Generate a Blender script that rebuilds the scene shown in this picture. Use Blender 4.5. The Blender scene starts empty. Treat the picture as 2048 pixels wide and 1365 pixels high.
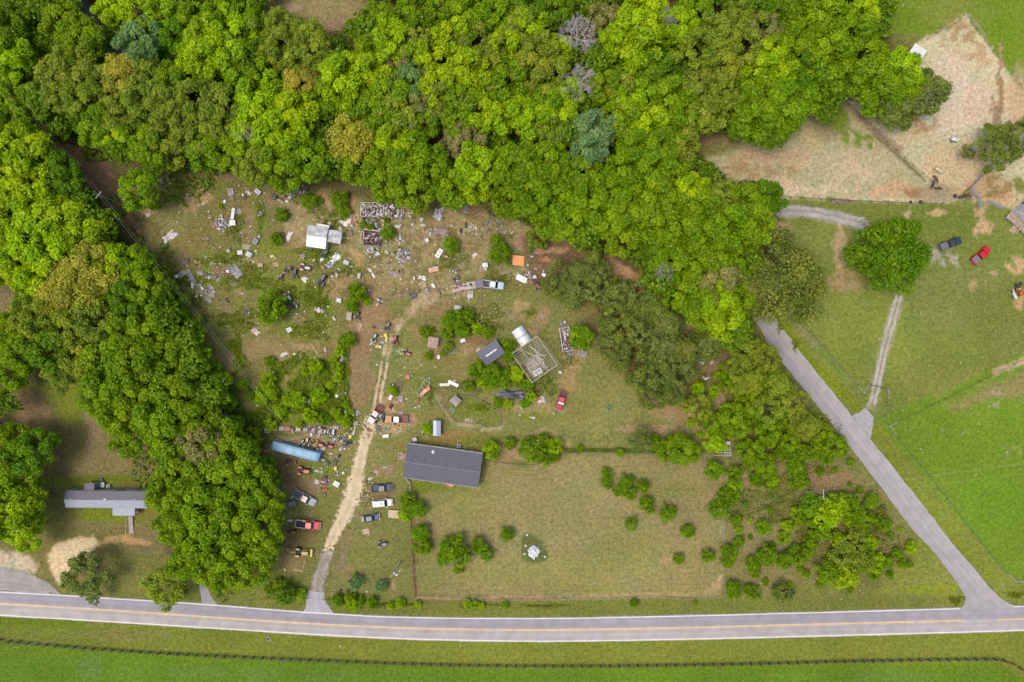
import bpy, bmesh, math, random
import numpy as np
from mathutils import Vector, Matrix, Euler
random.seed(7)
rng = np.random.default_rng(11)
scene = bpy.context.scene
COL = scene.collection
S = 0.13           # metres per source-photo pixel on the ground
HC = 177.5         # camera height
R = math.radians
# ---------------------------------------------------------------- camera, sky, sun, exposure
cam_d = bpy.data.cameras.new('camera'); cam = bpy.data.objects.new('camera', cam_d); COL.objects.link(cam)
cam.location = (0, 0, HC); cam.rotation_euler = (0, 0, 0)
cam_d.sensor_width = 36; cam_d.lens = 36*HC/(2048*S); cam_d.clip_end = 6000; cam_d.clip_start = 1
scene.camera = cam
world = bpy.data.worlds.new('World'); scene.world = world; world.use_nodes = True
wn = world.node_tree; wn.nodes.clear()
sky = wn.nodes.new('ShaderNodeTexSky'); sky.sky_type = 'NISHITA'; sky.sun_disc = False
SUN_EL, SUN_AZ = 68, 250      # azimuth: direction towards the sun, degrees clockwise from +Y
sky.sun_elevation = R(SUN_EL); sky.sun_rotation = R(SUN_AZ); sky.air_density = 1.6; sky.dust_density = 4.0; sky.ozone_density = 1.0
bg = wn.nodes.new('ShaderNodeBackground'); bg.inputs['Strength'].default_value = 0.15
wo = wn.nodes.new('ShaderNodeOutputWorld'); wn.links.new(sky.outputs[0], bg.inputs[0]); wn.links.new(bg.outputs[0], wo.inputs[0])
sl = bpy.data.lights.new('sun', 'SUN'); sun = bpy.data.objects.new('sun', sl); COL.objects.link(sun)
sl.energy = 1.25; sl.angle = R(24.0); sl.color = (1.0, 0.95, 0.87)
sd = Vector((math.sin(R(SUN_AZ))*math.cos(R(SUN_EL)), math.cos(R(SUN_AZ))*math.cos(R(SUN_EL)), math.sin(R(SUN_EL))))
sun.rotation_euler = sd.to_track_quat('Z', 'Y').to_euler(); sun.location = sd*100
scene.view_settings.view_transform = 'Standard'; scene.view_settings.look = 'None'
scene.view_settings.gamma = 1.0; scene.view_settings.use_curve_mapping = False
scene.view_settings.exposure = 0.80
ALB = np.array([0.56,0.555,0.525])         # seen colour -> base colour
# ---------------------------------------------------------------- helpers
def lin(c):
    c = np.asarray(c, float)/255.0
    return np.where(c <= 0.04045, c/12.92, ((c+0.055)/1.055)**2.4)
def alb(c):        # a colour as it is seen in daylight -> its base colour
    v = lin(c)*ALB
    return (float(v[0]), float(v[1]), float(v[2]), 1.0)
def W(px, py, z=0.0):
    k = (HC-z)/HC
    return Vector(((px-1024)*S*k, (682.5-py)*S*k, z))
def tag(o, label=None, cat=None, group=None, kind=None):
    if label: o['label'] = label
    if cat: o['category'] = cat
    if group: o['group'] = group
    if kind: o['kind'] = kind
    return o
_m = {}
def nn(nt, t, **k):
    n = nt.nodes.new(t)
    for a, b in k.items(): setattr(n, a, b)
    return n
def pm(rgb, rough=0.75, metal=0.0, var=0.18, scale=2.5, bump=0.0, streak=False, hue2=None):
    key = (tuple(rgb), rough, metal, var, scale, bump, streak, hue2)
    if key in _m: return _m[key]
    m = bpy.data.materials.new('surface_%d' % len(_m)); m.use_nodes = True; nt = m.node_tree; L = nt.links
    b = nt.nodes['Principled BSDF']; b.inputs['Roughness'].default_value = rough; b.inputs['Metallic'].default_value = metal
    tc = nn(nt, 'ShaderNodeTexCoord'); mp = nn(nt, 'ShaderNodeMapping'); L.new(tc.outputs['Object'], mp.inputs[0])
    if streak: mp.inputs['Scale'].default_value = (0.25, 3, 1)
    n = nn(nt, 'ShaderNodeTexNoise'); n.inputs['Scale'].default_value = scale; n.inputs['Detail'].default_value = 6; n.inputs['Roughness'].default_value = 0.65
    L.new(mp.outputs[0], n.inputs['Vector'])
    c = alb(rgb); d = hue2 and alb(hue2) or tuple(max(0, x*(1-2.2*var)) for x in c[:3])+(1,)
    r = nn(nt, 'ShaderNodeValToRGB'); r.color_ramp.elements[0].position = 0.35; r.color_ramp.elements[1].position = 0.62
    r.color_ramp.elements[0].color = d; r.color_ramp.elements[1].color = tuple(min(1, x*(1+var*0.4)) for x in c[:3])+(1,)
    L.new(n.outputs[0], r.inputs[0]); L.new(r.outputs[0], b.inputs['Base Color'])
    if bump:
        bp = nn(nt, 'ShaderNodeBump'); bp.inputs['Strength'].default_value = bump; bp.inputs['Distance'].default_value = 0.05
        L.new(n.outputs[0], bp.inputs['Height']); L.new(bp.outputs[0], b.inputs['Normal'])
    _m[key] = m; return m
def glassmat():
    if 'glass' in _m: return _m['glass']
    m = pm((52, 62, 70), 0.08, 0.0, 0.3, 1.5); _m['glass'] = m; return m
# common materials (colours as seen in daylight)
WHITE=(232,230,226); DWHITE=(205,202,195); GREY=(150,148,148); DGREY=(92,92,96); BLACK=(42,42,44); WOOD=(170,156,140); BROWN=(120,92,70)
class MB:
    def __init__(s): s.v=[]; s.f=[]; s.mi=[]; s.cur=0
    def add(s, vs, fs):
        o=len(s.v); s.v+= [tuple(v) for v in vs]; s.f += [tuple(i+o for i in f) for f in fs]; s.mi += [s.cur]*len(fs); return s
    def box(s, x, y, z, sx, sy, sz, rz=0, tx=1, ty=1, rx=0, ry=0):
        # centre x,y, base z; tx,ty: taper of the top
        M = Matrix.Translation((x,y,z)) @ Euler((R(rx),R(ry),R(rz))).to_matrix().to_4x4()
        vs = []
        for zz,a,b in ((0,1,1),(sz,tx,ty)):
            for (i,j) in ((-1,-1),(1,-1),(1,1),(-1,1)): vs.append(M @ Vector((i*sx/2*a, j*sy/2*b, zz)))
        return s.add(vs, [(3,2,1,0),(4,5,6,7),(0,1,5,4),(1,2,6,5),(2,3,7,6),(3,0,4,7)])
    def cyl(s, x, y, z0, z1, r, n=12, r2=None, inner=None):
        r2 = r if r2 is None else r2
        vs = [(x+math.cos(2*math.pi*i/n)*r, y+math.sin(2*math.pi*i/n)*r, z0) for i in range(n)] + [(x+math.cos(2*math.pi*i/n)*r2, y+math.sin(2*math.pi*i/n)*r2, z1) for i in range(n)]
        return s.add(vs, [tuple(range(n))[::-1], tuple(range(n,2*n))]+[(i,(i+1)%n,n+(i+1)%n,n+i) for i in range(n)])
    def tube(s, pts, r, n=6, r2=None):
        pts=[Vector(p) for p in pts]; k=len(pts); vs=[]
        for i,p in enumerate(pts):
            d=(pts[min(i+1,k-1)]-pts[max(i-1,0)]); d = d.normalized() if d.length>1e-9 else Vector((0,0,1))
            a = d.cross(Vector((0,0,1)) if abs(d.z)<0.9 else Vector((1,0,0))).normalized(); b=d.cross(a)
            rr = r if r2 is None else r+(r2-r)*i/(k-1)
            for j in range(n):
                t=2*math.pi*j/n; vs.append(p+a*math.cos(t)*rr+b*math.sin(t)*rr)
        fs=[(i*n+j,i*n+(j+1)%n,(i+1)*n+(j+1)%n,(i+1)*n+j) for i in range(k-1) for j in range(n)]
        return s.add(vs, fs+[tuple(range(n))[::-1], tuple((k-1)*n+j for j in range(n))])
    def torus(s, x, y, z, R1, r, n=14, m=6, axis='z', squash=1):
        vs=[]
        for i in range(n):
            a=2*math.pi*i/n
            for j in range(m):
                b=2*math.pi*j/m; q=R1+r*math.cos(b); h=r*math.sin(b)*squash
                if axis=='z': vs.append((x+q*math.cos(a), y+q*math.sin(a), z+h))
                else: vs.append((x+q*math.cos(a), y+h, z+q*math.sin(a)))
        return s.add(vs, [(i*m+j, ((i+1)%n)*m+j, ((i+1)%n)*m+(j+1)%m, i*m+(j+1)%m) for i in range(n) for j in range(m)])
    def prism(s, pts, z0, z1):
        n=len(pts)
        a=sum(pts[i][0]*pts[(i+1)%n][1]-pts[(i+1)%n][0]*pts[i][1] for i in range(n))
        if a<0: pts=pts[::-1]
        return s.add([(p[0],p[1],z0) for p in pts]+[(p[0],p[1],z1) for p in pts], [tuple(range(n))[::-1], tuple(range(n,2*n))]+[(i,(i+1)%n,n+(i+1)%n,n+i) for i in range(n)])
    def loft(s, secs):
        # each section: a list of points, the same number each
        k=len(secs[0]); vs=[p for q in secs for p in q]
        fs=[(i*k+j,i*k+(j+1)%k,(i+1)*k+(j+1)%k,(i+1)*k+j) for i in range(len(secs)-1) for j in range(k)]
        return s.add(vs, fs+[tuple(range(k))[::-1], tuple((len(secs)-1)*k+j for j in range(k))])
    def mesh(s, name, mats):
        me=bpy.data.meshes.new(name); me.from_pydata(s.v, [], s.f)
        for m in (mats if isinstance(mats,(list,tuple)) else [mats]): me.materials.append(m)
        if any(s.mi): me.polygons.foreach_set('material_index', s.mi)
        me.update(); return me
    def build(s, name, mats, parent=None, smooth=False):
        me=s.mesh(name, mats); o=bpy.data.objects.new(name, me); COL.objects.link(o)
        if parent: o.parent=parent
        if smooth: me.polygons.foreach_set('use_smooth',[True]*len(me.polygons))
        return o
def link(name, me, parent=None, loc=None, rot=None, sc=None):
    o=bpy.data.objects.new(name, me); COL.objects.link(o)
    if parent: o.parent=parent
    if loc is not None: o.location=loc
    if rot is not None: o.rotation_euler=rot
    if sc is not None: o.scale=sc
    return o
def thing(name, label, cat, px, py, rot=0, group=None, z=0.0):
    o=bpy.data.objects.new(name, None); COL.objects.link(o); o.empty_display_size=0.5
    o.location=W(px,py,z); o.rotation_euler=(0,0,R(rot)); return tag(o,label,cat,group)
def npmesh(name, V, F, mats, attrs=None, uvs=None):
    # V (n,3), F (m,4 or 3) numpy
    me=bpy.data.meshes.new(name); n=len(V); m,k=F.shape
    me.vertices.add(n); me.vertices.foreach_set('co', V.astype(np.float32).ravel())
    me.loops.add(m*k); me.loops.foreach_set('vertex_index', F.astype(np.int32).ravel())
    me.polygons.add(m); me.polygons.foreach_set('loop_start', np.arange(0,m*k,k,dtype=np.int32)); me.polygons.foreach_set('loop_total', np.full(m,k,np.int32))
    for mt in (mats if isinstance(mats,(list,tuple)) else [mats]): me.materials.append(mt)
    for (an, dom, typ, arr) in (attrs or []):
        at=me.attributes.new(an, typ, dom)
        at.data.foreach_set('color' if typ=='FLOAT_COLOR' else 'value', arr.astype(np.float32).ravel())
    me.update(calc_edges=True); return me
# ---------------------------------------------------------------- ground, painted field by field at about 0.4 m
ST=3
gx=np.arange(-96, 2148, ST, float); gy=np.arange(-90, 1458, ST, float)
NX,NY=len(gx),len(gy)
GX,GY=np.meshgrid(gx,gy)     # (NY,NX)
def vnoise(scale, seed, octs=3):
    r=np.random.default_rng(seed); out=np.zeros((NY,NX)); amp=1; tot=0; sc=scale
    for o in range(octs):
        w=int((gx[-1]-gx[0])/sc)+3; h=int((gy[-1]-gy[0])/sc)+3; g=r.random((h,w))
        u=(GX-gx[0])/sc; v=(GY-gy[0])/sc; i=u.astype(int); j=v.astype(int); fu=u-i; fv=v-j
        fu=fu*fu*(3-2*fu); fv=fv*fv*(3-2*fv)
        out+=amp*((g[j,i]*(1-fu)+g[j,i+1]*fu)*(1-fv)+(g[j+1,i]*(1-fu)+g[j+1,i+1]*fu)*fv); tot+=amp; amp*=0.55; sc=max(sc*0.5,ST)
    return out/tot
N1=vnoise(90,1); N2=vnoise(30,2); N3=vnoise(12,3,2); N4=vnoise(6,4,1); N5=vnoise(200,5,2)
G=np.zeros((NY,NX,3)); G[:]=lin((124,124,64))
ROUGH=np.full((NY,NX),0.6)      # how coarse and patchy the growth is
def inpoly(pts, X, Y):
    c=np.zeros(X.shape,bool); n=len(pts)
    for i in range(n):
        x1,y1=pts[i]; x2,y2=pts[(i+1)%n]
        if y1==y2: continue
        k=((y1>Y)!=(y2>Y)) & (X < (x2-x1)*(Y-y1)/(y2-y1)+x1); c^=k
    return c
def segdist(pts, X, Y, closed):
    d=np.full(X.shape,1e9); n=len(pts)
    for i in range(n if closed else n-1):
        x1,y1=pts[i]; x2,y2=pts[(i+1)%n]; L2=(x2-x1)**2+(y2-y1)**2+1e-9
        t=np.clip(((X-x1)*(x2-x1)+(Y-y1)*(y2-y1))/L2,0,1); d=np.minimum(d,np.hypot(X-x1-t*(x2-x1),Y-y1-t*(y2-y1)))
    return d
def apply(sl, sd_, rgb, soft, amp, op, rough, mix=None):
    nz=(0.4*N2[sl]+0.35*N3[sl]+0.25*N4[sl]-0.5)*2
    m=np.clip((sd_+nz*amp*1.6)/max(soft,0.1)*0.5+0.5,0,1); m=m*m*(3-2*m)*op
    if mix is not None: m=m*mix
    c=lin(rgb); G[sl]=G[sl]*(1-m[...,None])+c*m[...,None]
    if rough is not None: ROUGH[sl]=ROUGH[sl]*(1-m)+rough*m
def sl_of(pts, pad):
    xs=[p[0] for p in pts]; ys=[p[1] for p in pts]
    a=max(0,int((min(xs)-pad-gx[0])/ST)); b=min(NX,int((max(xs)+pad-gx[0])/ST)+2); c=max(0,int((min(ys)-pad-gy[0])/ST)); d=min(NY,int((max(ys)+pad-gy[0])/ST)+2)
    return np.s_[c:d,a:b]
def poly(pts, rgb, soft=6, amp=8, op=1, rough=None, patch=0):
    sl=sl_of(pts,soft+amp*2); X,Y=GX[sl],GY[sl]; d=segdist(pts,X,Y,True); s_=np.where(inpoly(pts,X,Y),d,-d)
    mx=None
    if patch: mx=np.clip(((0.5*N2[sl]+0.5*N3[sl])-(patch))/0.12+0.5,0,1)
    apply(sl,s_,rgb,soft,amp,op,rough,mx)
def stroke(pts, w, rgb, soft=3, amp=3, op=1, rough=None, patch=0):
    sl=sl_of(pts,w+soft+amp*2); d=segdist(pts,GX[sl],GY[sl],False)
    mx=None
    if patch: mx=np.clip(((0.3*N2[sl]+0.7*N3[sl])-(patch))/0.12+0.5,0,1)
    apply(sl,w-d,rgb,soft,amp,op,rough,mx)
def blob(x,y,rx,ry,rgb,soft=None,amp=4,op=1,ang=0,rough=None,patch=0):
    rr=max(rx,ry); sl=sl_of([(x-rr,y-rr),(x+rr,y+rr)],rr*0.3+amp*2+6); X,Y=GX[sl]-x,GY[sl]-y; c,s=math.cos(R(-ang)),math.sin(R(-ang))
    u=(X*c+Y*s)/rx; v=(-X*s+Y*c)/ry; d=(1-np.sqrt(u*u+v*v))*min(rx,ry)
    mx=None
    if patch: mx=np.clip(((0.3*N2[sl]+0.7*N3[sl])-(patch))/0.12+0.5,0,1)
    apply(sl,d,rgb,soft or min(rx,ry)*0.35,amp,op,rough,mx)
OL=(124,124,62); LAWN=(147,136,88); GR=(98,134,38); BR=(92,140,32); CROP=(74,124,34); DIRT=(206,180,152); TAN=(178,150,116); BRN=(122,92,70); RED=(198,140,98); LIT=(88,66,52); STRAW=(170,150,104); DK=(70,84,34); PINK=(192,166,148)
# woods floor
poly([(-96,-90),(1760,-90),(1790,120),(1700,230),(1560,290),(1390,330),(1560,420),(1640,560),(1500,650),(1320,600),(1060,470),(840,420),(620,380),(440,340),(330,360),(280,520),(520,860),(560,1040),(420,1180),(300,1100),(300,930),(150,770),(-96,760)],(98,88,56),14,10,1,0.9)
poly([(-96,520),(30,560),(40,680),(-96,690)],(120,110,78),10,8)
poly([(500,-90),(740,-90),(720,60),(640,60),(520,30)],(150,134,92),10,10); blob(575,15,30,10,(176,150,122)); blob(670,50,25,10,(150,122,96)); blob(760,15,40,16,(140,128,84))
blob(1560,5,40,14,(158,142,92))
poly([(80,240),(160,290),(215,330),(250,400),(285,470),(300,540),(260,500),(220,420),(170,350),(110,290)],(156,116,92),8,8,1,0.9)
blob(15,640,30,60,(128,112,84)); poly([(760,240),(870,262),(1010,290),(1010,310),(850,290),(770,262)],(116,86,66),5,5); blob(1085,302,16,7,(176,112,74)); blob(930,300,14,10,(92,90,98))
# left lot
poly([(-96,770),(150,775),(200,860),(310,930),(330,1110),(620,1230),(-96,1180)],(122,116,66),10,10,1,0.6)
poly([(-96,780),(95,790),(100,840),(60,860),(-96,860)],(158,130,98),12,12); poly([(80,770),(170,770),(200,850),(130,845)],(112,130,34),10,8)
stroke([(180,830),(190,870),(175,930)],14,(160,134,108),10,8,.8); blob(240,890,50,30,(132,124,86),amp=10,op=.7); blob(240,930,70,12,(138,118,84),op=.6,amp=8); blob(120,900,45,60,(98,84,54),amp=10,op=.7); blob(75,985,40,30,(96,84,56),op=.7); blob(190,925,70,30,(140,124,82),op=.5,amp=8)
blob(150,965,110,9,(104,122,30)); blob(205,1033,48,18,(112,134,22),amp=6); blob(290,1030,30,25,(128,128,44)); blob(215,960,90,8,(100,118,26))
blob(110,1030,50,40,(112,110,54),op=.7,amp=8); blob(300,1080,30,50,(134,118,84),op=.6,amp=8); blob(180,1050,60,10,(136,120,84),op=.6)
poly([(95,1110),(120,1085),(160,1072),(185,1072),(200,1090),(185,1120),(150,1130),(125,1180),(110,1160),(103,1140)],(206,170,128),4,6,1,.4); poly([(125,1120),(170,1102),(200,1100),(160,1130),(130,1185),(112,1160)],(198,146,104),4,5,.9); stroke([(190,1086),(240,1080),(300,1088)],5,(204,160,116),4,5,.8); stroke([(210,1078),(262,1072)],3,(200,156,112),3,4,.7); blob(190,1118,24,16,(150,110,84),op=.7)
poly([(95,1110),(112,1090),(150,1076),(185,1074),(196,1088),(180,1112),(150,1124),(128,1175),(112,1165),(104,1145)],(224,198,162),4,3,1,.35)
poly([(-96,1100),(40,1105),(75,1130),(70,1142),(30,1140),(-96,1138)],(198,182,156),6,6,1,.5); poly([(210,1110),(330,1110),(380,1180),(230,1195)],(122,124,58),10,6,.8)
# centre yard: weeds, bare patches
poly([(285,480),(320,360),(420,335),(560,380),(720,400),(1050,450),(1130,560),(860,600),(760,620),(700,800),(530,850),(420,700)],(128,118,66),10,8,1,.9)
poly([(300,360),(430,335),(460,360),(350,480),(330,520),(290,510)],(132,126,76),8,6); poly([(430,345),(450,370),(400,420),(370,430),(360,410),(395,380)],(172,146,100),6,6,1,.9); blob(460,355,24,8,(156,130,92)); blob(293,425,14,7,(178,140,112)); blob(300,470,22,36,(112,100,66),op=.7); blob(345,520,60,14,(116,108,62),op=.6)
for (x,y,a,b,c) in [(760,640,14,10,(120,132,60)),(450,520,60,20,(118,134,44)),(500,560,60,30,(104,128,36)),(580,590,50,30,(112,132,34)),(640,600,30,60,(92,128,20)),(470,640,60,30,(108,124,40)),(620,660,50,25,(110,128,32)),(540,500,50,20,(116,130,36)),(640,510,50,25,(104,132,26)),(470,460,24,30,(104,112,44)),(520,440,20,40,(96,122,20)),(660,440,30,40,(98,116,34)),(430,370,20,20,(100,116,40)),(700,540,30,20,(104,124,36)),(480,700,50,20,(112,124,44)),(840,500,60,30,(120,116,64)),(960,520,40,40,(112,118,52)),(1010,480,50,60,(116,112,66)),(560,620,50,50,(106,126,36)),(420,560,80,16,(100,124,30))]:
    blob(x,y,a,b,c,amp=14,op=.8,rough=.8)
poly([(500,790),(540,740),(560,720),(610,700),(670,720),(690,760),(700,850),(520,850)],(108,128,26),10,10,.9,.9)
for (x,y,a,b,c) in [(585,415,30,14,(158,130,94)),(640,395,16,12,(192,138,98)),(640,400,30,8,(170,120,84)),(705,410,8,16,(196,132,86)),(710,440,14,14,(200,140,92)),(655,415,9,16,(120,84,66)),(590,480,30,20,(150,128,92)),(560,470,30,14,(140,114,82)),(650,430,10,26,(170,136,104)),(815,415,22,14,(186,138,104)),(905,445,60,14,(176,138,104)),(960,420,30,14,(170,132,104)),(1040,480,16,26,(190,150,122)),(1110,490,50,20,(172,138,108)),(665,575,18,26,(176,144,108)),(690,560,18,14,(166,136,98)),(740,580,22,26,(160,126,94)),(500,520,40,10,(146,128,86)),(448,545,20,12,(138,108,84)),(370,520,12,14,(126,104,80)),(470,720,40,16,(150,130,92)),(520,700,50,20,(144,124,88)),(600,695,20,8,(170,140,110)),(570,740,14,30,(134,122,80)),(640,720,14,30,(130,120,72)),(840,480,30,14,(158,124,98)),(880,462,22,9,(136,106,94)),(870,500,30,20,(150,132,90)),(930,480,40,20,(150,128,92)),(810,520,26,24,(150,128,96)),(830,560,40,14,(144,124,84)),(770,535,40,14,(146,126,86)),(790,600,20,14,(126,112,88)),(815,590,16,12,(110,96,84)),(600,640,16,10,(150,124,96)),(450,615,14,16,(146,124,94)),(480,590,12,8,(148,126,96)),(950,500,14,40,(140,122,80)),(1085,525,20,12,(128,112,90)),(1140,530,20,20,(160,128,96)),(500,460,8,40,(146,120,90)),(540,400,12,20,(140,120,84)),(560,820,20,8,(150,126,98)),(440,450,16,14,(160,138,104)),(470,470,20,10,(140,124,80)),(480,600,14,8,(124,130,40))]:
    blob(x,y,a,b,c,amp=7,op=.85,rough=.7)
blob(715,508,18,6,(206,160,110),ang=-40,amp=3); stroke([(700,500),(714,512),(718,530)],5,(206,160,110),3,3); stroke([(575,395),(600,450)],2,(176,150,118),3,2)
poly([(560,380),(720,400),(1050,445),(1110,520),(1060,560),(900,590),(760,610),(700,600),(690,520),(560,470)],(158,146,104),12,12,.75,.9,.48)
poly([(440,560),(640,640),(700,700),(640,740),(520,700),(440,640)],(146,130,86),12,12,.5,.9,.54)
poly([(720,560),(1000,600),(980,680),(860,720),(760,720)],(148,128,92),12,12,.8,.7,.50)
for q in (-5,5): stroke([(772+q,712),(780+q,680),(796,650+q),(820,625+q),(846,603+q),(885,592+q),(940,583+q)],2.6,(196,172,140),3,4,.75)
# main yard (mown)
poly([(700,600),(780,600),(860,590),(1000,590),(1110,600),(1250,640),(1280,800),(1400,850),(1325,900),(1150,898),(1080,860),(1010,880),(980,870),(820,885),(800,960),(820,1190),(650,1200),(690,1040),(745,850),(705,830)],(130,128,70),8,6,1,.7)
poly([(702,640),(730,560),(760,600),(790,640),(770,720),(745,790),(700,830),(700,740)],(152,124,92),8,6,1,.6)
poly([(1060,600),(1160,620),(1250,720),(1280,780),(1200,880),(1100,860),(1140,740),(1100,660)],(136,134,76),10,6,.9,.5)
for (x,y,a,b,c,g) in [(1045,615,16,12,(182,152,116),0),(1075,650,14,50,(166,136,100),-38),(1140,745,16,60,(168,140,98),-16),(1150,720,22,16,(170,144,100),0),(1185,650,14,40,(150,136,86),-30),(1360,810,50,34,(160,134,102),0),(1300,860,60,8,(168,138,108),0),(1360,780,14,60,(150,124,90),0),(1040,900,50,20,(176,140,112),0),(1010,920,20,20,(168,136,104),0),(1060,815,50,12,(160,140,92),0),(1070,835,50,8,(120,128,50),0),(930,870,60,8,(150,118,74),0),(900,885,100,6,(132,104,60),4),(960,880,40,10,(112,124,32),0),(870,615,36,20,(156,130,94),15),(850,600,14,30,(182,156,126),-60),(795,645,10,8,(186,158,132),0),(820,625,14,10,(178,148,118),-30),(850,660,22,14,(160,132,100),0),(880,700,20,20,(158,130,98),0),(960,690,28,18,(144,112,86),0),(950,700,30,10,(166,142,106),0),(985,630,60,16,(156,138,100),0),(930,740,40,20,(140,128,80),0),(800,770,14,8,(120,100,86),0),(790,700,14,30,(104,122,64),0),(770,720,30,40,(110,124,62),0),(850,760,40,20,(112,124,52),0),(790,850,30,20,(196,164,130),0),(775,810,16,12,(190,154,120),0),(790,800,20,14,(170,134,104),0),(815,840,20,10,(180,144,112),0),(610,970,40,20,(148,118,92),0),(590,900,60,20,(142,122,84),0),(620,880,50,8,(160,134,102),0),(640,860,60,8,(150,124,96),0),(580,940,30,30,(118,98,62),0),(640,940,40,20,(110,124,40),0),(680,900,30,30,(136,124,76),0),(560,1090,40,20,(132,108,84),-30),(580,1130,30,20,(156,132,92),0),(615,1050,30,20,(124,104,66),0),(590,1080,30,12,(126,104,72),0),(770,940,20,10,(150,120,92),0),(790,1030,16,10,(130,124,62),0),(765,990,26,8,(140,114,80),0),(732,1065,8,6,(178,148,120),0),(690,1095,12,40,(138,122,84),-5),(720,1110,50,20,(126,126,62),0),(785,1177,5,12,(190,164,130),0),(690,1140,14,20,(140,124,84),0),(1000,905,14,14,(134,118,70),0),(985,930,10,40,(122,108,62),0),(880,940,60,8,(128,118,66),0),(925,1000,60,20,(122,130,62),0),(850,980,24,14,(112,128,40),0),(880,975,40,8,(104,128,28),0)]:
    blob(x,y,a,b,c,amp=6,op=.85,ang=g)
poly([(870,782),(960,800),(1000,830),(1000,850),(975,856),(935,845),(905,840)],(112,122,50),5,4); blob(935,843,26,5,(178,152,122),ang=10); blob(885,800,12,14,(138,122,90)); blob(960,815,24,10,(96,128,20))
stroke([(871,784),(882,808),(896,828),(909,846),(934,851),(955,851),(976,860),(1004,855)],3.5,(184,164,128),3,3,.8); stroke([(1006,852),(1008,828),(984,808),(962,797)],4,(150,134,92),3,3,.6)
stroke([(1040,905),(1056,870),(1085,858),(1120,868),(1140,892)],5,(158,140,96),4,4,.7); stroke([(1042,918),(1075,932),(1104,922),(1118,908)],3,(180,160,128),3,3,.8)
for q in (-5,5): stroke([(772+q,712),(782+q,680),(798,650+q),(820,625+q),(846,603+q),(885,592+q),(940,586+q)],2.8,(190,166,132),3,5,.8); stroke([(1010,592+q),(1080,596+q),(1150,612+q),(1200,640+q)],2.5,(150,142,86),3,4,.5)
# mown enclosure
LAWNP=[(824,990),(960,980),(975,925),(1010,932),(1075,935),(1112,918),(1150,909),(1325,912),(1406,915),(1412,960),(1440,1010),(1446,1060),(1444,1192),(1100,1196),(834,1194)]
poly(LAWNP,LAWN,5,5,1,.45)
sl=sl_of(LAWNP,2); ins=inpoly(LAWNP,GX[sl],GY[sl]); dl=segdist(LAWNP,GX[sl],GY[sl],True)
st=(np.sin(dl*0.62+N1[sl]*5)*0.6+np.sin(dl*1.25+N2[sl]*4)*0.4)*np.clip(1-dl/170,0.25,1)
G[sl]*=(1+np.where(ins,st*0.10,0))[...,None]
for (x,y,a,b,c) in [(1100,1140,200,30,(148,144,80)),(950,1000,90,40,(132,132,66)),(1050,1000,80,40,(152,140,96)),(1200,980,60,50,(146,138,88)),(1250,1100,80,50,(140,138,78)),(1370,1020,60,50,(142,132,88)),(860,1150,30,40,(134,134,70)),(900,930,50,40,(120,122,60)),(1430,1000,16,14,(178,148,116)),(1428,985,10,20,(184,150,120)),(1325,1120,18,8,(172,146,112)),(1436,1180,20,10,(176,150,112)),(1065,1098,28,30,(104,112,54)),(1280,960,40,14,(134,132,76)),(1345,980,60,14,(124,128,64)),(1180,1178,90,6,(140,140,64))]: blob(x,y,a,b,c,amp=8,op=.6)
poly([(1041,1118),(1040,1085),(1046,1067),(1062,1070),(1084,1082),(1097,1108),(1094,1122),(1070,1127)],(98,104,54),3,2); stroke([(1041,1118),(1040,1085),(1046,1066)],1.5,(160,146,104),2,1); blob(1050,1115,9,8,(100,124,24))
stroke([(828,1040),(824,1090),(828,1150),(832,1192)],3,(140,106,84),3,2); stroke([(835,1196),(900,1199),(1000,1199),(1120,1197)],5,(176,140,112),3,3,.9); stroke([(1120,1197),(1300,1189),(1400,1190),(1440,1190)],4,(166,148,104),3,3,.8); stroke([(1446,1050),(1443,1130),(1440,1180)],5,(182,154,120),3,3,.9,patch=.45); stroke([(840,1204),(1100,1204)],4,(108,92,62),4,3,.6)
# right: scrubby triangle
poly([(1400,700),(1520,680),(1620,800),(1700,900),(1560,960),(1400,900)],(104,116,52),8,8,1,.8)
TRI=[(1412,960),(1400,840),(1500,720),(1560,740),(1660,850),(1760,1000),(1930,1200),(1930,1215),(1450,1200),(1448,1040)]
poly(TRI,(128,124,76),10,10,.8,.8,.44); poly([(1850,1060),(1930,1200),(1700,1205),(1780,1150)],(126,132,56),12,10,.9)
for (x,y,a,b,c) in [(1650,960,50,22,(150,120,88)),(1560,930,30,20,(148,126,90)),(1500,1080,60,40,(136,124,84)),(1680,1060,60,30,(148,128,104)),(1500,1150,30,30,(134,122,80)),(1560,1160,60,20,(132,124,76)),(1640,1180,80,14,(124,128,54)),(1480,950,40,20,(150,132,96)),(1410,860,20,30,(170,138,114)),(1450,800,20,20,(160,132,108)),(1420,745,40,30,(140,116,92)),(1380,760,20,20,(168,112,82)),(1460,720,20,40,(140,120,92)),(1400,830,20,10,(186,158,134)),(1860,1180,60,10,(118,138,22)),(1850,1100,30,40,(120,132,50)),(1720,990,60,14,(134,128,72)),(1600,1010,40,14,(136,128,74)),(1780,1080,40,30,(132,126,76))]: blob(x,y,a,b,c,amp=8,op=.8)
# litter strip between wood and pines
poly([(1040,470),(1110,480),(1180,505),(1250,540),(1290,600),(1320,640),(1400,650),(1420,700),(1380,720),(1280,690),(1200,600),(1140,560),(1060,560)],(128,96,74),8,6,1,.8)
poly([(1205,505),(1240,525),(1290,560),(1320,590),(1318,610),(1270,580),(1220,545)],(184,146,114),5,5,1,.5); blob(1370,655,22,14,(180,144,110)); blob(1100,500,40,8,(184,144,114)); blob(1090,520,14,6,(190,138,98)); blob(1340,700,30,30,(120,80,66))
poly([(1160,640),(1230,600),(1330,700),(1400,800),(1280,790),(1230,720)],(120,100,72),8,8,.9)
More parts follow.
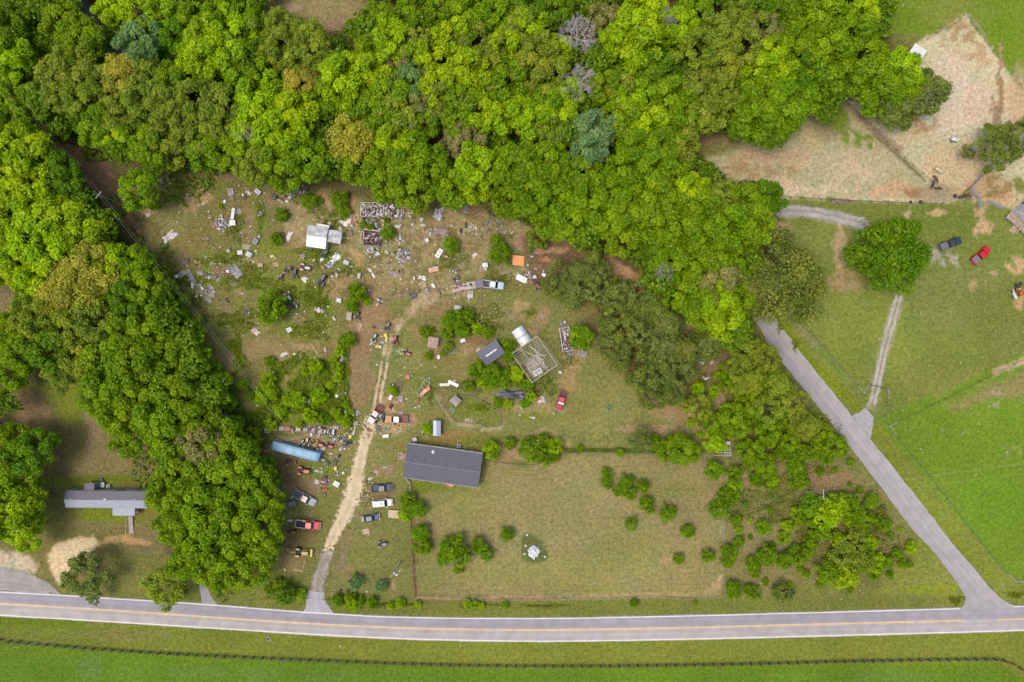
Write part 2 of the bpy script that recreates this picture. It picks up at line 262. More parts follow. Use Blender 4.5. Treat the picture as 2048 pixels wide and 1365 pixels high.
# right fields
poly([(1545,640),(1700,820),(1800,850),(2148,690),(2148,-90),(1560,400)],(124,136,62),6,6,1,.5)
poly([(1560,400),(1900,400),(2148,420),(2148,700),(1800,842),(1740,800),(1560,640)],(118,134,58),6,8,.9,.5)
for (x,y,a,b,c) in [(1680,640,60,90,(128,140,60)),(1640,480,60,40,(130,140,70)),(1900,700,90,60,(120,136,58)),(1900,600,90,60,(126,132,70)),(1850,440,60,20,(106,132,44)),(1940,440,30,40,(112,132,52)),(2000,620,60,60,(118,128,58)),(1780,660,40,90,(126,142,56)),(1670,730,30,40,(122,142,46)),(1700,570,50,20,(150,134,90)),(2020,700,40,60,(128,132,66)),(1960,560,60,30,(132,134,74)),(1870,760,60,40,(134,136,66)),(1620,600,30,40,(124,138,58))]: blob(x,y,a,b,c,amp=14,op=.6)
poly([(1560,660),(1660,780),(1740,850),(1800,845),(1900,960),(2148,1200),(2148,1212),(2010,1205),(1890,1060),(1745,870),(1600,690)],(124,136,52),6,6,.9)
stroke([(1560,645),(1620,720),(1690,790),(1725,830)],7,(116,138,14),5,4,.9); stroke([(1745,850),(1790,930),(1850,1010),(1930,1100),(1990,1160)],6,(118,136,20),5,4,.8); stroke([(1600,660),(1650,710),(1700,760)],7,(146,138,96),6,4,.6); stroke([(1640,700),(1690,755)],5,(84,138,40),4,3,.8)
poly([(1750,840),(2148,660),(2148,1175),(2015,1150),(1850,960)],(98,142,36),8,6,1,.35)
poly([(1900,810),(2148,690),(2148,770),(1990,800),(1910,820)],(150,130,86),14,10,.85); stroke([(1990,745),(2030,728),(2090,705)],7,(206,172,140),4,5,.9); stroke([(1960,740),(1870,790)],6,(150,132,84),6,5,.5); blob(1990,800,16,20,(176,150,120),amp=8,op=.7,patch=.5); blob(1860,865,60,10,(160,150,100),amp=8,op=.7,patch=.6); blob(1870,1020,60,60,(116,142,48),amp=12,op=.5); blob(1980,1000,70,60,(88,144,28),amp=14,op=.6); blob(2030,900,30,20,(150,150,90),amp=8,op=.6,patch=.6)
# paddock
poly([(1570,-90),(2148,-90),(2148,270),(2060,215),(1950,50),(1920,40),(1850,70),(1700,60)],(104,138,34),8,6,1,.35)
for (x,y,a,b,c) in [(1750,40,14,10,(176,150,120)),(1900,20,60,30,(128,138,62)),(1820,8,10,4,(196,170,150)),(1990,80,40,60,(92,136,22)),(1700,50,30,30,(120,130,60)),(1960,30,40,20,(110,138,46))]: blob(x,y,a,b,c,amp=8,op=.7)
PAD=[(1933,34),(1990,110),(2060,205),(2148,290),(2148,420),(1975,410),(1890,410),(1560,398),(1390,335),(1400,320),(1500,280),(1700,200),(1800,120),(1850,80)]
poly(PAD,(204,192,154),5,9,1,.18)
poly([(1390,330),(1480,285),(1560,270),(1600,230),(1680,205),(1750,260),(1840,345),(1850,395),(1560,394)],(190,178,140),6,9,1,.35)
for (x,y,a,b,c,p) in [(1430,290,50,24,(132,132,72),0),(1420,280,40,10,(140,116,88),0),(1530,340,80,40,(166,144,108),.5),(1660,240,40,40,(150,134,96),0),(1680,240,16,30,(100,136,14),.35),(1710,275,30,16,(100,136,14),.4),(1740,285,30,14,(104,138,18),.55),(1700,330,90,30,(204,184,152),0),(1600,380,80,10,(218,196,166),0),(1560,370,40,14,(218,192,158),0),(1790,380,60,14,(206,170,136),0),(1870,385,50,20,(172,146,118),0),(1825,385,16,8,(160,122,88),.45),(1925,80,40,40,(170,138,96),.48),(1950,120,30,30,(180,150,116),.5),(1900,150,40,50,(214,192,168),0),(1900,230,60,50,(222,202,178),0),(1850,250,24,20,(176,140,100),.45),(1790,230,40,20,(150,118,96),0),(1770,220,24,10,(150,120,100),.4),(2000,180,6,60,(168,138,104),.45),(2050,200,40,60,(206,170,138),0),(1960,200,30,40,(210,186,160),0),(1990,230,8,30,(150,124,100),.45),(1900,330,60,40,(214,186,152),0),(1975,310,20,10,(184,156,134),0),(1925,385,14,6,(214,160,90),.45),(1985,380,50,30,(196,160,122),0),(2000,370,30,20,(150,128,78),.5),(1970,390,14,10,(140,130,80),.5),(2040,370,14,16,(110,124,34),0),(1560,310,80,16,(196,166,134),0)]:
    blob(x,y,a,b,c,amp=8,op=.85,patch=p)
stroke([(1750,270),(1800,315),(1850,362)],4,(112,100,66),3,2,.8); stroke([(1690,205),(1740,255),(1800,300)],7,(160,130,106),4,3,.7); stroke([(2000,140),(2003,200),(2000,250)],3,(150,120,90),3,4,.8,patch=.4)
poly([(1560,400),(1900,411),(1935,380),(1955,420),(1930,440),(1570,415)],(116,130,56),5,5,.8)
for (x,y,a,b,c,p) in [(1875,425,16,8,(212,180,140),.3),(1967,455,16,12,(206,170,130),.4),(1815,425,6,10,(206,176,140),.4),(2030,530,20,18,(204,164,122),.35),(1990,545,10,6,(200,164,124),.45),(1900,525,20,12,(176,164,150),.45),(1860,510,24,14,(184,176,166),.3),(1680,500,14,40,(196,166,132),.35),(1700,560,40,18,(168,140,104),.4),(1560,460,24,14,(196,160,128),.3),(1690,405,14,5,(140,122,88),.3),(1945,580,6,14,(176,150,108),.5),(2040,600,10,16,(196,160,116),.5),(1955,420,10,30,(190,160,124),.4),(1600,545,12,12,(180,150,124),.4)]:
    blob(x,y,a,b,c,amp=8,op=.9,patch=p)
stroke([(1955,345),(1960,400),(1965,430),(1950,470)],5,(200,170,134),4,4,.7)
# gravel bands under the gravel tracks
stroke([(1560,424),(1620,425),(1680,436),(1730,452)],12,(172,164,154),4,4,.9); stroke([(1745,810),(1752,770),(1768,700),(1790,620),(1806,570)],11,(168,156,124),4,4,.8); stroke([(1806,570),(1850,515),(1890,505)],12,(170,160,140),6,6,.7,patch=.4)
# verges and crop
poly([(-96,1180),(300,1200),(620,1225),(1020,1235),(1560,1224),(1930,1214),(1930,1190),(1450,1200),(840,1203),(660,1195),(560,1130),(300,1190)],(112,122,48),6,6,.85,.5)
poly([(-96,1232),(560,1264),(1020,1285),(1560,1275),(2148,1260),(2148,1458),(-96,1458)],(124,134,48),4,3,1,.4)
poly([(-96,1232),(300,1248),(560,1268),(560,1300),(200,1290),(-96,1270)],(112,128,44),5,6,.9); blob(250,1270,100,10,(132,124,70),amp=8,op=.7); stroke([(-96,1240),(160,1246)],10,(94,124,14),6,6,.7)
poly([(-96,1278),(100,1290),(300,1304),(560,1318),(1000,1338),(1560,1330),(2000,1326),(2048,1360),(2060,1458),(-96,1458)],(88,132,26),4,4,1,.3)
poly([(-96,1300),(300,1325),(560,1335),(900,1352),(1500,1348),(1990,1345),(2040,1400),(-96,1458)],(78,130,34),8,8,.9,.3)
stroke([(-96,1279),(100,1292),(300,1305),(560,1320),(800,1330),(1020,1333),(1560,1327),(1900,1319),(2000,1319)],4,(84,112,40),3,2,.55)
for (x,y,a,b,c) in [(180,1335,26,26,(90,132,62)),(400,1345,60,12,(88,134,60)),(650,1355,60,10,(84,134,58)),(1780,1355,80,12,(84,134,56)),(520,1350,30,20,(86,134,58)),(1600,1352,60,8,(96,140,40)),(1300,1355,90,10,(84,134,28)),(100,1345,50,20,(80,124,20))]: blob(x,y,a,b,c,amp=8,op=.6)
# broad variation
G*=(1+0.22*(N5-0.5)+0.26*(N1-0.5)+0.20*(N2-0.5)*ROUGH+0.30*(N3-0.5)*ROUGH+0.22*(N4-0.5)*ROUGH)[...,None]
G[...,0]*=1+0.25*(N2-0.5); G[...,2]*=1+0.2*(N1-0.5)
G[...,0]+=0.27*np.maximum(0,G[...,1]-G[...,0]); G[...,0]*=0.95; G[...,1]*=0.95; G[...,2]*=0.93
G=np.clip(G,0.002,1)*ALB
def ground():
    ex=[6000,2200,900,350]
    xs=np.concatenate([gx[0]-np.array(ex),gx,gx[-1]+np.array(ex[::-1])]); ys=np.concatenate([gy[0]-np.array(ex),gy,gy[-1]+np.array(ex[::-1])])
    X,Y=np.meshgrid(xs,ys); V=np.stack([(X-1024)*S,(682.5-Y)*S,np.zeros_like(X)],-1)
    k=4; C=np.zeros(X.shape+(4,)); C[k:-k,k:-k,:3]=G; C[k:-k,k:-k,3]=ROUGH
    C[:k]=C[k]; C[-k:]=C[-k-1]; C[:,:k]=C[:,k:k+1]; C[:,-k:]=C[:,-k-1:-k]
    h,w=X.shape; I=np.arange(h*w).reshape(h,w)
    F=np.stack([I[1:,:-1].ravel(),I[1:,1:].ravel(),I[:-1,1:].ravel(),I[:-1,:-1].ravel()],1)
    m=bpy.data.materials.new('ground_cover'); m.use_nodes=True; nt=m.node_tree; L=nt.links; b=nt.nodes['Principled BSDF']; b.inputs['Roughness'].default_value=1
    try: b.inputs['Specular IOR Level'].default_value=0.1
    except Exception: pass
    at=nn(nt,'ShaderNodeAttribute',attribute_name='Col'); ge=nn(nt,'ShaderNodeNewGeometry')
    def noi(sc,det=3,ro=.6):
        n=nn(nt,'ShaderNodeTexNoise'); n.inputs['Scale'].default_value=sc; n.inputs['Detail'].default_value=det; n.inputs['Roughness'].default_value=ro; L.new(ge.outputs['Position'],n.inputs['Vector']); return n
    def ramp(src,a,b_,lo,hi):
        r=nn(nt,'ShaderNodeMapRange'); r.inputs[1].default_value=a; r.inputs[2].default_value=b_; r.inputs[3].default_value=lo; r.inputs[4].default_value=hi; L.new(src,r.inputs[0]); return r
    def mix(t,f,a,b_):
        x=nn(nt,'ShaderNodeMix',data_type='RGBA',blend_type=t)
        for s_,v in ((x.inputs[0],f),(x.inputs[6],a),(x.inputs[7],b_)):
            if hasattr(v,'is_linked') or hasattr(v,'links'): L.new(v,s_)
            elif isinstance(v,(int,float)): s_.default_value=v
            else: s_.default_value=v
        return x.outputs[2]
    n1=noi(1.1,5,.7); n2=noi(3.2,3,.7); n3=noi(0.5,4,.6)
    v1=ramp(n1.outputs[0],.32,.68,.66,1.34); v2=ramp(n2.outputs[0],.32,.68,.66,1.34)
    c=mix('MULTIPLY',1.0,at.outputs['Color'],v1.outputs[0]); 
    r1=mix('MULTIPLY',0.85,c,v2.outputs[0])
    # straw and dead blades among the green, coarse where growth is rough
    f=ramp(n2.outputs[0],.52,.66,0,.75); f2=nn(nt,'ShaderNodeMath',operation='MULTIPLY'); L.new(f.outputs[0],f2.inputs[0]); L.new(at.outputs['Alpha'],f2.inputs[1])
    r2=mix('MIX',f2.outputs[0],r1,alb((186,168,124)))
    n4=noi(.9,4,.7); f=ramp(n4.outputs[0],.54,.66,0,.62); f3=nn(nt,'ShaderNodeMath',operation='MULTIPLY'); L.new(f.outputs[0],f3.inputs[0]); L.new(at.outputs['Alpha'],f3.inputs[1])
    r3=mix('MIX',f3.outputs[0],r2,alb((96,112,36)))
    L.new(r3,b.inputs['Base Color'])
    bp=nn(nt,'ShaderNodeBump'); bp.inputs['Strength'].default_value=.7; bp.inputs['Distance'].default_value=.3; L.new(n1.outputs[0],bp.inputs['Height']); L.new(bp.outputs[0],b.inputs['Normal'])
    me=npmesh('ground',V.reshape(-1,3),F,m,[('Col','POINT','FLOAT_COLOR',C.reshape(-1,4))])
    tag(link('ground',me),kind='structure')
ground()
# ---------------------------------------------------------------- roads
def roadmat(name, ca, cb, crack=0.0, joints=True):
    m=bpy.data.materials.new(name); m.use_nodes=True; nt=m.node_tree; L=nt.links; b=nt.nodes['Principled BSDF']; b.inputs['Roughness'].default_value=.9
    uv=nn(nt,'ShaderNodeAttribute',attribute_name='along'); vv=nn(nt,'ShaderNodeAttribute',attribute_name='across'); ge=nn(nt,'ShaderNodeNewGeometry')
    def cr(src, els):
        r=nn(nt,'ShaderNodeValToRGB'); L.new(src,r.inputs[0]); e=r.color_ramp.elements
        while len(e)<len(els): e.new(.5)
        for q,(p,c) in zip(e,els): q.position=p; q.color=c
        return r
    A,B=alb(ca),alb(cb)
    r=cr(vv.outputs['Fac'],[(0,A),(.49,A),(.51,B),(1,B)])
    g=lambda x:(x,x,x,1)
    tr=cr(vv.outputs['Fac'],[(0,g(.96)),(.12,g(.92)),(.2,g(1)),(.34,g(.9)),(.45,g(1)),(.55,g(1.0)),(.63,g(.88)),(.72,g(1)),(.82,g(.93)),(1,g(1.06))])
    n=nn(nt,'ShaderNodeTexNoise'); n.inputs['Scale'].default_value=.35; n.inputs['Detail'].default_value=6; L.new(ge.outputs['Position'],n.inputs['Vector'])
    nm=nn(nt,'ShaderNodeMapRange'); nm.inputs[1].default_value=.3; nm.inputs[2].default_value=.7; nm.inputs[3].default_value=.86; nm.inputs[4].default_value=1.12; L.new(n.outputs[0],nm.inputs[0])
    n2=nn(nt,'ShaderNodeTexNoise'); n2.inputs['Scale'].default_value=4; n2.inputs['Detail'].default_value=4; L.new(ge.outputs['Position'],n2.inputs['Vector'])
    nm2=nn(nt,'ShaderNodeMapRange'); nm2.inputs[1].default_value=.3; nm2.inputs[2].default_value=.7; nm2.inputs[3].default_value=.93; nm2.inputs[4].default_value=1.07; L.new(n2.outputs[0],nm2.inputs[0])
    def mul(a,b_):
        x=nn(nt,'ShaderNodeMix',data_type='RGBA',blend_type='MULTIPLY'); x.inputs[0].default_value=1; L.new(a,x.inputs[6]); L.new(b_,x.inputs[7]); return x.outputs[2]
    o=mul(mul(mul(r.outputs[0],tr.outputs[0]),nm.outputs[0]),nm2.outputs[0])
    if joints:   # patched bays: tone steps from bay to bay along the road
        wn_=nn(nt,'ShaderNodeTexVoronoi',voronoi_dimensions='1D',feature='F1'); wn_.inputs['Scale'].default_value=.045; L.new(uv.outputs['Fac'],wn_.inputs['W'])
        j=nn(nt,'ShaderNodeMapRange'); j.inputs[3].default_value=.93; j.inputs[4].default_value=1.07; L.new(wn_.outputs['Color'],j.inputs[0]); o=mul(o,j.outputs[0])
    if crack:
        vo=nn(nt,'ShaderNodeTexVoronoi',feature='DISTANCE_TO_EDGE'); vo.inputs['Scale'].default_value=1.1
        wz=nn(nt,'ShaderNodeVectorMath',operation='ADD'); L.new(ge.outputs['Position'],wz.inputs[0]); L.new(n.outputs['Color'],wz.inputs[1]); L.new(wz.outputs[0],vo.inputs['Vector'])
        j=nn(nt,'ShaderNodeMapRange'); j.inputs[1].default_value=.02; j.inputs[2].default_value=.07; j.inputs[3].default_value=1+crack; j.inputs[4].default_value=1; L.new(vo.outputs['Distance'],j.inputs[0]); o=mul(o,j.outputs[0])
    L.new(o,b.inputs['Base Color']); return m
def interp(pts, step):
    out=[]; 
    for a,b_ in zip(pts[:-1],pts[1:]):
        n=max(1,int(math.hypot(b_[0]-a[0],b_[1]-a[1])/step))
        for i in range(n):
            t=i/n; out.append(tuple(a[k]+(b_[k]-a[k])*t for k in range(len(a))))
    out.append(tuple(pts[-1])); return out
def smooth_line(pts, it=2):
    for _ in range(it):
        q=[pts[0]]
        for a,b_ in zip(pts[:-1],pts[1:]): q+= [tuple(.75*a[k]+.25*b_[k] for k in range(len(a))),tuple(.25*a[k]+.75*b_[k] for k in range(len(a)))]
        q.append(pts[-1]); pts=q
    return pts
def strip(name, la, lb, z, mat, rag=0.0, n=220, nv=6, parent=None, seed=3):
    # surface between two edge lines (pixel coords), both resampled to n
    def rs(p):
        p=np.array(p,float); d=np.r_[0,np.cumsum(np.hypot(*np.diff(p,axis=0).T))]; t=np.linspace(0,d[-1],n); return np.stack([np.interp(t,d,p[:,0]),np.interp(t,d,p[:,1])],1),t
    A,t=rs(la); B,_=rs(lb); r=np.random.default_rng(seed)
    def ragn():
        x=r.random(n)-.5; y=np.interp(np.arange(n),np.arange(0,n,6),r.random(len(np.arange(0,n,6)))-.5); return x*.5+y
    D=(B-A); D/=np.maximum(np.linalg.norm(D,axis=1,keepdims=True),1e-6)
    if rag: A=A+D*(ragn()*rag)[:,None]; B=B+D*(ragn()*rag)[:,None]
    s_=np.linspace(0,1,nv); P=A[:,None]*(1-s_)[None,:,None]+B[:,None]*s_[None,:,None]
    V=np.stack([(P[...,0]-1024)*S,(682.5-P[...,1])*S,np.full(P.shape[:2],z)],-1).reshape(-1,3)
    I=np.arange(n*nv).reshape(n,nv); F=np.stack([I[:-1,:-1].ravel(),I[:-1,1:].ravel(),I[1:,1:].ravel(),I[1:,:-1].ravel()],1)
    c=np.cross(V[F[0,1]]-V[F[0,0]],V[F[0,2]]-V[F[0,0]])
    if c[2]<0: F=F[:,::-1]
    me=npmesh(name,V,F,mat,[('along','POINT','FLOAT',np.repeat(t*S,nv)),('across','POINT','FLOAT',np.tile(s_,n)),('ends','POINT','FLOAT',np.repeat(np.minimum(t,t[-1]-t)*S,nv))])
    return link(name,me,parent)
TOP=[(-400,1160),(0,1184),(129,1190.5),(206,1196),(392,1207),(560,1220.8),(658,1227),(778,1234.8),(1060,1237.6),(1278,1234),(1560,1227),(1922,1217),(2048,1212.8),(2500,1198)]
BOT=[(-400,1206),(0,1231.5),(195,1243),(392,1255),(560,1266),(778,1278.6),(1060,1284.6),(1278,1281.5),(1560,1275),(1933,1265.2),(2048,1261.6),(2500,1246)]
CEN=[(-400,1183),(0,1207.6),(278,1224),(500,1240.5),(778,1256.4),(1060,1261),(1278,1257.8),(1560,1250.8),(1930,1241)]
TOPs,BOTs=smooth_line(TOP),smooth_line(BOT)
rm=roadmat('asphalt',(162,155,164),(182,172,172))
road=strip('road',[(x,y-1.5) for x,y in TOPs],[(x,y+1.5) for x,y in BOTs],.012,rm,1.4,420,12); tag(road,kind='structure')
wl=pm((238,235,230),.7,0,.08,1.2); yl=pm((244,204,126),.7,0,.12,.8)
def off(pts,d): return [(x,y+d) for x,y in pts]
def cut(pts,x0,x1): 
    q=[p for p in interp(pts,4) if x0<=p[0]<=x1]; return q
strip('edge_line',cut(TOPs,-400,1921),off(cut(TOPs,-400,1921),1.8),.02,wl,.35,400,2,road); strip('edge_line',cut(TOPs,2025,2500),off(cut(TOPs,2025,2500),1.3),.02,wl,.2,60,2,road)
strip('edge_line',off(cut(BOTs,-400,2500),-1.8),cut(BOTs,-400,2500),.02,wl,.35,400,2,road)
CENs=smooth_line(CEN)
for d in (-1.5,.35): strip('centre_line',off(CENs,d),off(CENs,d+1.2),.02,yl,.25,300,2,road)
for d in (-1.25,.45): strip('centre_line',[(1994,1239.6+d),(2500,1221+d)],[(1994,1240.5+d),(2500,1222+d)],.02,yl,.2,40,2,road)
SL=[(1470,540),(1485,590),(1507,632),(1521,660),(1543.7,699.5),(1607.7,777.4),(1641,819),(1705,900),(1758,969.5),(1824.8,1060),(1863.7,1099),(1915,1166),(1930.5,1190),(1931,1206),(1921,1219)]
SR=[(1492,530),(1508,575),(1535,612),(1547,635),(1582.6,680),(1630,741),(1680,803),(1741,880.4),(1822,979),(1883,1058),(1894,1075),(1944,1132.5),(1989,1188),(2017,1208),(2040,1215)]
sr=strip('side_road',smooth_line(SL,1),smooth_line(SR,1),.016,roadmat('asphalt_side',(168,160,164),(172,164,166),.05,True),2.2,360,8,seed=9); tag(sr,kind='structure')
# driveway: old asphalt mouth, then pale dirt
def wide(c): # (x,y,halfwidth)
    L_,R_=[],[]
    for i,p in enumerate(c):
        a=c[max(0,i-1)]; b_=c[min(len(c)-1,i+1)]; dx,dy=b_[0]-a[0],b_[1]-a[1]; d=math.hypot(dx,dy); nx,ny=-dy/d,dx/d
        L_.append((p[0]+nx*p[2],p[1]+ny*p[2])); R_.append((p[0]-nx*p[2],p[1]-ny*p[2]))
    return L_,R_
def track(name, c, z, mat, rag, n=160, nv=5, seed=5):
    l,r=wide(smooth_line(c,2)); return tag(strip(name,l,r,z,mat,rag,n,nv,None,seed),kind='structure')
_dm={}
def dirtmat(ca, cb, ruts=0.0):
    if (ca,cb) in _dm: return _dm[(ca,cb)]
    m=bpy.data.materials.new('worn_track'); m.use_nodes=True; nt=m.node_tree; L=nt.links; b=nt.nodes['Principled BSDF']; _dm[(ca,cb)]=m; b.inputs['Roughness'].default_value=1
    a=nn(nt,'ShaderNodeAttribute',attribute_name='across'); e=nn(nt,'ShaderNodeAttribute',attribute_name='ends'); ge=nn(nt,'ShaderNodeNewGeometry')
    def noi(sc,d=6,ro=.7):
        n=nn(nt,'ShaderNodeTexNoise'); n.inputs['Scale'].default_value=sc; n.inputs['Detail'].default_value=d; n.inputs['Roughness'].default_value=ro; L.new(ge.outputs['Position'],n.inputs['Vector']); return n
    n=noi(.8,8,.72); n2=noi(.25,5); n3=noi(4,3)
    r=nn(nt,'ShaderNodeValToRGB'); L.new(n2.outputs[0],r.inputs[0]); r.color_ramp.elements[0].position=.38; r.color_ramp.elements[0].color=alb(cb); r.color_ramp.elements[1].position=.6; r.color_ramp.elements[1].color=alb(ca)
    g=nn(nt,'ShaderNodeMapRange'); g.inputs[1].default_value=.3; g.inputs[2].default_value=.7; g.inputs[3].default_value=.86; g.inputs[4].default_value=1.1; L.new(n3.outputs[0],g.inputs[0])
    x=nn(nt,'ShaderNodeMix',data_type='RGBA',blend_type='MULTIPLY'); x.inputs[0].default_value=1; L.new(r.outputs[0],x.inputs[6]); L.new(g.outputs[0],x.inputs[7]); o=x.outputs[2]
    if ruts:
        w=nn(nt,'ShaderNodeValToRGB'); L.new(a.outputs['Fac'],w.inputs[0]); el=w.color_ramp.elements
        v=[(0,.8),(.28,1.06),(.5,1-ruts),(.70,1.06),(1,.82)]
        while len(el)<5: el.new(.5)
        for q,(p_,c) in zip(el,v): q.position=p_; q.color=(c,c,c,1)
        x=nn(nt,'ShaderNodeMix',data_type='RGBA',blend_type='MULTIPLY'); x.inputs[0].default_value=1; L.new(o,x.inputs[6]); L.new(w.outputs[0],x.inputs[7]); o=x.outputs[2]
    L.new(o,b.inputs['Base Color'])
    p=nn(nt,'ShaderNodeMath',operation='PINGPONG'); p.inputs[1].default_value=.5; L.new(a.outputs['Fac'],p.inputs[0])
    em=nn(nt,'ShaderNodeMath',operation='MULTIPLY'); L.new(e.outputs['Fac'],em.inputs[0]); em.inputs[1].default_value=.09
    mi=nn(nt,'ShaderNodeMath',operation='MINIMUM'); L.new(p.outputs[0],mi.inputs[0]); L.new(em.outputs[0],mi.inputs[1])
    q=nn(nt,'ShaderNodeMath',operation='MULTIPLY_ADD'); L.new(n.outputs[0],q.inputs[0]); q.inputs[1].default_value=-1.1; q.inputs[2].default_value=.44
    s2=nn(nt,'ShaderNodeMath',operation='ADD'); L.new(mi.outputs[0],s2.inputs[0]); L.new(q.outputs[0],s2.inputs[1])
    k=nn(nt,'ShaderNodeMapRange'); k.inputs[1].default_value=0; k.inputs[2].default_value=.12; L.new(s2.outputs[0],k.inputs[0]); L.new(k.outputs[0],b.inputs['Alpha']); return m
track('driveway_mouth',[(634,1229,34),(634,1222,28),(632,1208,20),(631,1192,17),(632,1184,15.5)],.014,roadmat('asphalt_old',(172,166,176),(180,172,182),.12,False),3,60)
track('driveway_lower',[(631,1206,16),(633,1185,18),(638,1158,19),(648,1125,18),(658,1098,17),(668,1070,15),(676,1050,14)],.010,dirtmat((172,162,156),(146,130,118),.06),1.0,80)
track('driveway',[(650,1118,12),(668,1068,17),(684,1040,19),(698,1010,25),(707,985,28),(712,955,22),(719,925,18),(726,898,16),(734,870,18),(743,848,24),(750,828,22)],.014,dirtmat((226,206,174),(202,176,140),.10),1.0,150)
for c in ([(736,870,5),(748,815,5),(754,780,4.4),(761,745,4.2),(766,715,3.4)],[(752,862,6),(760,812,5.6),(764,780,5),(771,745,5.2),(778,708,4)]): track('wheel_track',c,.012+.002*(c[0][0]>740),dirtmat((214,188,156),(178,148,116)),1.5,70,4)
strip_=tag(strip('gravel_apron',[(1704,833),(1722,822),(1731,816)],[(1741,879),(1746,850),(1747,834)],.020,pm((176,172,176),1,0,.14,1.5),2,30,6),kind='structure')
for o_ in (-5,5): track('gravel_track',[(1736+o_,830,5),(1748+o_,795,5),(1756+o_,760,5),(1768+o_,700,5.4),(1786+o_,635,5.2),(1803+o_,575,5.2),(1820+o_,538,5)],.010+.002*(o_>0),dirtmat((188,180,170),(160,150,136)),2.8,140,4,seed=20+o_)
for o_ in (-6,6): track('gravel_lane',[(1540,419+o_,6),(1580,421+o_,6.5),(1625,424+o_,6.5),(1680,434+o_,7),(1740,452+o_,9)],.010+.002*(o_>0),dirtmat((184,178,176),(156,150,142)),3,120,4,seed=40+o_)
tag(strip('parking_pad',[(-120,1128),(0,1133),(40,1140),(75,1155),(100,1168),(121,1189)],[(-120,1172),(0,1182),(40,1184),(70,1186),(100,1188),(121,1190)],.009,roadmat('asphalt_cracked',(158,150,148),(160,150,148),.28,False),4,80,8),kind='structure')
track('short_driveway',[(418,1214,17),(414,1200,11),(409,1184,9),(403,1150,9),(395,1100,9)],.010,roadmat('asphalt_short',(160,152,156),(162,154,158),.1,False),2,50)
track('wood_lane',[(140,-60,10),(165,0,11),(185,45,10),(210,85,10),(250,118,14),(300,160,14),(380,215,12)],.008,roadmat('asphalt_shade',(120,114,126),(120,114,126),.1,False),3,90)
track('patched_driveway_edge',[(694,1090,8),(684,1130,9),(672,1150,5)],.006,dirtmat((150,132,110),(128,110,84)),5,60)
# ---------------------------------------------------------------- vegetation
def leafmat():
    m=bpy.data.materials.new('leaves'); m.use_nodes=True; nt=m.node_tree; L=nt.links; nt.nodes.clear()
    out=nn(nt,'ShaderNodeOutputMaterial'); oi=nn(nt,'ShaderNodeObjectInfo'); at=nn(nt,'ShaderNodeAttribute',attribute_name='tint')
    hs=nn(nt,'ShaderNodeHueSaturation')
    h=nn(nt,'ShaderNodeMapRange'); h.inputs[3].default_value=.515; h.inputs[4].default_value=.488; L.new(at.outputs['Fac'],h.inputs[0]); L.new(h.outputs[0],hs.inputs['Hue'])
    v=nn(nt,'ShaderNodeMapRange'); v.inputs[3].default_value=.72; v.inputs[4].default_value=1.34; L.new(at.outputs['Fac'],v.inputs[0])
    ge=nn(nt,'ShaderNodeNewGeometry'); n=nn(nt,'ShaderNodeTexNoise'); n.inputs['Scale'].default_value=.35; n.inputs['Detail'].default_value=3; L.new(ge.outputs['Position'],n.inputs['Vector'])
    nr=nn(nt,'ShaderNodeMapRange'); nr.inputs[1].default_value=.3; nr.inputs[2].default_value=.7; nr.inputs[3].default_value=.86; nr.inputs[4].default_value=1.14; L.new(n.outputs[0],nr.inputs[0])
    mu=nn(nt,'ShaderNodeMath',operation='MULTIPLY'); L.new(v.outputs[0],mu.inputs[0]); L.new(nr.outputs[0],mu.inputs[1]); L.new(mu.outputs[0],hs.inputs['Value'])
    L.new(oi.outputs['Color'],hs.inputs['Color'])
    d=nn(nt,'ShaderNodeBsdfDiffuse'); t=nn(nt,'ShaderNodeBsdfTranslucent'); g=nn(nt,'ShaderNodeBsdfGlossy'); g.inputs['Roughness'].default_value=.45; g.inputs['Color'].default_value=(.9,.9,.8,1)
    L.new(hs.outputs[0],d.inputs[0])
    ty=nn(nt,'ShaderNodeMix',data_type='RGBA',blend_type='MULTIPLY'); ty.inputs[0].default_value=1; L.new(hs.outputs[0],ty.inputs[6]); ty.inputs[7].default_value=(1.25,1.1,.5,1); L.new(ty.outputs[2],t.inputs[0])
    x=nn(nt,'ShaderNodeMixShader'); x.inputs[0].default_value=.48; L.new(d.outputs[0],x.inputs[1]); L.new(t.outputs[0],x.inputs[2])
    y=nn(nt,'ShaderNodeMixShader'); y.inputs[0].default_value=.012; L.new(x.outputs[0],y.inputs[1]); L.new(g.outputs[0],y.inputs[2]); L.new(y.outputs[0],out.inputs[0])
    return m
LEAF=leafmat(); BARK=pm((104,90,78),.9,0,.25,4,.6); DEADBARK=pm((214,204,200),.9,0,.2,4,.4)
def quads(P, N, size, r):
    n=len(P); a=r.normal(size=(n,3)); U=np.cross(N,a); U/=np.linalg.norm(U,axis=1,keepdims=True)+1e-9; Vv=np.cross(N,U)
    s=size*(0.65+0.7*r.random(n)); U=U*s[:,None]; Vv=Vv*(s*(0.45+0.4*r.random(n)))[:,None]
    b=N*(s*0.18)[:,None]
    V=np.stack([P-U,P-Vv+b,P+U,P+Vv+b],1).reshape(-1,3); F=np.arange(n*4).reshape(n,4); return V,F
def ud(n, r, zmin=-1):
    z=zmin+(1-zmin)*r.random(n); t=r.random(n)*2*math.pi; q=np.sqrt(1-z*z); return np.stack([q*np.cos(t),q*np.sin(t),z],1)
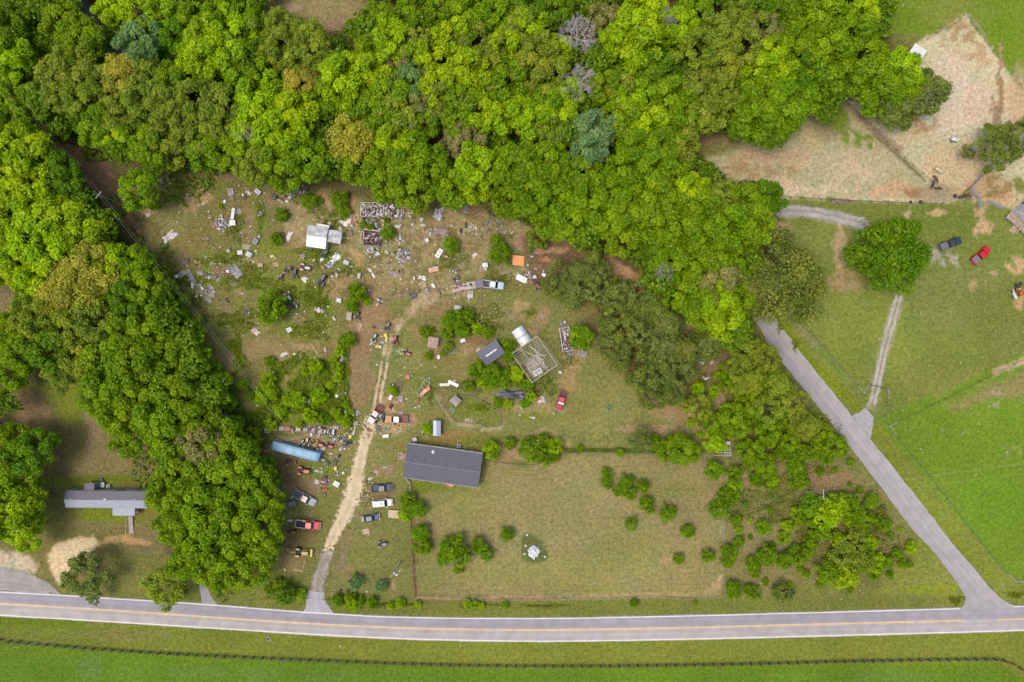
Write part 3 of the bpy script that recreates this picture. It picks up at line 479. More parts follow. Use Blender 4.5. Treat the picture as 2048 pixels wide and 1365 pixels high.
def crown(name, Rr, Hh, nbig, nsub, nleaf, leaf, seed, big=.45, sub=.42, spread=.66, jit=.55, gap=0.0, zmin=-.35):
    r=np.random.default_rng(seed)
    i=np.arange(nbig)+.5; z=1-(1-zmin)*i/nbig; t=i*2.39996+r.random()*6; q=np.sqrt(np.maximum(0,1-z*z))
    D=np.stack([q*np.cos(t),q*np.sin(t),z],1)+r.normal(size=(nbig,3))*.14
    rad=spread*(0.78+.42*r.random(nbig)); C=D*rad[:,None]*np.array([Rr,Rr,Hh]); BR_=Rr*big*(.7+.55*r.random(nbig))
    if gap: k=r.random(nbig)>gap; C,BR_=C[k],BR_[k]
    Ps,Ns,Ts=[],[],[]
    SC,SR_,ST_=[],[],[]
    for c,b in zip(C,BR_):
        dd=ud(nsub,r,-.25); od=c/np.array([Rr,Rr,Hh]); dd=dd+od*.5; dd/=np.linalg.norm(dd,axis=1,keepdims=True)
        sc=c+dd*b*.72*np.array([1,1,.85]); SC.append(sc); SR_.append(b*sub*(.7+.6*r.random(nsub))); ST_.append(np.clip(.5+.16*r.normal()+.14*r.normal(size=nsub),0,1))
    SC=np.concatenate(SC); SR_=np.concatenate(SR_); ST_=np.concatenate(ST_)
    # drop sub-clumps that lie deep inside a neighbour lobe
    keep=np.ones(len(SC),bool)
    for c,b in zip(C,BR_): keep&=~(np.linalg.norm((SC-c)/np.array([1,1,.85]),axis=1)<b*.5)
    SC,SR_,ST_=SC[keep],SR_[keep],ST_[keep]
    k=len(SC); dd=ud(k*nleaf,r,-.5).reshape(k,nleaf,3)
    an=.75+.65*r.random((k,1,3)); P=SC[:,None]+dd*an*SR_[:,None,None]*(.65+.55*r.random((k,nleaf,1))); N=dd+r.normal(size=dd.shape)*jit; N[...,2]+=.5; N/=np.linalg.norm(N,axis=2,keepdims=True)
    T=np.clip(ST_[:,None]+.13*r.normal(size=(k,nleaf))+.10*dd[...,2],0,1)  # random leaf tint, plus light from above painted in as paler clump tops
    P=P.reshape(-1,3); N=N.reshape(-1,3); T=T.ravel()
    V,F=quads(P,N,leaf,r)
    # twiggy stray leaves beyond the outline
    return npmesh(name,V,F,LEAF,[('tint','FACE','FLOAT',T)])
def pine_crown(name, Rr, Hh, seed, n=26, leaf=.30):
    r=np.random.default_rng(seed); Ps,Ns,Ts=[],[],[]
    for b in range(n):
        az=b*2.39996+r.normal()*.2; zz=r.random(); ln=Rr*(1.0-.55*zz)*(.75+.35*r.random()); z0=Hh*(-.7+1.5*zz); tb=np.clip(.5+.16*r.normal(),0,1)
        m=8
        for j in range(m):
            f=(j+1.2)/m; w=.35*Rr*f*(1-.3*f)
            for k in range(4):
                c=np.array([math.cos(az)*ln*f,math.sin(az)*ln*f,z0+ln*.22*f])+r.normal(size=3)*np.array([w,w,w*.5])*.55
                q=ud(16,r,-.3); Ps.append(c+q*.24*Rr/3*1.2*(.6+.6*r.random((16,1)))*1.6); Nn=q+r.normal(size=q.shape)*.6; Nn[:,2]+=.3; Ns.append(Nn/np.linalg.norm(Nn,axis=1,keepdims=True)); Ts.append(np.clip(tb+.12*r.normal()+.14*r.normal(size=16),0,1))
    P=np.concatenate(Ps); N=np.concatenate(Ns); T=np.concatenate(Ts); V,F=quads(P,N,leaf,r); return npmesh(name,V,F,LEAF,[('tint','FACE','FLOAT',T)])
R0=6.0
BIG=[crown('crown',R0,5.4,int(17+i%3*4),17,34,.29,100+i,big=.36+.03*(i%3),sub=.33,spread=.70,zmin=-.6,jit=.85) for i in range(7)]
OLV=[crown('crown',R0,4.4,26,9,34,.28,140+i,big=.27,sub=.5,spread=.76,jit=.75) for i in range(4)]   # small leaved, open
PAL=[crown('crown',R0,4.4,20,9,44,.26,160+i,big=.33,sub=.55,spread=.72,jit=.9) for i in range(2)]
PIN=[crown('crown',R0,5.0,30,8,34,.30,180+i,big=.24,sub=.5,spread=.80,jit=.9,gap=.12) for i in range(4)]+[pine_crown('crown',R0,4.5,190+i,34,.30) for i in range(2)]
SHR=[crown('crown',2.4,2.0,20,10,18,.17,200+i,big=.34+.03*(i%3),sub=.42,spread=.68,jit=1.0,zmin=-.6) for i in range(5)]
SPR=[crown('crown',2.0,2.2,26,7,20,.15,220+i,big=.26,sub=.5,spread=.74,jit=.9,zmin=-.6) for i in range(2)]
ONE=crown('crown',R0*1.5,5.5,52,14,34,.30,250,big=.27,sub=.36,spread=.72,jit=.9)
ONE2=crown('crown',R0*1.5,5.5,46,11,44,.27,251,big=.25,sub=.5,spread=.78,jit=.9)
def limbs(name, h, r0, seed, n=6, mat=None):
    r=random.Random(seed); m=MB(); m.tube([(0,0,-.3),(.05*h*.3,0,h*.35),(0,.04*h,h*.95)],r0,7,r0*.35)
    for i in range(n):
        a=i*2.4+r.random(); z0=h*(.35+.4*i/n); l=h*.42*(.7+.5*r.random())
        m.tube([(0,0,z0),(math.cos(a)*l*.5,math.sin(a)*l*.5,z0+l*.35),(math.cos(a)*l,math.sin(a)*l,z0+l*.75)],r0*.45,5,r0*.1)
    return m.mesh(name, mat or BARK)
TRK=[limbs('trunk',10,.32,i) for i in range(3)]; TRKS=[limbs('trunk',2.2,.09,10+i,5) for i in range(2)]
def deadmesh(name, seed, H=12, spread=5.0):
    r=random.Random(seed); m=MB(); cnt=[0]
    def br(p,d,l,rad,dep):
        if dep==0 or cnt[0]>2400: return
        cnt[0]+=1; q=p+d*l; mid=p+d*l*.5+Vector((r.gauss(0,1),r.gauss(0,1),r.gauss(0,.5)))*l*.07
        m.tube([p,mid,q],rad*1.5,4,rad*.9)
        for i in range(3):
            nd=(d+Vector((r.gauss(0,1),r.gauss(0,1),r.gauss(0,.55)))*.75).normalized(); nd.z=max(nd.z,-.05); br(q,nd,l*(.62+.2*r.random()),rad*.6,dep-1)
    m.tube([(0,0,-.3),(.1,0,H*.5)],.28,6,.2)
    for i in range(10):
        a=i*2.4; br(Vector((.1,0,H*(.4+.02*i))),Vector((math.cos(a)*.8,math.sin(a)*.8,.7)).normalized(),H*.15,.12,6)
    return m.mesh(name,DEADBARK)
DEAD=[deadmesh('bare_branches',s) for s in (3,8)]
TC={'Y':((166,198,10),'yellow-green'),'G':((134,168,10),'green'),'D':((112,152,14),'dark green'),'O':((150,168,48),'olive'),'B':((130,166,98),'blue-green'),
    'P':((190,188,70),'pale yellow'),'K':((134,150,66),'grey-green'),'T':((158,156,90),'grey-olive')}
LM=[('white metal shed',650,475),('grey-roofed ranch house',886,930),('long trailer home',215,1000),('dead grey trees',1157,110),('bare dirt paddock',1880,260),('gravel lane',1640,430),('two parked pickups',1925,500),
    ('roofless timber frame',1070,718),('fork of the side road',1960,1180),('dirt driveway',700,1000),('brown clearing with wires',200,360),('shaded lane',240,90),('blue bus',590,903),('stacked grey pallets',400,570),('creek bed gap',940,290),
    ('white rock pile',1066,1102),('litter-strewn strip by pines',1260,550),('orange sheet stack',1037,522),('double power pole in scrub',1640,990),('bulldozed orange bank',140,1110),('main road bend',480,1235),('top clearing',620,20),('red pickup on lawn',1122,801),('pale far paddock corner',1420,300),('gravel apron',1725,850),('west clearing',15,640),('transformer pole',795,1130),('covered white dome',1044,672)]
def desc(c): return TC[c][1]
PLANTS=[]
def direction(dx,dy):
    a=math.degrees(math.atan2(-dy,dx))%360
    return ['right of','up-right of','above','up-left of','left of','down-left of','below','down-right of'][int((a+22.5)//45)%8]
def plant(x,y,r,c,kind=None):
    if kind=='pine' and x>1470 and int(x)%4<3: c='O'
    if kind=='bush' and 480<x<705 and 700<y<870 and c=='G': c,r=('Y' if int(x+y)%3 else 'G'),r*.85
    PLANTS.append([x,y,r,c,kind])
FOREST='''30 20 35 D;20 70 40 D;78 15 30 D;104 8 22 Y;30 118 38 Y;128 42 38 G;170 80 40 G;150 118 36 O;225 18 32 Y;275 25 46 Y;322 22 38 Y;356 8 28 D;284 82 42 B;345 75 32 D;400 50 38 G;425 92 46 Y;470 62 40 Y;402 122 42 Y;462 122 40 Y;440 20 32 G;498 42 32 G;
112 148 38 O;168 150 42 O;95 196 40 O;132 190 36 O;78 208 26 T;172 200 36 O;212 165 34 O;250 150 38 P;302 150 42 O;342 160 32 G;285 200 42 O;328 215 38 O;250 222 38 O;210 235 32 D;190 262 32 G;238 270 36 Y;275 282 34 Y;236 306 22 G;300 300 36 G;342 290 42 O;384 270 42 O;430 258 46 O;398 205 46 O;446 205 44 O;352 235 38 O;410 305 38 G;460 305 38 G;310 338 20 Y;277 382 38 G;
490 165 34 D;522 132 36 G;482 108 30 G;560 60 40 O;602 82 36 O;570 100 42 O;630 92 38 O;642 130 40 O;592 122 32 O;540 96 30 Y;528 200 46 Y;605 166 32 P;575 190 36 G;522 242 48 Y;562 280 50 Y;505 272 44 Y;592 232 42 Y;566 332 44 G;506 336 36 O;622 322 38 G;
690 166 48 Y;660 196 38 G;712 212 40 G;700 282 46 P;742 150 36 Y;725 55 30 Y;790 80 42 Y;760 40 32 G;748 118 40 G;830 30 42 G;880 18 36 G;838 88 34 O;800 132 34 T;872 112 40 Y;932 150 44 Y;872 172 40 Y;780 190 44 G;826 164 42 B;800 222 44 O;842 212 38 T;750 222 40 G;890 205 38 O;846 248 32 G;922 198 40 G;962 170 38 O;952 90 44 O;902 70 38 Y;942 36 40 G;990 28 40 G;1002 90 40 Y;1032 56 40 O;982 130 40 O;1012 162 44 G;962 222 42 Y;912 240 34 G;1002 228 40 Y;
722 332 40 G;762 318 40 G;794 292 42 Y;832 322 46 G;772 362 42 G;822 372 46 G;870 340 42 G;926 275 36 T;960 332 44 Y;946 374 36 Y;902 378 40 G;
1060 24 38 D;1112 22 36 D;1080 104 42 O;1062 60 34 Y;1112 104 32 Y;1062 135 40 O;1102 160 44 O;1152 108 24 Y;1212 42 34 T;1265 60 52 Y;1262 112 48 Y;1218 100 34 Y;1290 26 42 Y;1352 52 40 Y;1394 16 38 G;1200 120 26 T;1256 152 24 T;1304 140 34 D;1400 102 46 O;1432 70 40 O;1474 48 38 O;1442 132 42 O;1484 100 40 O;1402 162 40 O;1432 192 42 O;1412 232 36 O;1522 62 36 T;1550 22 36 D;1546 104 34 Y;1522 150 38 Y;1532 198 44 G;1502 238 44 G;1548 248 46 G;
1132 190 34 Y;1122 228 38 Y;1086 212 38 G;1062 242 38 Y;1038 212 34 Y;1100 262 34 O;1140 262 30 O;1190 268 42 B;1176 304 32 B;1202 172 36 G;1232 182 36 O;1262 202 38 Y;1302 182 38 G;1342 202 42 G;1372 232 38 G;1242 242 38 G;1292 252 40 Y;1332 262 38 G;1362 292 34 O;1322 302 40 G;1272 302 38 G;1252 342 42 G;1302 352 44 G;1350 338 36 G;1234 384 38 G;1040 332 44 G;1092 322 42 G;1010 340 44 G;1062 364 40 G;1112 352 42 G;1162 342 40 G;1022 400 38 G;1072 402 42 G;1122 402 44 G;1142 442 42 G;1182 402 42 G;1102 446 34 G;1172 466 30 G;1212 432 42 G;
1262 420 44 G;1252 468 40 G;1300 402 44 G;1302 452 46 G;1342 402 42 G;1352 470 46 G;1392 422 44 G;1402 480 42 G;1442 402 42 O;1442 452 44 G;1492 402 38 G;1500 450 42 G;1526 402 36 D;1380 382 34 Y;1342 522 42 G;1318 556 30 G;1392 542 40 G;1442 512 38 G;1362 596 34 G;1424 562 42 T;1432 606 38 Y;1452 642 40 Y;1402 622 34 G;1484 602 34 G;1470 662 30 G;1505 540 30 O;
1602 42 44 G;1642 52 48 G;1592 92 40 G;1642 112 48 G;1692 62 44 G;1722 112 48 G;1684 152 44 G;1744 160 46 G;1622 160 42 D;1580 165 36 Y;1572 218 46 G;1796 142 42 Y;1772 182 44 G;1806 180 36 G;1662 186 30 K;1792 218 38 K;1842 188 42 K;1722 24 32 Y;1530 270 30 G;1600 200 36 G;1500 200 30 G;
30 262 40 G;18 202 38 G;32 302 46 Y;20 352 46 Y;72 312 44 Y;62 372 50 Y;110 332 38 D;134 368 32 D;20 432 46 Y;92 420 50 Y;134 440 46 Y;160 408 28 G;62 482 50 Y;18 492 38 G;122 502 50 Y;172 470 44 Y;200 450 30 G;182 522 48 P;92 542 48 Y;50 548 36 Y;152 572 48 P;212 562 44 P;234 522 42 Y;112 594 42 P;252 602 36 D;290 572 36 G;282 530 34 G;312 602 32 G;336 642 30 Y;302 652 38 G;252 672 42 G;192 640 46 O;142 652 44 O;62 645 42 O;22 652 34 G;100 702 44 D;42 702 44 G;20 742 38 G;162 702 44 O;122 742 34 O;210 712 50 G;272 722 46 G;332 702 34 G;372 682 28 Y;384 722 32 Y;352 752 38 G;302 780 44 G;222 772 46 G;252 822 46 G;202 802 34 G;322 832 46 G;372 802 42 G;402 842 40 G;424 782 30 G;262 880 34 G;342 880 44 G;402 890 44 T;450 880 40 G;362 940 50 G;432 950 50 G;482 922 42 G;502 972 42 G;342 992 40 G;402 1012 50 G;452 1030 28 Y;482 1032 46 G;532 1002 34 G;354 1050 38 G;402 1082 46 G;462 1092 48 G;522 1072 42 G;372 1120 34 G;432 1138 40 G;492 1138 38 G;536 1104 28 G;
20 882 40 G;62 902 44 D;20 952 48 G;58 1000 34 G;20 1022 48 Y;52 1062 36 Y;8 810 26 G'''
for e in FOREST.replace('\n','').split(';'):
    x,y,r,c=e.split(); plant(float(x),float(y),float(r),c)
for e in '318 548 22 G;336 574 22 Y;350 604 22 G;362 632 20 G;388 668 20 Y;402 700 20 G;424 738 20 G;440 762 22 Y;400 760 24 G;432 800 24 G;456 806 18 G;470 852 22 G;500 880 24 G;528 930 22 G;545 960 20 D;372 600 12 G;395 640 12 G;310 410 12 G'.split(';'):
    q=e.split(); plant(float(q[0]),float(q[1]),float(q[2]),q[3],'small')
for e in '170 1150 44 K;335 1172 40 O;1775 505 74 D 1;1556 562 78 K 2;1990 292 44 K;2034 276 38 K'.split(';'):
    q=e.split(); plant(float(q[0]),float(q[1]),float(q[2]),q[3],'solo'+(q[4] if len(q)>4 else '0'))
for e in '''1112 560 32 K;1140 585 34 K;1152 548 28 K;1192 546 26 K;1196 580 30 K;1236 592 36 K;1272 590 36 K;1300 618 36 K;1332 650 34 K;1240 646 40 K;1290 658 40 K;1226 690 32 K;1268 718 42 K;1320 700 40 K;1366 700 34 K;1310 758 40 K;1352 742 36 K;1342 785 28 K;1300 795 26 K;1412 690 36 K;1186 516 20 K;1074 476 24 O;980 408 24 T;1492 700 36 K;1524 716 34 K;1500 762 32 K;1550 768 32 K;1586 806 30 K;1538 812 34 K;1480 735 28 K;1590 846 26 G;1536 858 26 G;1614 850 28 K;1642 872 26 G;1670 890 24 G;1455 760 20 G;1395 815 28 O;1462 832 28 G;1432 850 24 G;1498 812 26 G;1366 898 34 G;1345 902 28 G;1500 904 26 G;1530 930 24 G;1580 884 20 G;1280 882 22 K;1480 855 22 G;1175 545 18 K;1700 740 1 K'''.replace('\n','').split(';')[:-1]:
    x,y,r,c=e.split(); plant(float(x),float(y),float(r),c,'pine' if c in 'K' else 'small')
for e in '''1212 947 13 G;1214 966 13 G;1254 963 15 G;1285 974 14 G;1238 982 13 G;1260 987 15 G;1294 1010 17 G;1336 1027 17 G;1263 1048 13 G;1375 1062 16 G;1416 1111 15 G;1356 1118 12 G;1014 1069 15 G;905 1096 26 G;888 1116 17 G;925 1115 20 G;958 1092 18 G;974 1110 14 G;917 1139 10 G;841 1066 20 G;846 1093 19 G;818 1002 18 G;836 1018 18 G;810 1030 13 Y;1430 940 21 G;1470 946 18 G;1468 972 15 Y;1460 992 20 G;1438 1017 21 G;1471 1040 14 G;1478 1060 9 Y;1476 1085 13 G;1458 1105 17 G;1456 1122 14 G;1527 1054 17 G;1575 1052 14 Y;1565 1075 13 Y;1533 1112 22 G;1505 1130 16 G;1510 1146 12 G;1590 1112 22 G;1565 1122 17 G;1610 1104 16 G;1620 1086 15 G;1466 1180 19 G;1502 1184 17 G;1565 1184 21 K;1612 1148 9 G;1676 1078 16 Y;1742 1001 17 G;1765 1022 11 K;1732 1042 20 G;1766 1047 16 G;1822 1096 13 Y;1794 1108 13 G;1806 1128 12 G;1590 1024 12 Y;
1620 1010 24 G;1660 1016 30 Y;1648 1040 28 Y;1600 1034 18 G;1690 1005 24 G;1712 1030 20 G;1642 1062 22 G;1700 1038 18 G;1712 1072 22 O;1684 1108 26 O;1655 1144 24 G;1692 1154 24 Y;1722 1118 28 O;1750 1122 20 Y;1745 1145 16 G;1738 1086 18 Y;1662 1116 10 Y;1772 1126 16 G;
545 618 33 G;562 430 14 G;618 404 17 G;680 400 18 G;690 425 14 G;552 478 15 G;714 586 20 G;704 612 14 G;734 603 9 Y;697 680 17 G;680 704 13 G;675 735 12 Y;775 466 15 G;727 449 9 G;742 457 9 G;772 440 7 G;904 492 17 G;1000 508 22 G;994 480 12 G;1163 674 27 G;850 665 14 G;862 660 8 G;908 642 24 G;932 632 18 G;925 662 16 G;896 668 14 G;955 658 12 Y;975 664 13 G;857 712 9 G;896 694 12 O;886 706 8 O;956 742 20 G;985 752 24 G;1004 757 20 G;1032 748 18 Y;1036 762 13 G;968 766 14 Y;1016 808 10 Y;996 806 11 G;1056 770 14 G;1064 794 12 Y;1006 690 10 Y;1018 712 14 G;1020 690 11 G;1050 808 11 G;940 772 10 G;984 900 19 Y;1020 888 13 G;1062 898 24 G;1086 882 15 G;1110 894 18 Y;1088 912 20 G;1110 912 12 G;1310 885 16 G;1240 906 9 G;1160 896 8 G;1325 890 12 K;856 856 12 Y;784 779 9 Y;790 786 8 G;536 762 20 G;528 784 20 G;545 786 16 G;538 722 12 G;632 735 17 Y;612 742 12 G;596 800 20 G;576 800 16 G;560 822 16 G;640 790 18 Y;620 830 18 G;650 838 16 G;672 826 14 G;690 842 13 Y;660 770 12 G;676 756 12 G;525 800 14 G;500 790 12 G;486 770 14 G;600 850 10 G;632 806 12 G;542 850 13 Y;693 810 8 Y;702 824 8 G;668 718 9 Y;680 744 8 Y;
706 1210 14 Y;572 1188 22 D;600 1190 12 Y;556 1168 13 O;540 1180 12 G;745 1205 12 G;781 1212 8 Y;800 1208 11 Y;835 1209 8 Y;935 1208 10 Y;948 1209 9 Y;962 1211 8 Y;1010 1211 8 G;1268 1206 10 G;1390 1205 5 G;676 1200 12 G;700 1194 12 G;720 1202 10 G;
1395 778 16 Y;1430 780 12 Y;1425 790 10 Y;1475 778 17 Y;1446 735 10 Y;1436 752 10 Y;1520 755 12 Y;1535 745 12 Y;1385 845 12 Y;1430 884 24 Y;1444 825 9 Y;1520 890 12 Y;1540 885 12 Y;1560 905 14 G;1600 930 10 G;1632 902 14 G;1592 858 16 Y;1630 868 10 Y;1545 975 10 G;1598 960 20 G;1588 938 18 G;1540 950 18 G;1512 960 16 G;1500 925 16 G;1545 962 12 Y;640 402 7 G;1610 905 18 G;1650 915 16 G;1585 915 16 G;1635 890 14 G;420 372 1 G;575 430 6 G;466 560 1 G;810 600 1 G;440 412 5 Y;1300 778 1 G;1525 800 11 G;1560 835 10 Y;1516 838 12 G;1555 868 10 G;1612 875 10 G;1600 828 12 G;1630 835 9 Y;1552 738 9 G;1470 700 10 G;1490 880 10 G;1462 870 10 Y;1410 850 9 G;1402 770 10 G;1490 835 10 G;1660 900 10 G;1685 905 9 G;1700 925 8 G;1640 945 9 G;1670 940 7 G;1560 1000 7 G;1620 990 8 Y;1490 1010 8 G;1540 1020 7 G;1500 1040 7 Y;1500 1075 6 G;1545 1090 7 G;1600 1140 7 G;1640 1170 8 G;1580 1170 7 Y;1530 1165 8 G;1700 1180 7 G;1780 1150 8 G;1820 1130 7 G;1780 1070 8 G;1800 1060 6 Y;1720 980 8 G;1700 970 6 G;1400 870 8 Y'''.replace('\n','').split(';'):
    x,y,r,c=e.split()
    if float(r)>2: plant(float(x),float(y),float(r),c,'bush')
plant(712,1166,15,'B','spruce'); plant(762,1172,13,'B','spruce')
for x,y,r in ((1158,58,36),(1160,158,36),(1348,22,22),(484,262,22),(1335,545,20)): plant(x,y,r,'T','dead')
# fill small gaps in the canopy with lower trees
FP=[[(-80,-80),(200,-80),(260,100),(420,-80),(520,-80),(540,70),(640,70),(720,90),(740,-80),(1760,-80),(1780,110),(1700,200),(1550,270),(1390,260),(1370,330),(1430,360),(1540,390),(1500,440),(1530,500),(1480,640),(1380,600),(1300,530),(1180,480),(1080,450),(940,410),(820,395),(700,360),(640,340),(440,320),(330,330),(250,340),(160,290),(60,190),(-80,150)],
    [(-80,200),(60,260),(170,380),(260,510),(420,740),(420,830),(520,900),(550,1050),(500,1150),(370,1150),(330,1050),(330,940),(230,830),(180,780),(130,740),(90,700),(60,600),(30,560),(-80,530)],[(-80,690),(60,660),(70,760),(-80,770)],[(-80,860),(40,860),(40,1060),(-80,1080)]]
GAP=[(15,640,45),(130,300,40),(190,350,45),(235,410,55),(265,470,48),(285,520,30),(830,255,34),(930,290,24),(870,285,20),(1085,302,16),(200,60,26),(240,110,30),(265,135,22),(165,15,24),(575,20,50),(660,20,40),(630,55,34)]
base=list(PLANTS); rr=random.Random(5)
for gy_ in range(-70,1180,26):
    for gx_ in range(-80,1800,26):
        x,y=gx_+rr.uniform(-9,9),gy_+rr.uniform(-9,9)
        if not any(inpoly(p,np.array([x]),np.array([y]))[0] for p in FP): continue
        if any(math.hypot(x-g[0],y-g[1])<g[2]+8 for g in GAP): continue
        if any(math.hypot(x-p[0],y-p[1])<p[2]*.82+8 for p in base): continue
        base.append([x,y,26,rr.choice('GGDO'),None]); PLANTS.append([x,y,rr.uniform(24,32),rr.choice('GGDOD'),'low'])
names={'bush':('shrub','rounded shrub','rounded shrubs'),'spruce':('spruce_tree','small spruce','spruces'),'dead':('dead_tree','leafless dead tree','dead trees'),'pine':('pine_tree','open crowned pine','pines'),'low':('forest_tree','low broadleaf tree','low broadleaf trees')}
info=[]
for p in PLANTS:
    x,y,r,c,k=p; nm,one,many=names.get(k,('forest_tree','broadleaf tree','broadleaf trees')) if not (k or '').startswith('solo') else ('shade_tree','broad shade tree','shade trees')
    if k=='small': nm,one,many='young_tree','young tree','young trees'
    l=min(LM,key=lambda q:math.hypot(q[1]-x,q[2]-y)); d=direction(x-l[1],y-l[2])
    size='large ' if (r>=46 or (k=='bush' and r>=20)) else ('small ' if (r<=32 and k not in('bush','spruce')) or (k=='bush' and r<=12) else '')
    info.append((x,y,nm,size,desc(c) if k!='dead' else 'grey',one,many,f'{d} the {l[0]}'))
from collections import defaultdict
grp=defaultdict(list)
for i,t in enumerate(info): grp[(t[3],t[4],t[5],t[7])].append(i)
ORD=['first','second','third','fourth','fifth','sixth','seventh','eighth','ninth','tenth']
LAB={}
for k,ids in grp.items():
    ids.sort(key=lambda i:info[i][0]); size,cn,one,pos=k
    for j,i in enumerate(ids):
        LAB[i]=f'{size}{cn} {one} {pos}' if len(ids)==1 else f'{size}{cn} {one} {pos}, {ORD[j] if j<10 else str(j+1)+"th"} from left'
GN={'shrub':'shrubs in the lawns and scrub','pine_tree':'pines of the thin grove','forest_tree':'trees of the woods','dead_tree':'dead trees in the woods','spruce_tree':'small spruces by the road','young_tree':'young trees in the scrub','shade_tree':'free-standing shade trees'}
def pick(lst,i): return lst[(i*7+3)%len(lst)]
rt=random.Random(99)
tall=[i for i,p in enumerate(PLANTS) if info[i][2]=='forest_tree' and 0<=p[0]<=2048 and p[1]>=0]
tall.sort(key=lambda i:-PLANTS[i][2]); KEEP=set(tall[:288]); LOWP=[]
LOWM=crown('low_leaves',R0,4.2,12,8,16,.62,777,big=.42,sub=.5,spread=.64)
lv=np.empty(len(LOWM.vertices)*3,np.float32); LOWM.vertices.foreach_get('co',lv); lv=lv.reshape(-1,3); lt=np.empty(len(LOWM.polygons),np.float32); LOWM.attributes['tint'].data.foreach_get('value',lt)
for i,(x,y,r,c,k) in enumerate(PLANTS):
    nm=info[i][2]; rm_=r*S
    if k=='bush': h=max(.6,rm_*.75); me=pick(SHR,i); base_r=2.4; tr=pick(TRKS,i)
    elif k=='spruce': h=1.4; me=pick(SPR,i); base_r=2.0; tr=pick(TRKS,i)
    elif k=='dead': h=0
    elif k=='pine': h=5.0+rt.random()*1.5; me=pick(PIN,i); base_r=R0; tr=pick(TRK,i)
    elif k=='small': h=max(2.2,rm_*.8); me=pick(OLV if c in 'OT' else BIG,i); base_r=R0; tr=pick(TRK,i)
    elif k=='low': h=4.2+rt.random(); me=pick(BIG,i); base_r=R0; tr=pick(TRK,i)
    elif k and k.startswith('solo'):
        h=6.5; me={'1':ONE,'2':ONE2}.get(k[4:],OLV[i%4]); base_r=R0*1.5 if k[4:] in ('1','2') else R0; tr=pick(TRK,i)
        if r<60: h=5.5
    else: h=7.0+rt.random()*2.6+(r-38)*.05; me=pick(OLV if c in 'OT' and i%2 else (PAL if c=='P' else BIG),i); base_r=R0; tr=pick(TRK,i)
    if c=='P' and k is None: me=pick(PAL,i)
    if nm=='forest_tree' and i not in KEEP:
        k_=(HC-h)/HC; a=rt.random()*6.28; s_=rm_/R0*1.06; q=lv*s_; LOWP.append(np.stack([q[:,0]*math.cos(a)-q[:,1]*math.sin(a)+(x-1024)*S*k_,q[:,0]*math.sin(a)+q[:,1]*math.cos(a)+(682.5-y)*S*k_,q[:,2]+h],1)); continue
    k_=(HC-h)/HC; root=thing(nm,LAB[i],'shrub' if nm=='shrub' else 'tree',1024+(x-1024)*k_,682.5+(y-682.5)*k_,0,GN[nm])
    a=rt.random()*6.28
    if k=='dead':
        s_=rm_/4.3; o=link('bare_branches',pick(DEAD,i),root,rot=(0,0,a),sc=(s_,s_,1.4)); root.location=W(x,y,14).to_2d().to_3d(); continue
    s_=rm_/base_r*({'solo1':.93,'solo2':1.0,None:.98}.get(k,.93)); zs=s_*(.92+.16*rt.random())
    col=lin(TC[c][0])*ALB*(1.16+.22*rt.random()); col=col*np.array([1+.08*rt.uniform(-1,1),1,1+.2*rt.uniform(-1,1)])
    o=link('crown',me,root,(0,0,h),(rt.uniform(-.08,.08),rt.uniform(-.08,.08),a),(s_*rt.uniform(.95,1.06),s_*rt.uniform(.95,1.06),zs)); o.color=(*[float(q) for q in col],1)
    th=h/10.0 if base_r>3 else h/2.0
    link('trunk',tr,root,(0,0,0),(0,0,a),(max(th,.2)*1.0,)*3)
nV=len(lv); VV=np.concatenate(LOWP); FF=np.arange(len(VV)).reshape(-1,4)
o=link('lower_wood_trees',npmesh('lower_wood_trees',VV,FF,LEAF,[('tint','FACE','FLOAT',np.tile(lt,len(LOWP)))])); o.color=(*[float(q) for q in lin((120,156,14))*ALB*1.1],1)
tag(o,'smaller green treetops filling the gaps between the taller trees of the woods','treetops',kind='stuff')
print('low trees',len(LOWP),'plants',len(PLANTS))
# low growth that nobody could count
def weeds(name,label,cat,patches,color,dens,leaf,hmax,seed):
    r=np.random.default_rng(seed); Ps=[]
    for (x,y,rx,ry) in patches:
        n=int(rx*ry*3.14*S*S*dens); a=r.random(n)*6.283; q=np.sqrt(r.random(n)); q=q*(.8+.35*np.sin(a*3+x)+.2*np.sin(a*7+y)); cx=(x+rx*q*np.cos(a)-1024)*S; cy=(682.5-y+ry*q*np.sin(a))*S
        hum=.5+.5*np.sin(cx*1.3+np.sin(cy*1.7)*2)*np.sin(cy*1.1+np.sin(cx*.9)*2)
        Ps.append(np.stack([cx,cy,.05+hmax*(.15+.85*hum)*r.random(n)**.6],1))
    P=np.concatenate(Ps); N=r.normal(size=P.shape)*.6; N[:,2]+=1; N/=np.linalg.norm(N,axis=1,keepdims=True)
    V,F=quads(P,N,leaf,r); T=np.clip(.5+.2*np.sin(P[:,0]*.8)*np.sin(P[:,1]*.9)+.2*r.normal(size=len(P)),0,1)
    o=link(name,npmesh(name,V,F,LEAF,[('tint','FACE','FLOAT',T)])); o.color=(*[float(q) for q in lin(color)*ALB*.95],1)
    return tag(o,label,cat,kind='stuff')
weeds('weed_patch','leafy green weeds overgrowing the lot beside the dirt driveway','weeds',[(560,740,26,26),(600,720,30,14),(640,745,40,30),(600,790,50,36),(650,800,46,44),(560,820,46,30),(690,700,14,40),(690,770,12,40),(700,840,14,24),(520,830,20,20),(480,720,16,30),(470,690,14,20)],(144,170,16),30,.20,.8,1)
weeds('ditch_weeds','rank green weeds along the roadside ditch and banks','weeds',[(575,1188,42,12),(690,1200,40,12),(780,1210,60,6),(950,1210,50,5),(1080,1212,60,4),(1910,1200,20,10),(2030,1190,26,8),(1560,655,8,14),(1590,690,8,16)],(138,148,14),20,.18,.5,2)
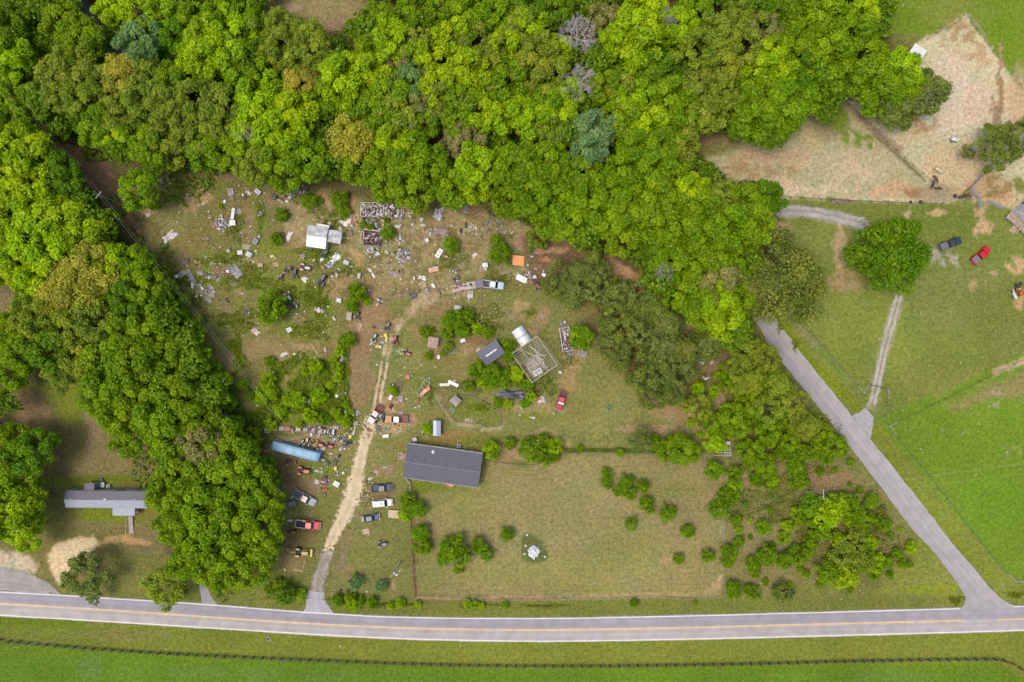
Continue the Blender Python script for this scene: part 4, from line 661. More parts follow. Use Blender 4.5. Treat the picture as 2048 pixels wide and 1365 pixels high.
weeds('undergrowth','dark green undergrowth on the floor of the woods','undergrowth',[(300,250,240,140),(620,220,170,130),(900,150,200,130),(1250,200,220,180),(1400,450,130,110),(1650,120,130,90),(120,480,150,120),(280,720,150,100),(420,960,120,190),(1100,400,100,50),(60,100,120,90)],(120,150,22),2.6,.5,1.6,3)
weeds('scrub_growth','brownish green scrub growth between the round shrubs','scrub',[(1560,860,90,80),(1620,900,70,50),(1480,820,60,70),(1550,1000,90,60),(1680,1060,110,70),(1505,735,38,40),(1270,650,90,80),(1130,570,50,40),(1330,740,50,50),(1450,760,50,40)],(150,156,62),14,.2,.5,4)
weeds('yard_weeds','tufty green weeds scattered through the junk yard','weeds',[(450,520,60,20),(500,560,60,30),(580,590,50,24),(640,600,30,50),(470,640,60,26),(620,660,44,24),(640,510,46,24),(470,460,20,30),(522,430,9,36),(660,440,30,36),(700,540,24,20),(360,560,50,30),(400,600,20,30),(900,520,40,20),(1000,560,30,20),(960,640,60,30),(1090,770,30,30),(960,815,24,12),(940,770,30,20),(330,500,20,26),(1060,625,18,10),(1140,720,18,20),(860,790,10,20),(420,370,16,14)],(134,150,24),15,.17,.35,5)
weeds('fence_growth','green vines grown along the fence between lawn and meadow','vines',[(1200,900,60,5),(1150,902,30,6),(1270,902,50,6),(1330,905,30,7),(1390,902,20,9)],(122,146,14),24,.17,.8,6)
# ---------------------------------------------------------------- buildings
def gp(px,py,h):   # a point seen at height h -> the ground pixel under it
    k=(HC-h)/HC; return 1024+(px-1024)*k, 682.5+(py-682.5)*k
def shingle(rgb): return pm(rgb,.9,0,.16,6,.5)
def corrugated(L,Wd,amp,n,zfun=None,nx=2):
    # ridges run along y; returns an MB sheet lying in z=0
    m=MB(); k=n*4; rows=nx if nx>2 else 2
    V=[];
    for j in range(rows):
        y=-Wd/2+Wd*j/(rows-1)
        for i in range(k+1):
            x=-L/2+L*i/k; z=amp*(1 if i%4 in(1,2) else 0); V.append((x,y,z+(zfun(x,y) if zfun else 0)))
    F=[(j*(k+1)+i,j*(k+1)+i+1,(j+1)*(k+1)+i+1,(j+1)*(k+1)+i) for j in range(rows-1) for i in range(k)]
    return m.add(V,F)
def win(parent,x,y,z,w,h,rz,fm=None):
    o=thing_child('window',parent,(x,y,z),rz); 
    f=MB().box(0,0,0,w,.08,h); fo=f.build('window_frame',fm or pm(WHITE),parent); fo.name='window'; fo.location=(x,y,z); fo.rotation_euler=(0,0,R(rz))
    bpy.data.objects.remove(o); MB().box(0,-.03,.08,w-.16,.06,h-.16).build('pane',glassmat(),fo)
    return fo
def thing_child(n,p,loc,rz):
    o=bpy.data.objects.new(n,None); COL.objects.link(o); o.parent=p; return o
def gable(t,L,Wd,eave,ridge,ov,rN,rS,wall,x0=0,y0=0,th=.12):
    m=MB(); a,b=L/2-ov,Wd/2-ov; zt=eave-.02
    m.add([(x0+s*a,y0+q*b,0) for s in(-1,1) for q in(-1,1)]+[(x0+s*a,y0+q*b,zt) for s in(-1,1) for q in(-1,1)]+[(x0-a,y0,ridge-.12),(x0+a,y0,ridge-.12)],
      [(0,4,8,5,1),(2,3,7,9,6),(0,2,6,4),(1,5,7,3),(0,1,3,2),(4,6,9,8),(8,9,7,5)])
    m.build('wall',wall,t)
    for s,mt in ((1,rN),(-1,rS)):
        r=MB(); r.add([(x0-L/2,y0+s*Wd/2,eave),(x0+L/2,y0+s*Wd/2,eave),(x0+L/2,y0,ridge),(x0-L/2,y0,ridge),(x0-L/2,y0+s*Wd/2,eave+th),(x0+L/2,y0+s*Wd/2,eave+th),(x0+L/2,y0,ridge+th),(x0-L/2,y0,ridge+th)],
          [(0,1,2,3),(4,5,6,7),(0,1,5,4),(1,2,6,5),(3,0,4,7)]); r.build('roof_slope',mt,t)
# ranch house
x,y=gp(886.5,931.8,2.8); h=thing('ranch_house','long ranch house with dark grey shingle gable roof beside the dirt driveway','house',x,y,-7.8)
gable(h,19.3,8.8,2.75,4.7,.06,shingle((112,110,122)),shingle((108,106,118)),pm((214,204,190),.8,0,.1,2))
MB().box(0,0,4.76,19.2,.35,.07).build('ridge_cap',shingle((126,124,134)),h)
MB().box(0,4.46,2.58,19.3,.14,.16).build('gutter',pm(WHITE),h); MB().box(0,-4.42,2.62,19.3,.1,.2).build('gutter',pm(WHITE),h)
for (vx,vy) in [(-7.9,1.1),(-8.0,.4),(-7.7,2.1),(-8.6,-.3),(-8.1,-.3),(-4.7,.9),(-5,-.6),(.9,.9),(.8,-.5),(4.4,.8),(4.4,-.4),(-5.2,-3.6),(2,-3.7),(-1.6,2.4)]:
    z=2.75+(1-abs(vy)/4.4)*1.95; MB().box(vx,vy,z,.28,.28,.35).build('roof_vent',pm(DGREY),h)
dz=2.75+(1-3.4/4.4)*1.95
d=MB().cyl(-3.0,3.2,dz+.35,dz+.45,.42,14,.34).build('satellite_dish',pm(WHITE),h); MB().tube([(-3,3.2,dz),(-3,3.2,dz+.4)],.04).build('mast',pm(GREY),d); MB().box(-2.9,3.75,dz+.5,.75,.1,.06).build('feed_arm',pm(WHITE),d)
for wx in (-7,-3.5,1.2,5,7.6): win(h,wx,4.37,1.1,1.0,1.1,180); 
for wx in (-7.2,-4,5.2,7.4): win(h,wx,-4.37,1.1,1.2,1.1,0)
MB().box(1.6,-4.38,.4,1,.08,2.05).build('door',pm((150,70,60)),h)
dk=MB().box(-10.2,.3,.35,1.6,2.2,.1).build('side_porch',pm((184,150,134),.9,0,.3,1.5),h); MB().box(-11.5,.4,0,1.4,1.9,.18).build('paver_landing',pm((196,170,156),.9,0,.35,2),h)
st=MB(); st.box(2.3,-5.0,.02,1.7,1.3,.35); st.build('front_step',pm((206,160,144),.9,0,.3,1.2),h); MB().box(1.0,-4.9,.0,1.6,.9,.06).build('brick_apron',pm((176,128,88),.9,0,.3,2),h)
t=thing('air_conditioner','grey boxed air conditioner behind the ranch house','air conditioner',918,891.5,-8); MB().box(0,0,0,.9,.9,.8).build('housing',pm(DWHITE),t); MB().cyl(0,0,.8,.84,.36,14).build('fan_grille',pm(DGREY),t)
t=thing('white_bin','white open bin standing at the back corner of the ranch house','bin',830.5,878.5,20); MB().box(0,0,0,1.0,.9,.9,tx=1.1,ty=1.1).build('body',pm(WHITE),t); MB().box(.1,0,.9,.8,.9,.08).build('lid',pm(DWHITE),t)
t=thing('bucket','pale green bucket in the grass behind the ranch house','bucket',951.5,885,0); MB().cyl(0,0,0,.45,.3,12,.36).build('shell',pm((170,176,140)),t); MB().cyl(0,0,.3,.46,.26,12).build('contents',pm(DGREY),t)
# long trailer home
x,y=gp(213.5,999.2,2.9); h=thing('trailer_home','long narrow trailer home with half dark and half pale grey roof','mobile home',x,y,-.6)
gable(h,20.9,4.35,2.85,3.6,.12,pm((128,122,132),.85,0,.15,3,streak=True),pm((170,176,190),.85,0,.1,2,streak=True),pm((206,214,218),.7,0,.08,2))
for vx in (-8.6,-.2,7.6): MB().cyl(vx,.35,3.55,3.85,.18,10).build('roof_vent',pm(DWHITE),h)
MB().box(.0,.2,3.63,.5,.45,.18).build('skylight',pm(WHITE),h)
for wx in (-8,-4.2,3.5,7.5): win(h,wx,2.06,1.2,1.2,1,180)
win(h,10.34,-.2,1.2,1.3,1.1,90); 
for wx in (-7,-3): win(h,wx,-2.06,1.2,1.3,1,0)
MB().box(2.4,2.09,.8,.95,.06,1.95).build('door',pm((120,116,130)),h)
p=MB().box(4.2,-3.15,2.5,5.7,2.1,.12).build('porch_roof',pm((178,184,196),.8,0,.1,2),h); 
p=MB(); 
for q in (1.4,4.2,7.0): MB().box(q,-4.1,0,.14,.14,2.5).build('porch_post',pm(WHITE),h)
MB().box(4.2,-3.1,.55,5.6,1.95,.1).build('porch_deck',pm(WOOD),h); MB().box(4.2,-4.1,2.38,5.7,.12,.14).build('fascia',pm(WHITE),h)
MB().box(-4.6,3.1,2.6,2.5,1.9,.12).build('back_porch_roof',pm((120,114,124),.85,0,.15,3),h); MB().box(-4.6,3.0,.6,2.4,1.7,.1).build('back_deck',pm(WOOD),h); MB().box(-2.5,3.2,.7,1.2,1.3,.1).build('back_landing',pm((190,196,200)),h)
for q in (-5.7,-3.5): MB().box(q,3.9,0,.12,.12,2.6).build('porch_post',pm(WHITE),h)
MB().box(-2.9,4.3,.35,.8,1.2,.1,rz=25).build('back_steps',pm(DGREY),h)
# ramp with its boards
rp=thing('wooden_ramp','weathered grey wooden ramp leading down from the trailer home porch','ramp',263.2,1049,-.5)
for i in range(16): MB().box(0,-2.2+i*.29,.08+i*.035,1.15,.26,.05).build('plank',pm((190,178,170),.9,0,.2,3),rp)
for s in (-.62,.62): MB().box(s,0,.05,.07,4.7,.08).build('stringer',pm(WOOD),rp)
MB().box(-.95,.0,.95,.07,4.6,.07).build('handrail',pm((230,206,190)),rp); 
for q in (-2.2,0,2.2): MB().box(-.95,q,0,.07,.07,.95).build('rail_post',pm((220,200,186)),rp)
t=thing('air_conditioner','round-topped air conditioner behind the trailer home','air conditioner',219,972,0); MB().box(0,0,0,.85,.85,.75).build('housing',pm(WHITE),t); MB().cyl(0,0,.75,.8,.33,14).build('fan_grille',pm(BLACK),t); MB().cyl(0,0,.8,.83,.14,10).build('hub',pm(WHITE),t)
# white metal shed
x,y=gp(634,474,2.6); h=thing('metal_shed','white sheet-metal shed made of joined lean-tos in the junk yard','shed',x,y,-8.5)
wm=pm((236,238,244),.45,.2,.08,1.5,streak=True); gm=pm((206,204,208),.5,.2,.25,.8)
MB().box(0,0,0,4.7,5.0,2.2).build('wall',pm((190,194,200),.6),h)
s=corrugated(5.1,2.9,.04,16).build('roof_sheet',wm,h); s.location=(-.05,-1.35,2.5); s.rotation_euler=(R(9),0,0)
s=corrugated(5.2,2.75,.04,16).build('roof_sheet',gm,h); s.location=(-.1,1.35,2.66); s.rotation_euler=(R(-4),0,0)
s=MB().box(.9,2.95,1.9,3.3,1.0,.08).build('lean_to_roof',pm((240,238,238),.5),h); MB().box(.9,3.1,0,3.1,.7,1.88).build('lean_to',pm((190,194,200)),h)
MB().box(4.0,.75,0,3.4,2.9,1.9).build('side_room',pm((186,188,194)),h)
s=corrugated(3.9,3.2,.05,12,lambda x,y:.25*math.cos(x*.75)).build('side_roof',gm,h); s.location=(4.1,.75,1.95)
MB().box(2.5,-1.4,.1,.1,2.6,2.0).build('door',pm((206,216,232)),h)
# dark shed with a white ridge strip
x,y=gp(982,706,2.4); h=thing('garden_shed','small dark grey gable shed with white strip along the ridge','shed',x,y,34.5)
gable(h,6.0,4.3,2.2,3.1,.25,shingle((122,120,134)),shingle((120,118,132)),pm((150,140,134),.8)); MB().box(.1,-.05,3.2,3.3,.34,.08).build('ridge_skylight',pm((246,246,248)),h); MB().box(-1,1.9,.1,.9,.06,1.8).build('door',pm(WHITE),h); MB().box(-2.4,2.5,.0,1.3,.5,.05).build('door_step',pm((200,180,170)),h)
# covered dome
x,y=gp(1044,672,1.5); h=thing('hoop_shelter','white tarp-covered hoop shelter with dark strap beside the timber frame','shelter',x,y,-56)
def arch(L,r,hh,n=14,x0=0,seed=1):
    m=MB(); rr_=random.Random(seed); k=11; V=[]
    for j in range(k):
        xx=x0-L/2+L*j/(k-1); wob=.07*math.sin(j*2.1)+.03*rr_.random()
        for i in range(n+1):
            a=math.pi*i/n; V.append((xx+.08*rr_.random(),math.cos(a)*(r+wob),math.sin(a)*(hh+wob)))
    return m.add(V,[(j*(n+1)+i,j*(n+1)+i+1,(j+1)*(n+1)+i+1,(j+1)*(n+1)+i) for j in range(k-1) for i in range(n)])
o=arch(4.7,1.75,2.0).build('cover',pm((240,240,244),.5,0,.1,.8,.3),h,True)
m=MB(); m.tube([(.1,math.cos(math.pi*i/14)*1.88,math.sin(math.pi*i/14)*2.13) for i in range(15)],.06,5); m.build('strap',pm((110,114,134)),h)
for s in (-3.4,-2.6): MB().tube([(s,math.cos(math.pi*i/10)*1.6,math.sin(math.pi*i/10)*1.8) for i in range(11)],.04,5).build('hoop',pm((176,160,130)),h)
for s in (0,1.7): MB().tube([(-3.5,s,1.8 if s==0 else .3),(-2.3,s,1.8 if s==0 else .3)],.035,5).build('purlin',pm((176,160,130)),h)
# timber frame without a roof
x,y=gp(1069,719,2.5); h=thing('timber_frame','roofless square timber frame of rafters over a littered floor','pergola',x,y,-55.4)
wd=pm((204,190,178),.85,0,.18,3); LX,LY=9.1,7.9
for s in (-1,1):
    MB().box(0,s*LY/2,2.45,LX+.3,.16,.18).build('beam',wd,h); MB().box(s*LX/2,0,2.45,.16,LY,.18).build('beam',wd,h)
for s in (-1,0,1):
    for q in (-1,0,1):
        if (s,q)!=(0,0): MB().box(s*(LX/2-.1),q*(LY/2-.1),0,.14,.14,2.45).build('post',wd,h)
rt2=random.Random(4)
for i in range(15):
    xx=-LX/2+LX*(i+.5)/15; e=.8 if i>2 else .2; MB().box(xx,e/2+rt2.uniform(-.15,.15),2.64,.07,LY+e,.14,rz=rt2.uniform(-1.2,1.2)).build('rafter',wd,h)
for q in (-1.3,1.2): MB().box(0,q,2.3,LX,.12,.14).build('cross_beam',wd,h)
for q in (2.2,2.75,3.3): MB().box(-2.6,q,2.80,3.6,.07,.06).build('purlin',wd,h)
for a,b,c,l in ((-1.2,1.6,22,4.6),(-.4,1.2,-14,4.2),(.2,2.1,60,2.6),(-.6,.6,30,5.0)): MB().box(a,b,2.82,l,.16,.05,rz=c).build('loose_board',pm((214,202,190),.85),h)
MB().box(1.5,-.6,.02,4.6,4.6,.08).build('floor',pm((190,176,168),.9,0,.3,1,hue2=(110,96,84)),h)
x,y=gp(1075.5,744.5,.9); t=thing('stove','white cabinet with a dark ring on top under the timber frame','stove',x,y,29); MB().box(0,0,0,2.4,1.5,.9).build('cabinet',pm((240,240,246)),t); MB().torus(-.35,0,.93,.3,.09,14,5).build('ring',pm(DGREY),t); MB().cyl(.5,.1,.9,.95,.26,12).build('grey_plate',pm(GREY),t); MB().box(-1.3,-.6,0,.8,.5,.5).build('side_box',pm(DWHITE),t)
t=thing('blue_drum','blue drum in a corner below the timber frame','drum',1037,720,0); MB().cyl(0,0,0,.9,.3,12).build('barrel',pm((50,70,160)),t); MB().torus(0,0,.9,.29,.03,12,5).build('rim',pm((40,56,130)),t)
# little metal shed, coop, slab-roofed shelter
x,y=gp(873.7,857,2.2); h=thing('tin_shed','narrow pale tin shed with buckled ridge behind the ranch house','shed',x,y,90)
gable(h,3.9,1.95,1.9,2.2,.1,pm((190,196,210),.5,.2,.1,2,streak=True),pm((182,188,202),.5,.2,.1,2,streak=True),pm((170,174,180)))
m=MB(); m.tube([(-1.8+.4*i,.12*math.sin(i*2.3),2.32) for i in range(10)],.05,5); m.build('ridge_flashing',pm((150,160,190)),h)
x,y=gp(911,802,1.5); h=thing('chicken_coop','weathered brown-grey gable roofed coop inside the netted run','coop',x,y,-45)
gable(h,2.3,2.2,1.3,1.65,.1,pm((172,156,150),.85,0,.2,3),pm((180,164,160),.85,0,.2,3),pm(WOOD))
x,y=gp(866,685,2.0); h=thing('open_shelter','small pinkish board-roofed shelter between bushes','shelter',x,y,-10)
for i in range(5): MB().box(-1.05+i*.52,.0,1.95,.49,2.7,.05,rz=rt2.uniform(-2,2)).build('roof_board',pm((196,166,148),.9,0,.25,2),h)
for s in (-1,1):
    for q in (-1,1): MB().box(s*1.1,q*1.1,0,.1,.1,1.95).build('post',wd,h)
x,y=gp(1834.5,106,2.6); h=thing('animal_shelter','white tin-roofed animal shelter partly under trees by the paddock','shelter',x,y,-33)
s=corrugated(3.6,3.4,.05,10).build('roof_sheet',pm((244,244,246),.5,.1,.08,1.5),h); s.location=(0,0,2.6); s.rotation_euler=(R(6),0,0)
MB().box(0,1.5,0,3.2,.1,2.5).build('back_wall',pm(WOOD),h)
for s in (-1,1): MB().box(s*1.55,-1.4,0,.14,.14,2.35).build('post',wd,h)
MB().box(-1.6,0,0,.1,3,2.4).build('side_wall',pm(WOOD),h)
# farmhouse cut by the frame edge
fh=thing('farmhouse','white farmhouse with grey roof and timber deck at the picture edge','house',2072,418,-42)
def hx(u,v,px0=2022,py0=415.6,hh=3.2):   # u up-right, v down-right, metres from the near roof corner -> local
    return (u,v)
# local frame: x = down-right, y = up-right ; near corner of the roof at (-4.5,-5)
gable(fh,9.2,10.6,3.2,5.2,.4,shingle((150,150,158)),shingle((146,146,156)),pm((240,240,244),.6),0,0)
for q in (-2.2,-.6,1.6): win(fh,-4.22,q,1.2,.9,1.1,270,pm(DGREY))
MB().box(0,-6.3,.75,9.6,2.3,.12).build('deck',pm((184,160,144),.9,0,.25,2),fh); MB().box(.6,-5.35,3.0,9.4,.16,.2).build('fascia',pm(WHITE),fh)
for q in (-4.7,-1.9,.3,3.0): MB().box(q,-7.4,0,.1,.1,1.7).build('rail_post',pm((226,214,214)),fh)
MB().box(-3.3,-7.4,1.6,2.9,.09,.08).build('deck_rail',pm((226,214,214)),fh); MB().box(2.3,-7.4,1.6,4.2,.09,.08).build('deck_rail',pm((226,214,214)),fh); MB().box(-4.75,-6.3,1.6,.09,2.2,.08).build('deck_rail',pm((226,214,214)),fh)
sp=MB(); 
for i in range(5): MB().box(-.85,-7.7-.28*i,.62-.14*i,1.7,.27,.07).build('step',pm((206,174,140)),fh)
for s in (-1.75,.05): MB().box(s,-8.3,1.0,.08,1.6,.08).build('stair_rail',pm(WHITE),fh)
# ---------------------------------------------------------------- debris
JM=bpy.data.materials.new('mixed_debris'); JM.use_nodes=True
_b=JM.node_tree.nodes['Principled BSDF']; _a=nn(JM.node_tree,'ShaderNodeAttribute',attribute_name='Col'); _n=nn(JM.node_tree,'ShaderNodeTexNoise'); _n.inputs['Scale'].default_value=5; _x=nn(JM.node_tree,'ShaderNodeMix',data_type='RGBA',blend_type='MULTIPLY'); _x.inputs[0].default_value=.12
JM.node_tree.links.new(_a.outputs['Color'],_x.inputs[6]); JM.node_tree.links.new(_n.outputs['Color'],_x.inputs[7]); JM.node_tree.links.new(_x.outputs[2],_b.inputs['Base Color']); _b.inputs['Roughness'].default_value=.8
PALW=[WHITE,(240,238,236),(214,206,206),(190,180,184),(120,108,112),(70,62,66),(200,176,160),(236,232,236)]
PALR=[(180,110,90),(150,90,76),(214,200,200),(110,96,110),(80,66,74),(230,226,226),(190,150,130),(60,50,56),(168,128,120)]
PALG=[(150,148,152),(120,112,110),(190,186,186),(96,90,84),(170,150,134),(226,224,220)]
PALB=[(170,136,110),(130,100,78),(110,84,66),(200,170,140),(90,72,60),(226,210,196)]
def debris(name,px,py,L,Wd,ang,n,pal,hmax,size,parent=None,label=None,cat=None,seed=0,flat=.35,rnd=False,z0=0):
    r=np.random.default_rng(seed+int(px)); V=np.array([(i,j,k) for k in(0,1) for i,j in((-1,-1),(1,-1),(1,1),(-1,1))],float); V[:,2]-=.5
    F0=np.array([(3,2,1,0),(4,5,6,7),(0,1,5,4),(1,2,6,5),(2,3,7,6),(3,0,4,7)]); VV=[];FF=[];CC=[]
    for i in range(n):
        if rnd: a=r.random()*6.28; q=math.sqrt(r.random()); u,v=q*math.cos(a)*L/2,q*math.sin(a)*Wd/2
        else: u,v=(r.random()-.5)*L,(r.random()-.5)*Wd
        e=max(0,1-(2*u/L)**2)*max(0,1-(2*v/Wd)**2)
        s=size*(.4+1.2*r.random()); dims=np.array([s*(.5+r.random()*1.2)/2,s*(.2+.6*r.random())/2,s*flat*(.3+r.random())])
        E=Euler((r.normal()*.45,r.normal()*.45,r.random()*6.28)).to_matrix(); M=np.array(E)
        VV.append((V*dims)@M.T+np.array([u,v,z0+.04+dims[2]*.5+hmax*math.sqrt(e)*r.random()])); FF.append(F0+8*i); c=np.array(alb(pal[int(r.integers(len(pal)))])); c[:3]*=.8+.35*r.random(); CC.append(np.tile(c,(6,1)))
    V=np.concatenate(VV); F=np.concatenate(FF); C=np.concatenate(CC)
    me=npmesh(name,V,F,JM,[('Col','FACE','FLOAT_COLOR',C)])
    if parent: o=link(name,me,parent); o['kind']='stuff'; return o
    o=link(name,me,None,W(px,py),(0,0,R(ang))); return tag(o,label,cat,kind='stuff')
# roofless trailers and rooms
def stud_room(t,x0,x1,y0,y1,hh,mt,w=.12):
    for (a,b,c,d) in ((x0,y0,x1,y0),(x0,y1,x1,y1),(x0,y0,x0,y1),(x1,y0,x1,y1)):
        L_=math.hypot(c-a,d-b); MB().box((a+c)/2,(b+d)/2,hh,L_+w,w,.1,rz=math.degrees(math.atan2(d-b,c-a))).build('top_plate',mt,t)
        n=max(2,int(L_/.9)); m=MB()
        for i in range(n+1): m.box(a+(c-a)*i/n,b+(d-b)*i/n,0,.08,.08,hh)
        m.build('studs',mt,t)['kind']='stuff'
wm2=pm((228,216,208),.8,0,.2,2)
h=thing('collapsed_trailer','collapsed roofless trailer full of white junk at the wood edge','wreck',765.5,422.5,-1.5)
for i in range(4): stud_room(h,-5.5+1.5*i,-5.5+1.5*(i+1)-.03,-1.75+.6*(i%2),.9,1.3,wm2); 
for i in range(2): stud_room(h,-5.5+2.6*i,-5.5+2.6*(i+1)-.05,.92,1.9,1.1,wm2)
MB().box(0,0,0,11,3.8,.25).build('floor',pm((150,136,134),.9,0,.3,2),h)
debris('junk_load',765,422,10.8,3.7,0,330,PALW+[(160,110,90)],.9,.55,h,seed=1,z0=.2)
h=thing('burnt_out_room','roofless room of white wall frames crammed with reddish junk','wreck',745,477,-7)
MB().box(0,0,0,5.2,3.9,.2).build('floor',pm((120,104,104),.9,0,.3,2),h); stud_room(h,-2.7,-2.0,-1.9,1.3,1.5,wm2); MB().box(.2,1.9,0,4.6,.25,1.4).build('back_wall',pm((206,196,206)),h); MB().box(.5,-2.1,0,3.6,.12,.7).build('front_wall',pm((206,196,206)),h)
debris('junk_load',746,478,4.8,3.5,0,260,PALR,.9,.45,h,seed=2,z0=.2)
for (a,b,l,w_) in ((-2.2,2.6,.9,.8),(-.9,2.5,2.2,.5)): MB().box(a,b,0,l,w_,.6).build('white_cabinet',pm(WHITE),h)
h=thing('gutted_trailer','gutted white-sided trailer box packed with household junk beside a round tree','trailer',1131.5,679,-81)
for s in (-1,1): MB().box(0,s*1.28,.3,6.3,.14,1.1).build('side_wall',pm((236,224,226),.7),h)
MB().box(-3.1,0,.3,.14,2.5,1.1).build('end_wall',pm((206,190,196)),h); MB().box(3.1,.3,.3,.14,1.9,1.1).build('end_wall',pm((236,224,226)),h); MB().box(0,0,.3,6.3,2.5,.15).build('floor',pm((130,118,126)),h)
for i in range(4): MB().box(-2.9+.32*i,0,1.35,.12,2.4,.06).build('roof_slat',pm((184,160,158)),h)
debris('junk_load',1131,679,5.4,2.2,0,90,PALR+PALW,.7,.5,h,seed=3,z0=.4)
for q in (-1,1): 
    w_=MB().torus(.4*q,-1.42,.32,.24,.1,12,6,'y').build('wheel',pm(BLACK),h)
# ---------------------------------------------------------------- poles and wires
def pole(px,py,hh,label,arms,ang,xf=False,gal=True):
    t=thing('utility_pole',label,'utility pole',px,py,ang,'wooden utility poles'); wdp=pm((176,164,150),.9,0,.2,3)
    m=MB(); m.tube([(0,0,-.3),(0,0,hh)],.17,10,.12); m.build('pole',wdp,t)
    for (z,l,dy) in arms:
        a=MB().box(0,dy,z,.12,l,.14).build('crossarm',pm((226,224,214),.7),t)
        for s in (-.45,.0,.45): MB().cyl(0,dy+l*s,z+.14,z+.38,.06,8).build('insulator',pm((230,236,240),.3),a)
    if xf: MB().cyl(.0,-.45,hh-2.2,hh-1.2,.3,14).build('transformer',pm((206,212,220),.5,.2),t); MB().cyl(.45,.1,hh-.9,hh-.5,.3,12).build('street_lamp_head',pm(WHITE),t)
    return t
def base(px,py,hh): k=(HC-hh)/HC; return 1024+(px-1024)*k,682.5+(py-682.5)*k
xA,yA=base(789.5,1149,10); pole(xA,yA,10,'utility pole with transformer and double crossarm near the two blue spruces',[(9.4,2.4,.35),(9.4,2.4,-.2),(8.9,1.6,1.0)],-58,True)
xB,yB=base(1648,990.5,9.5); pole(xB,yB,9.5,'utility pole with one pale crossarm rising out of the shrub clump','' or [(9.2,2.6,0)],4)
xC,yC=base(196,390,9.5); pole(xC,yC,9.5,'utility pole standing in the brown clearing between the woods',[(9.2,2.2,0)],-40)
wmat=pm((206,204,190),.5,.3,.05,2)
def wire(a,b,za,zb,sag,label,n=20,r=.011):
    A=W(*a,0); B=W(*b,0); pts=[]
    for i in range(n+1):
        t=i/n; p=A.lerp(B,t); p.z=za+(zb-za)*t-sag*4*t*(1-t); pts.append(p)
    return tag(MB().tube(pts,r,5).build('overhead_wire',wmat),label,'power line','wires strung between the utility poles')
def off_(p,dx,dy): return (p[0]+dx,p[1]+dy)
A_,B_,C_=(xA,yA),(xB,yB),(xC,yC)
wire(A_,off_(B_,0,-6),9.8,9.7,1.1,'upper wire from the transformer pole across the fenced lawn to the scrub pole'); wire(off_(A_,0,-4),off_(B_,0,-10),9.8,9.7,1.2,'topmost of three wires over the fenced lawn'); wire(off_(A_,3,10),off_(B_,0,8),9.2,9.4,1.6,'lowest wire sagging over the fenced lawn')
wire(off_(B_,0,-8),(2520,850),9.6,9.6,1.0,'upper wire from the scrub pole over the side road'); wire(off_(B_,0,8),(2520,872),9.4,9.4,1.3,'lower wire from the scrub pole over the side road'); wire(off_(B_,0,-10),(2520,846),9.7,9.7,1.0,'topmost wire from the scrub pole over the side road')
wire(off_(A_,0,-2),(-380,1330),9.6,9.6,1.0,'upper wire from the transformer pole over the main road'); wire(off_(A_,0,12),(-380,1352),9.0,9.4,1.4,'lower wire from the transformer pole over the main road')
wire(C_,A_,9.4,9.2,1.6,'long wire from the clearing pole down to the transformer pole'); wire(off_(C_,4,-3),off_(A_,5,-3),9.4,8.8,1.5,'second long wire beside the one from the clearing pole')
wire(C_,(-60,60),9.4,9.4,.8,'wire from the clearing pole into the upper woods'); wire(off_(C_,4,-3),(-56,56),9.4,9.4,.9,'second wire from the clearing pole into the upper woods')
# ---------------------------------------------------------------- fences
def fence(name,pts,label,spacing,hh,post,wires,pm_post,pm_wire,cat='fence',board=False,net=None,wob=.0):
    P=[W(*p) for p in pts]; o=bpy.data.objects.new(name,None); COL.objects.link(o); o.location=P[0]; tag(o,label,cat); P=[p-P[0] for p in P]
    d=[0]; 
    for a,b in zip(P[:-1],P[1:]): d.append(d[-1]+(b-a).length)
    n=max(1,int(round(d[-1]/spacing)))
    def at(s):
        for i in range(len(P)-1):
            if s<=d[i+1]+1e-6: return P[i].lerp(P[i+1],(s-d[i])/max(d[i+1]-d[i],1e-6)), math.degrees(math.atan2(*(P[i+1]-P[i]).yx))
        return P[-1],0
    me=MB().box(0,0,-.1,post,post,hh+.1).mesh('post',pm_post); Q=[at(d[-1]*i/n) for i in range(n+1)]; rr_=random.Random(int(abs(pts[0][0]))+1)
    for q,a in Q: link('post',me,o,q+Vector((rr_.uniform(-wob,wob),rr_.uniform(-wob,wob),0)),(rr_.uniform(-wob,wob)*.5,rr_.uniform(-wob,wob)*.5,R(a)))
    if board:
        for i in range(0,n,2):
            a=Q[i][0]; b=Q[min(i+2,n)][0]; L_=(b-a).length; ang=math.degrees(math.atan2(b.y-a.y,b.x-a.x)); c=(a+b)/2; nv=Vector((-math.sin(R(ang)),math.cos(R(ang)),0))*.075
            for z in wires: MB().box(c.x+nv.x,c.y+nv.y,z,L_-.02,.035,.10,rz=ang).build('rail',pm_wire,o)
    else:
        dense=[at(d[-1]*i/(n*2))[0] for i in range(n*2+1)]
        for z in wires: MB().tube([p+Vector((0,0,z-(.02 if i%2 else 0))) for i,p in enumerate(dense)],.018,4).build('wire',pm_wire,o)
    if net:
        m=MB(); 
        for i in range(int(d[-1]/.16)):
            p,_=at(i*.16+.01); m.tube([p+Vector((0,0,.02)),p+Vector((0,0,net))],.02,3)
        m.build('mesh',pm_wire,o)['kind']='stuff'
    return o
BLK=pm((58,60,58),.7,0,.15,3)
BF=[(-70,1268),(0,1279),(97,1288.5),(280,1303),(500,1313.5),(700,1322),(860,1328),(1060,1331.5),(1280,1330.5),(1500,1326.5),(1700,1321),(1900,1317),(1992,1316.5),(2012,1320),(2034,1333),(2060,1352),(2110,1395)]
fence('board_fence',smooth_line(BF,1),'long black three-rail board fence along the crop below the main road',2.43,1.5,.24,(.15,.5,.85,1.2),BLK,BLK,board=True)
GP=pm((196,188,176),.8,0,.15,3); GW=pm((190,184,172),.5,.3,.05,2); DWR=pm((110,106,98),.6,.3,.05,2)
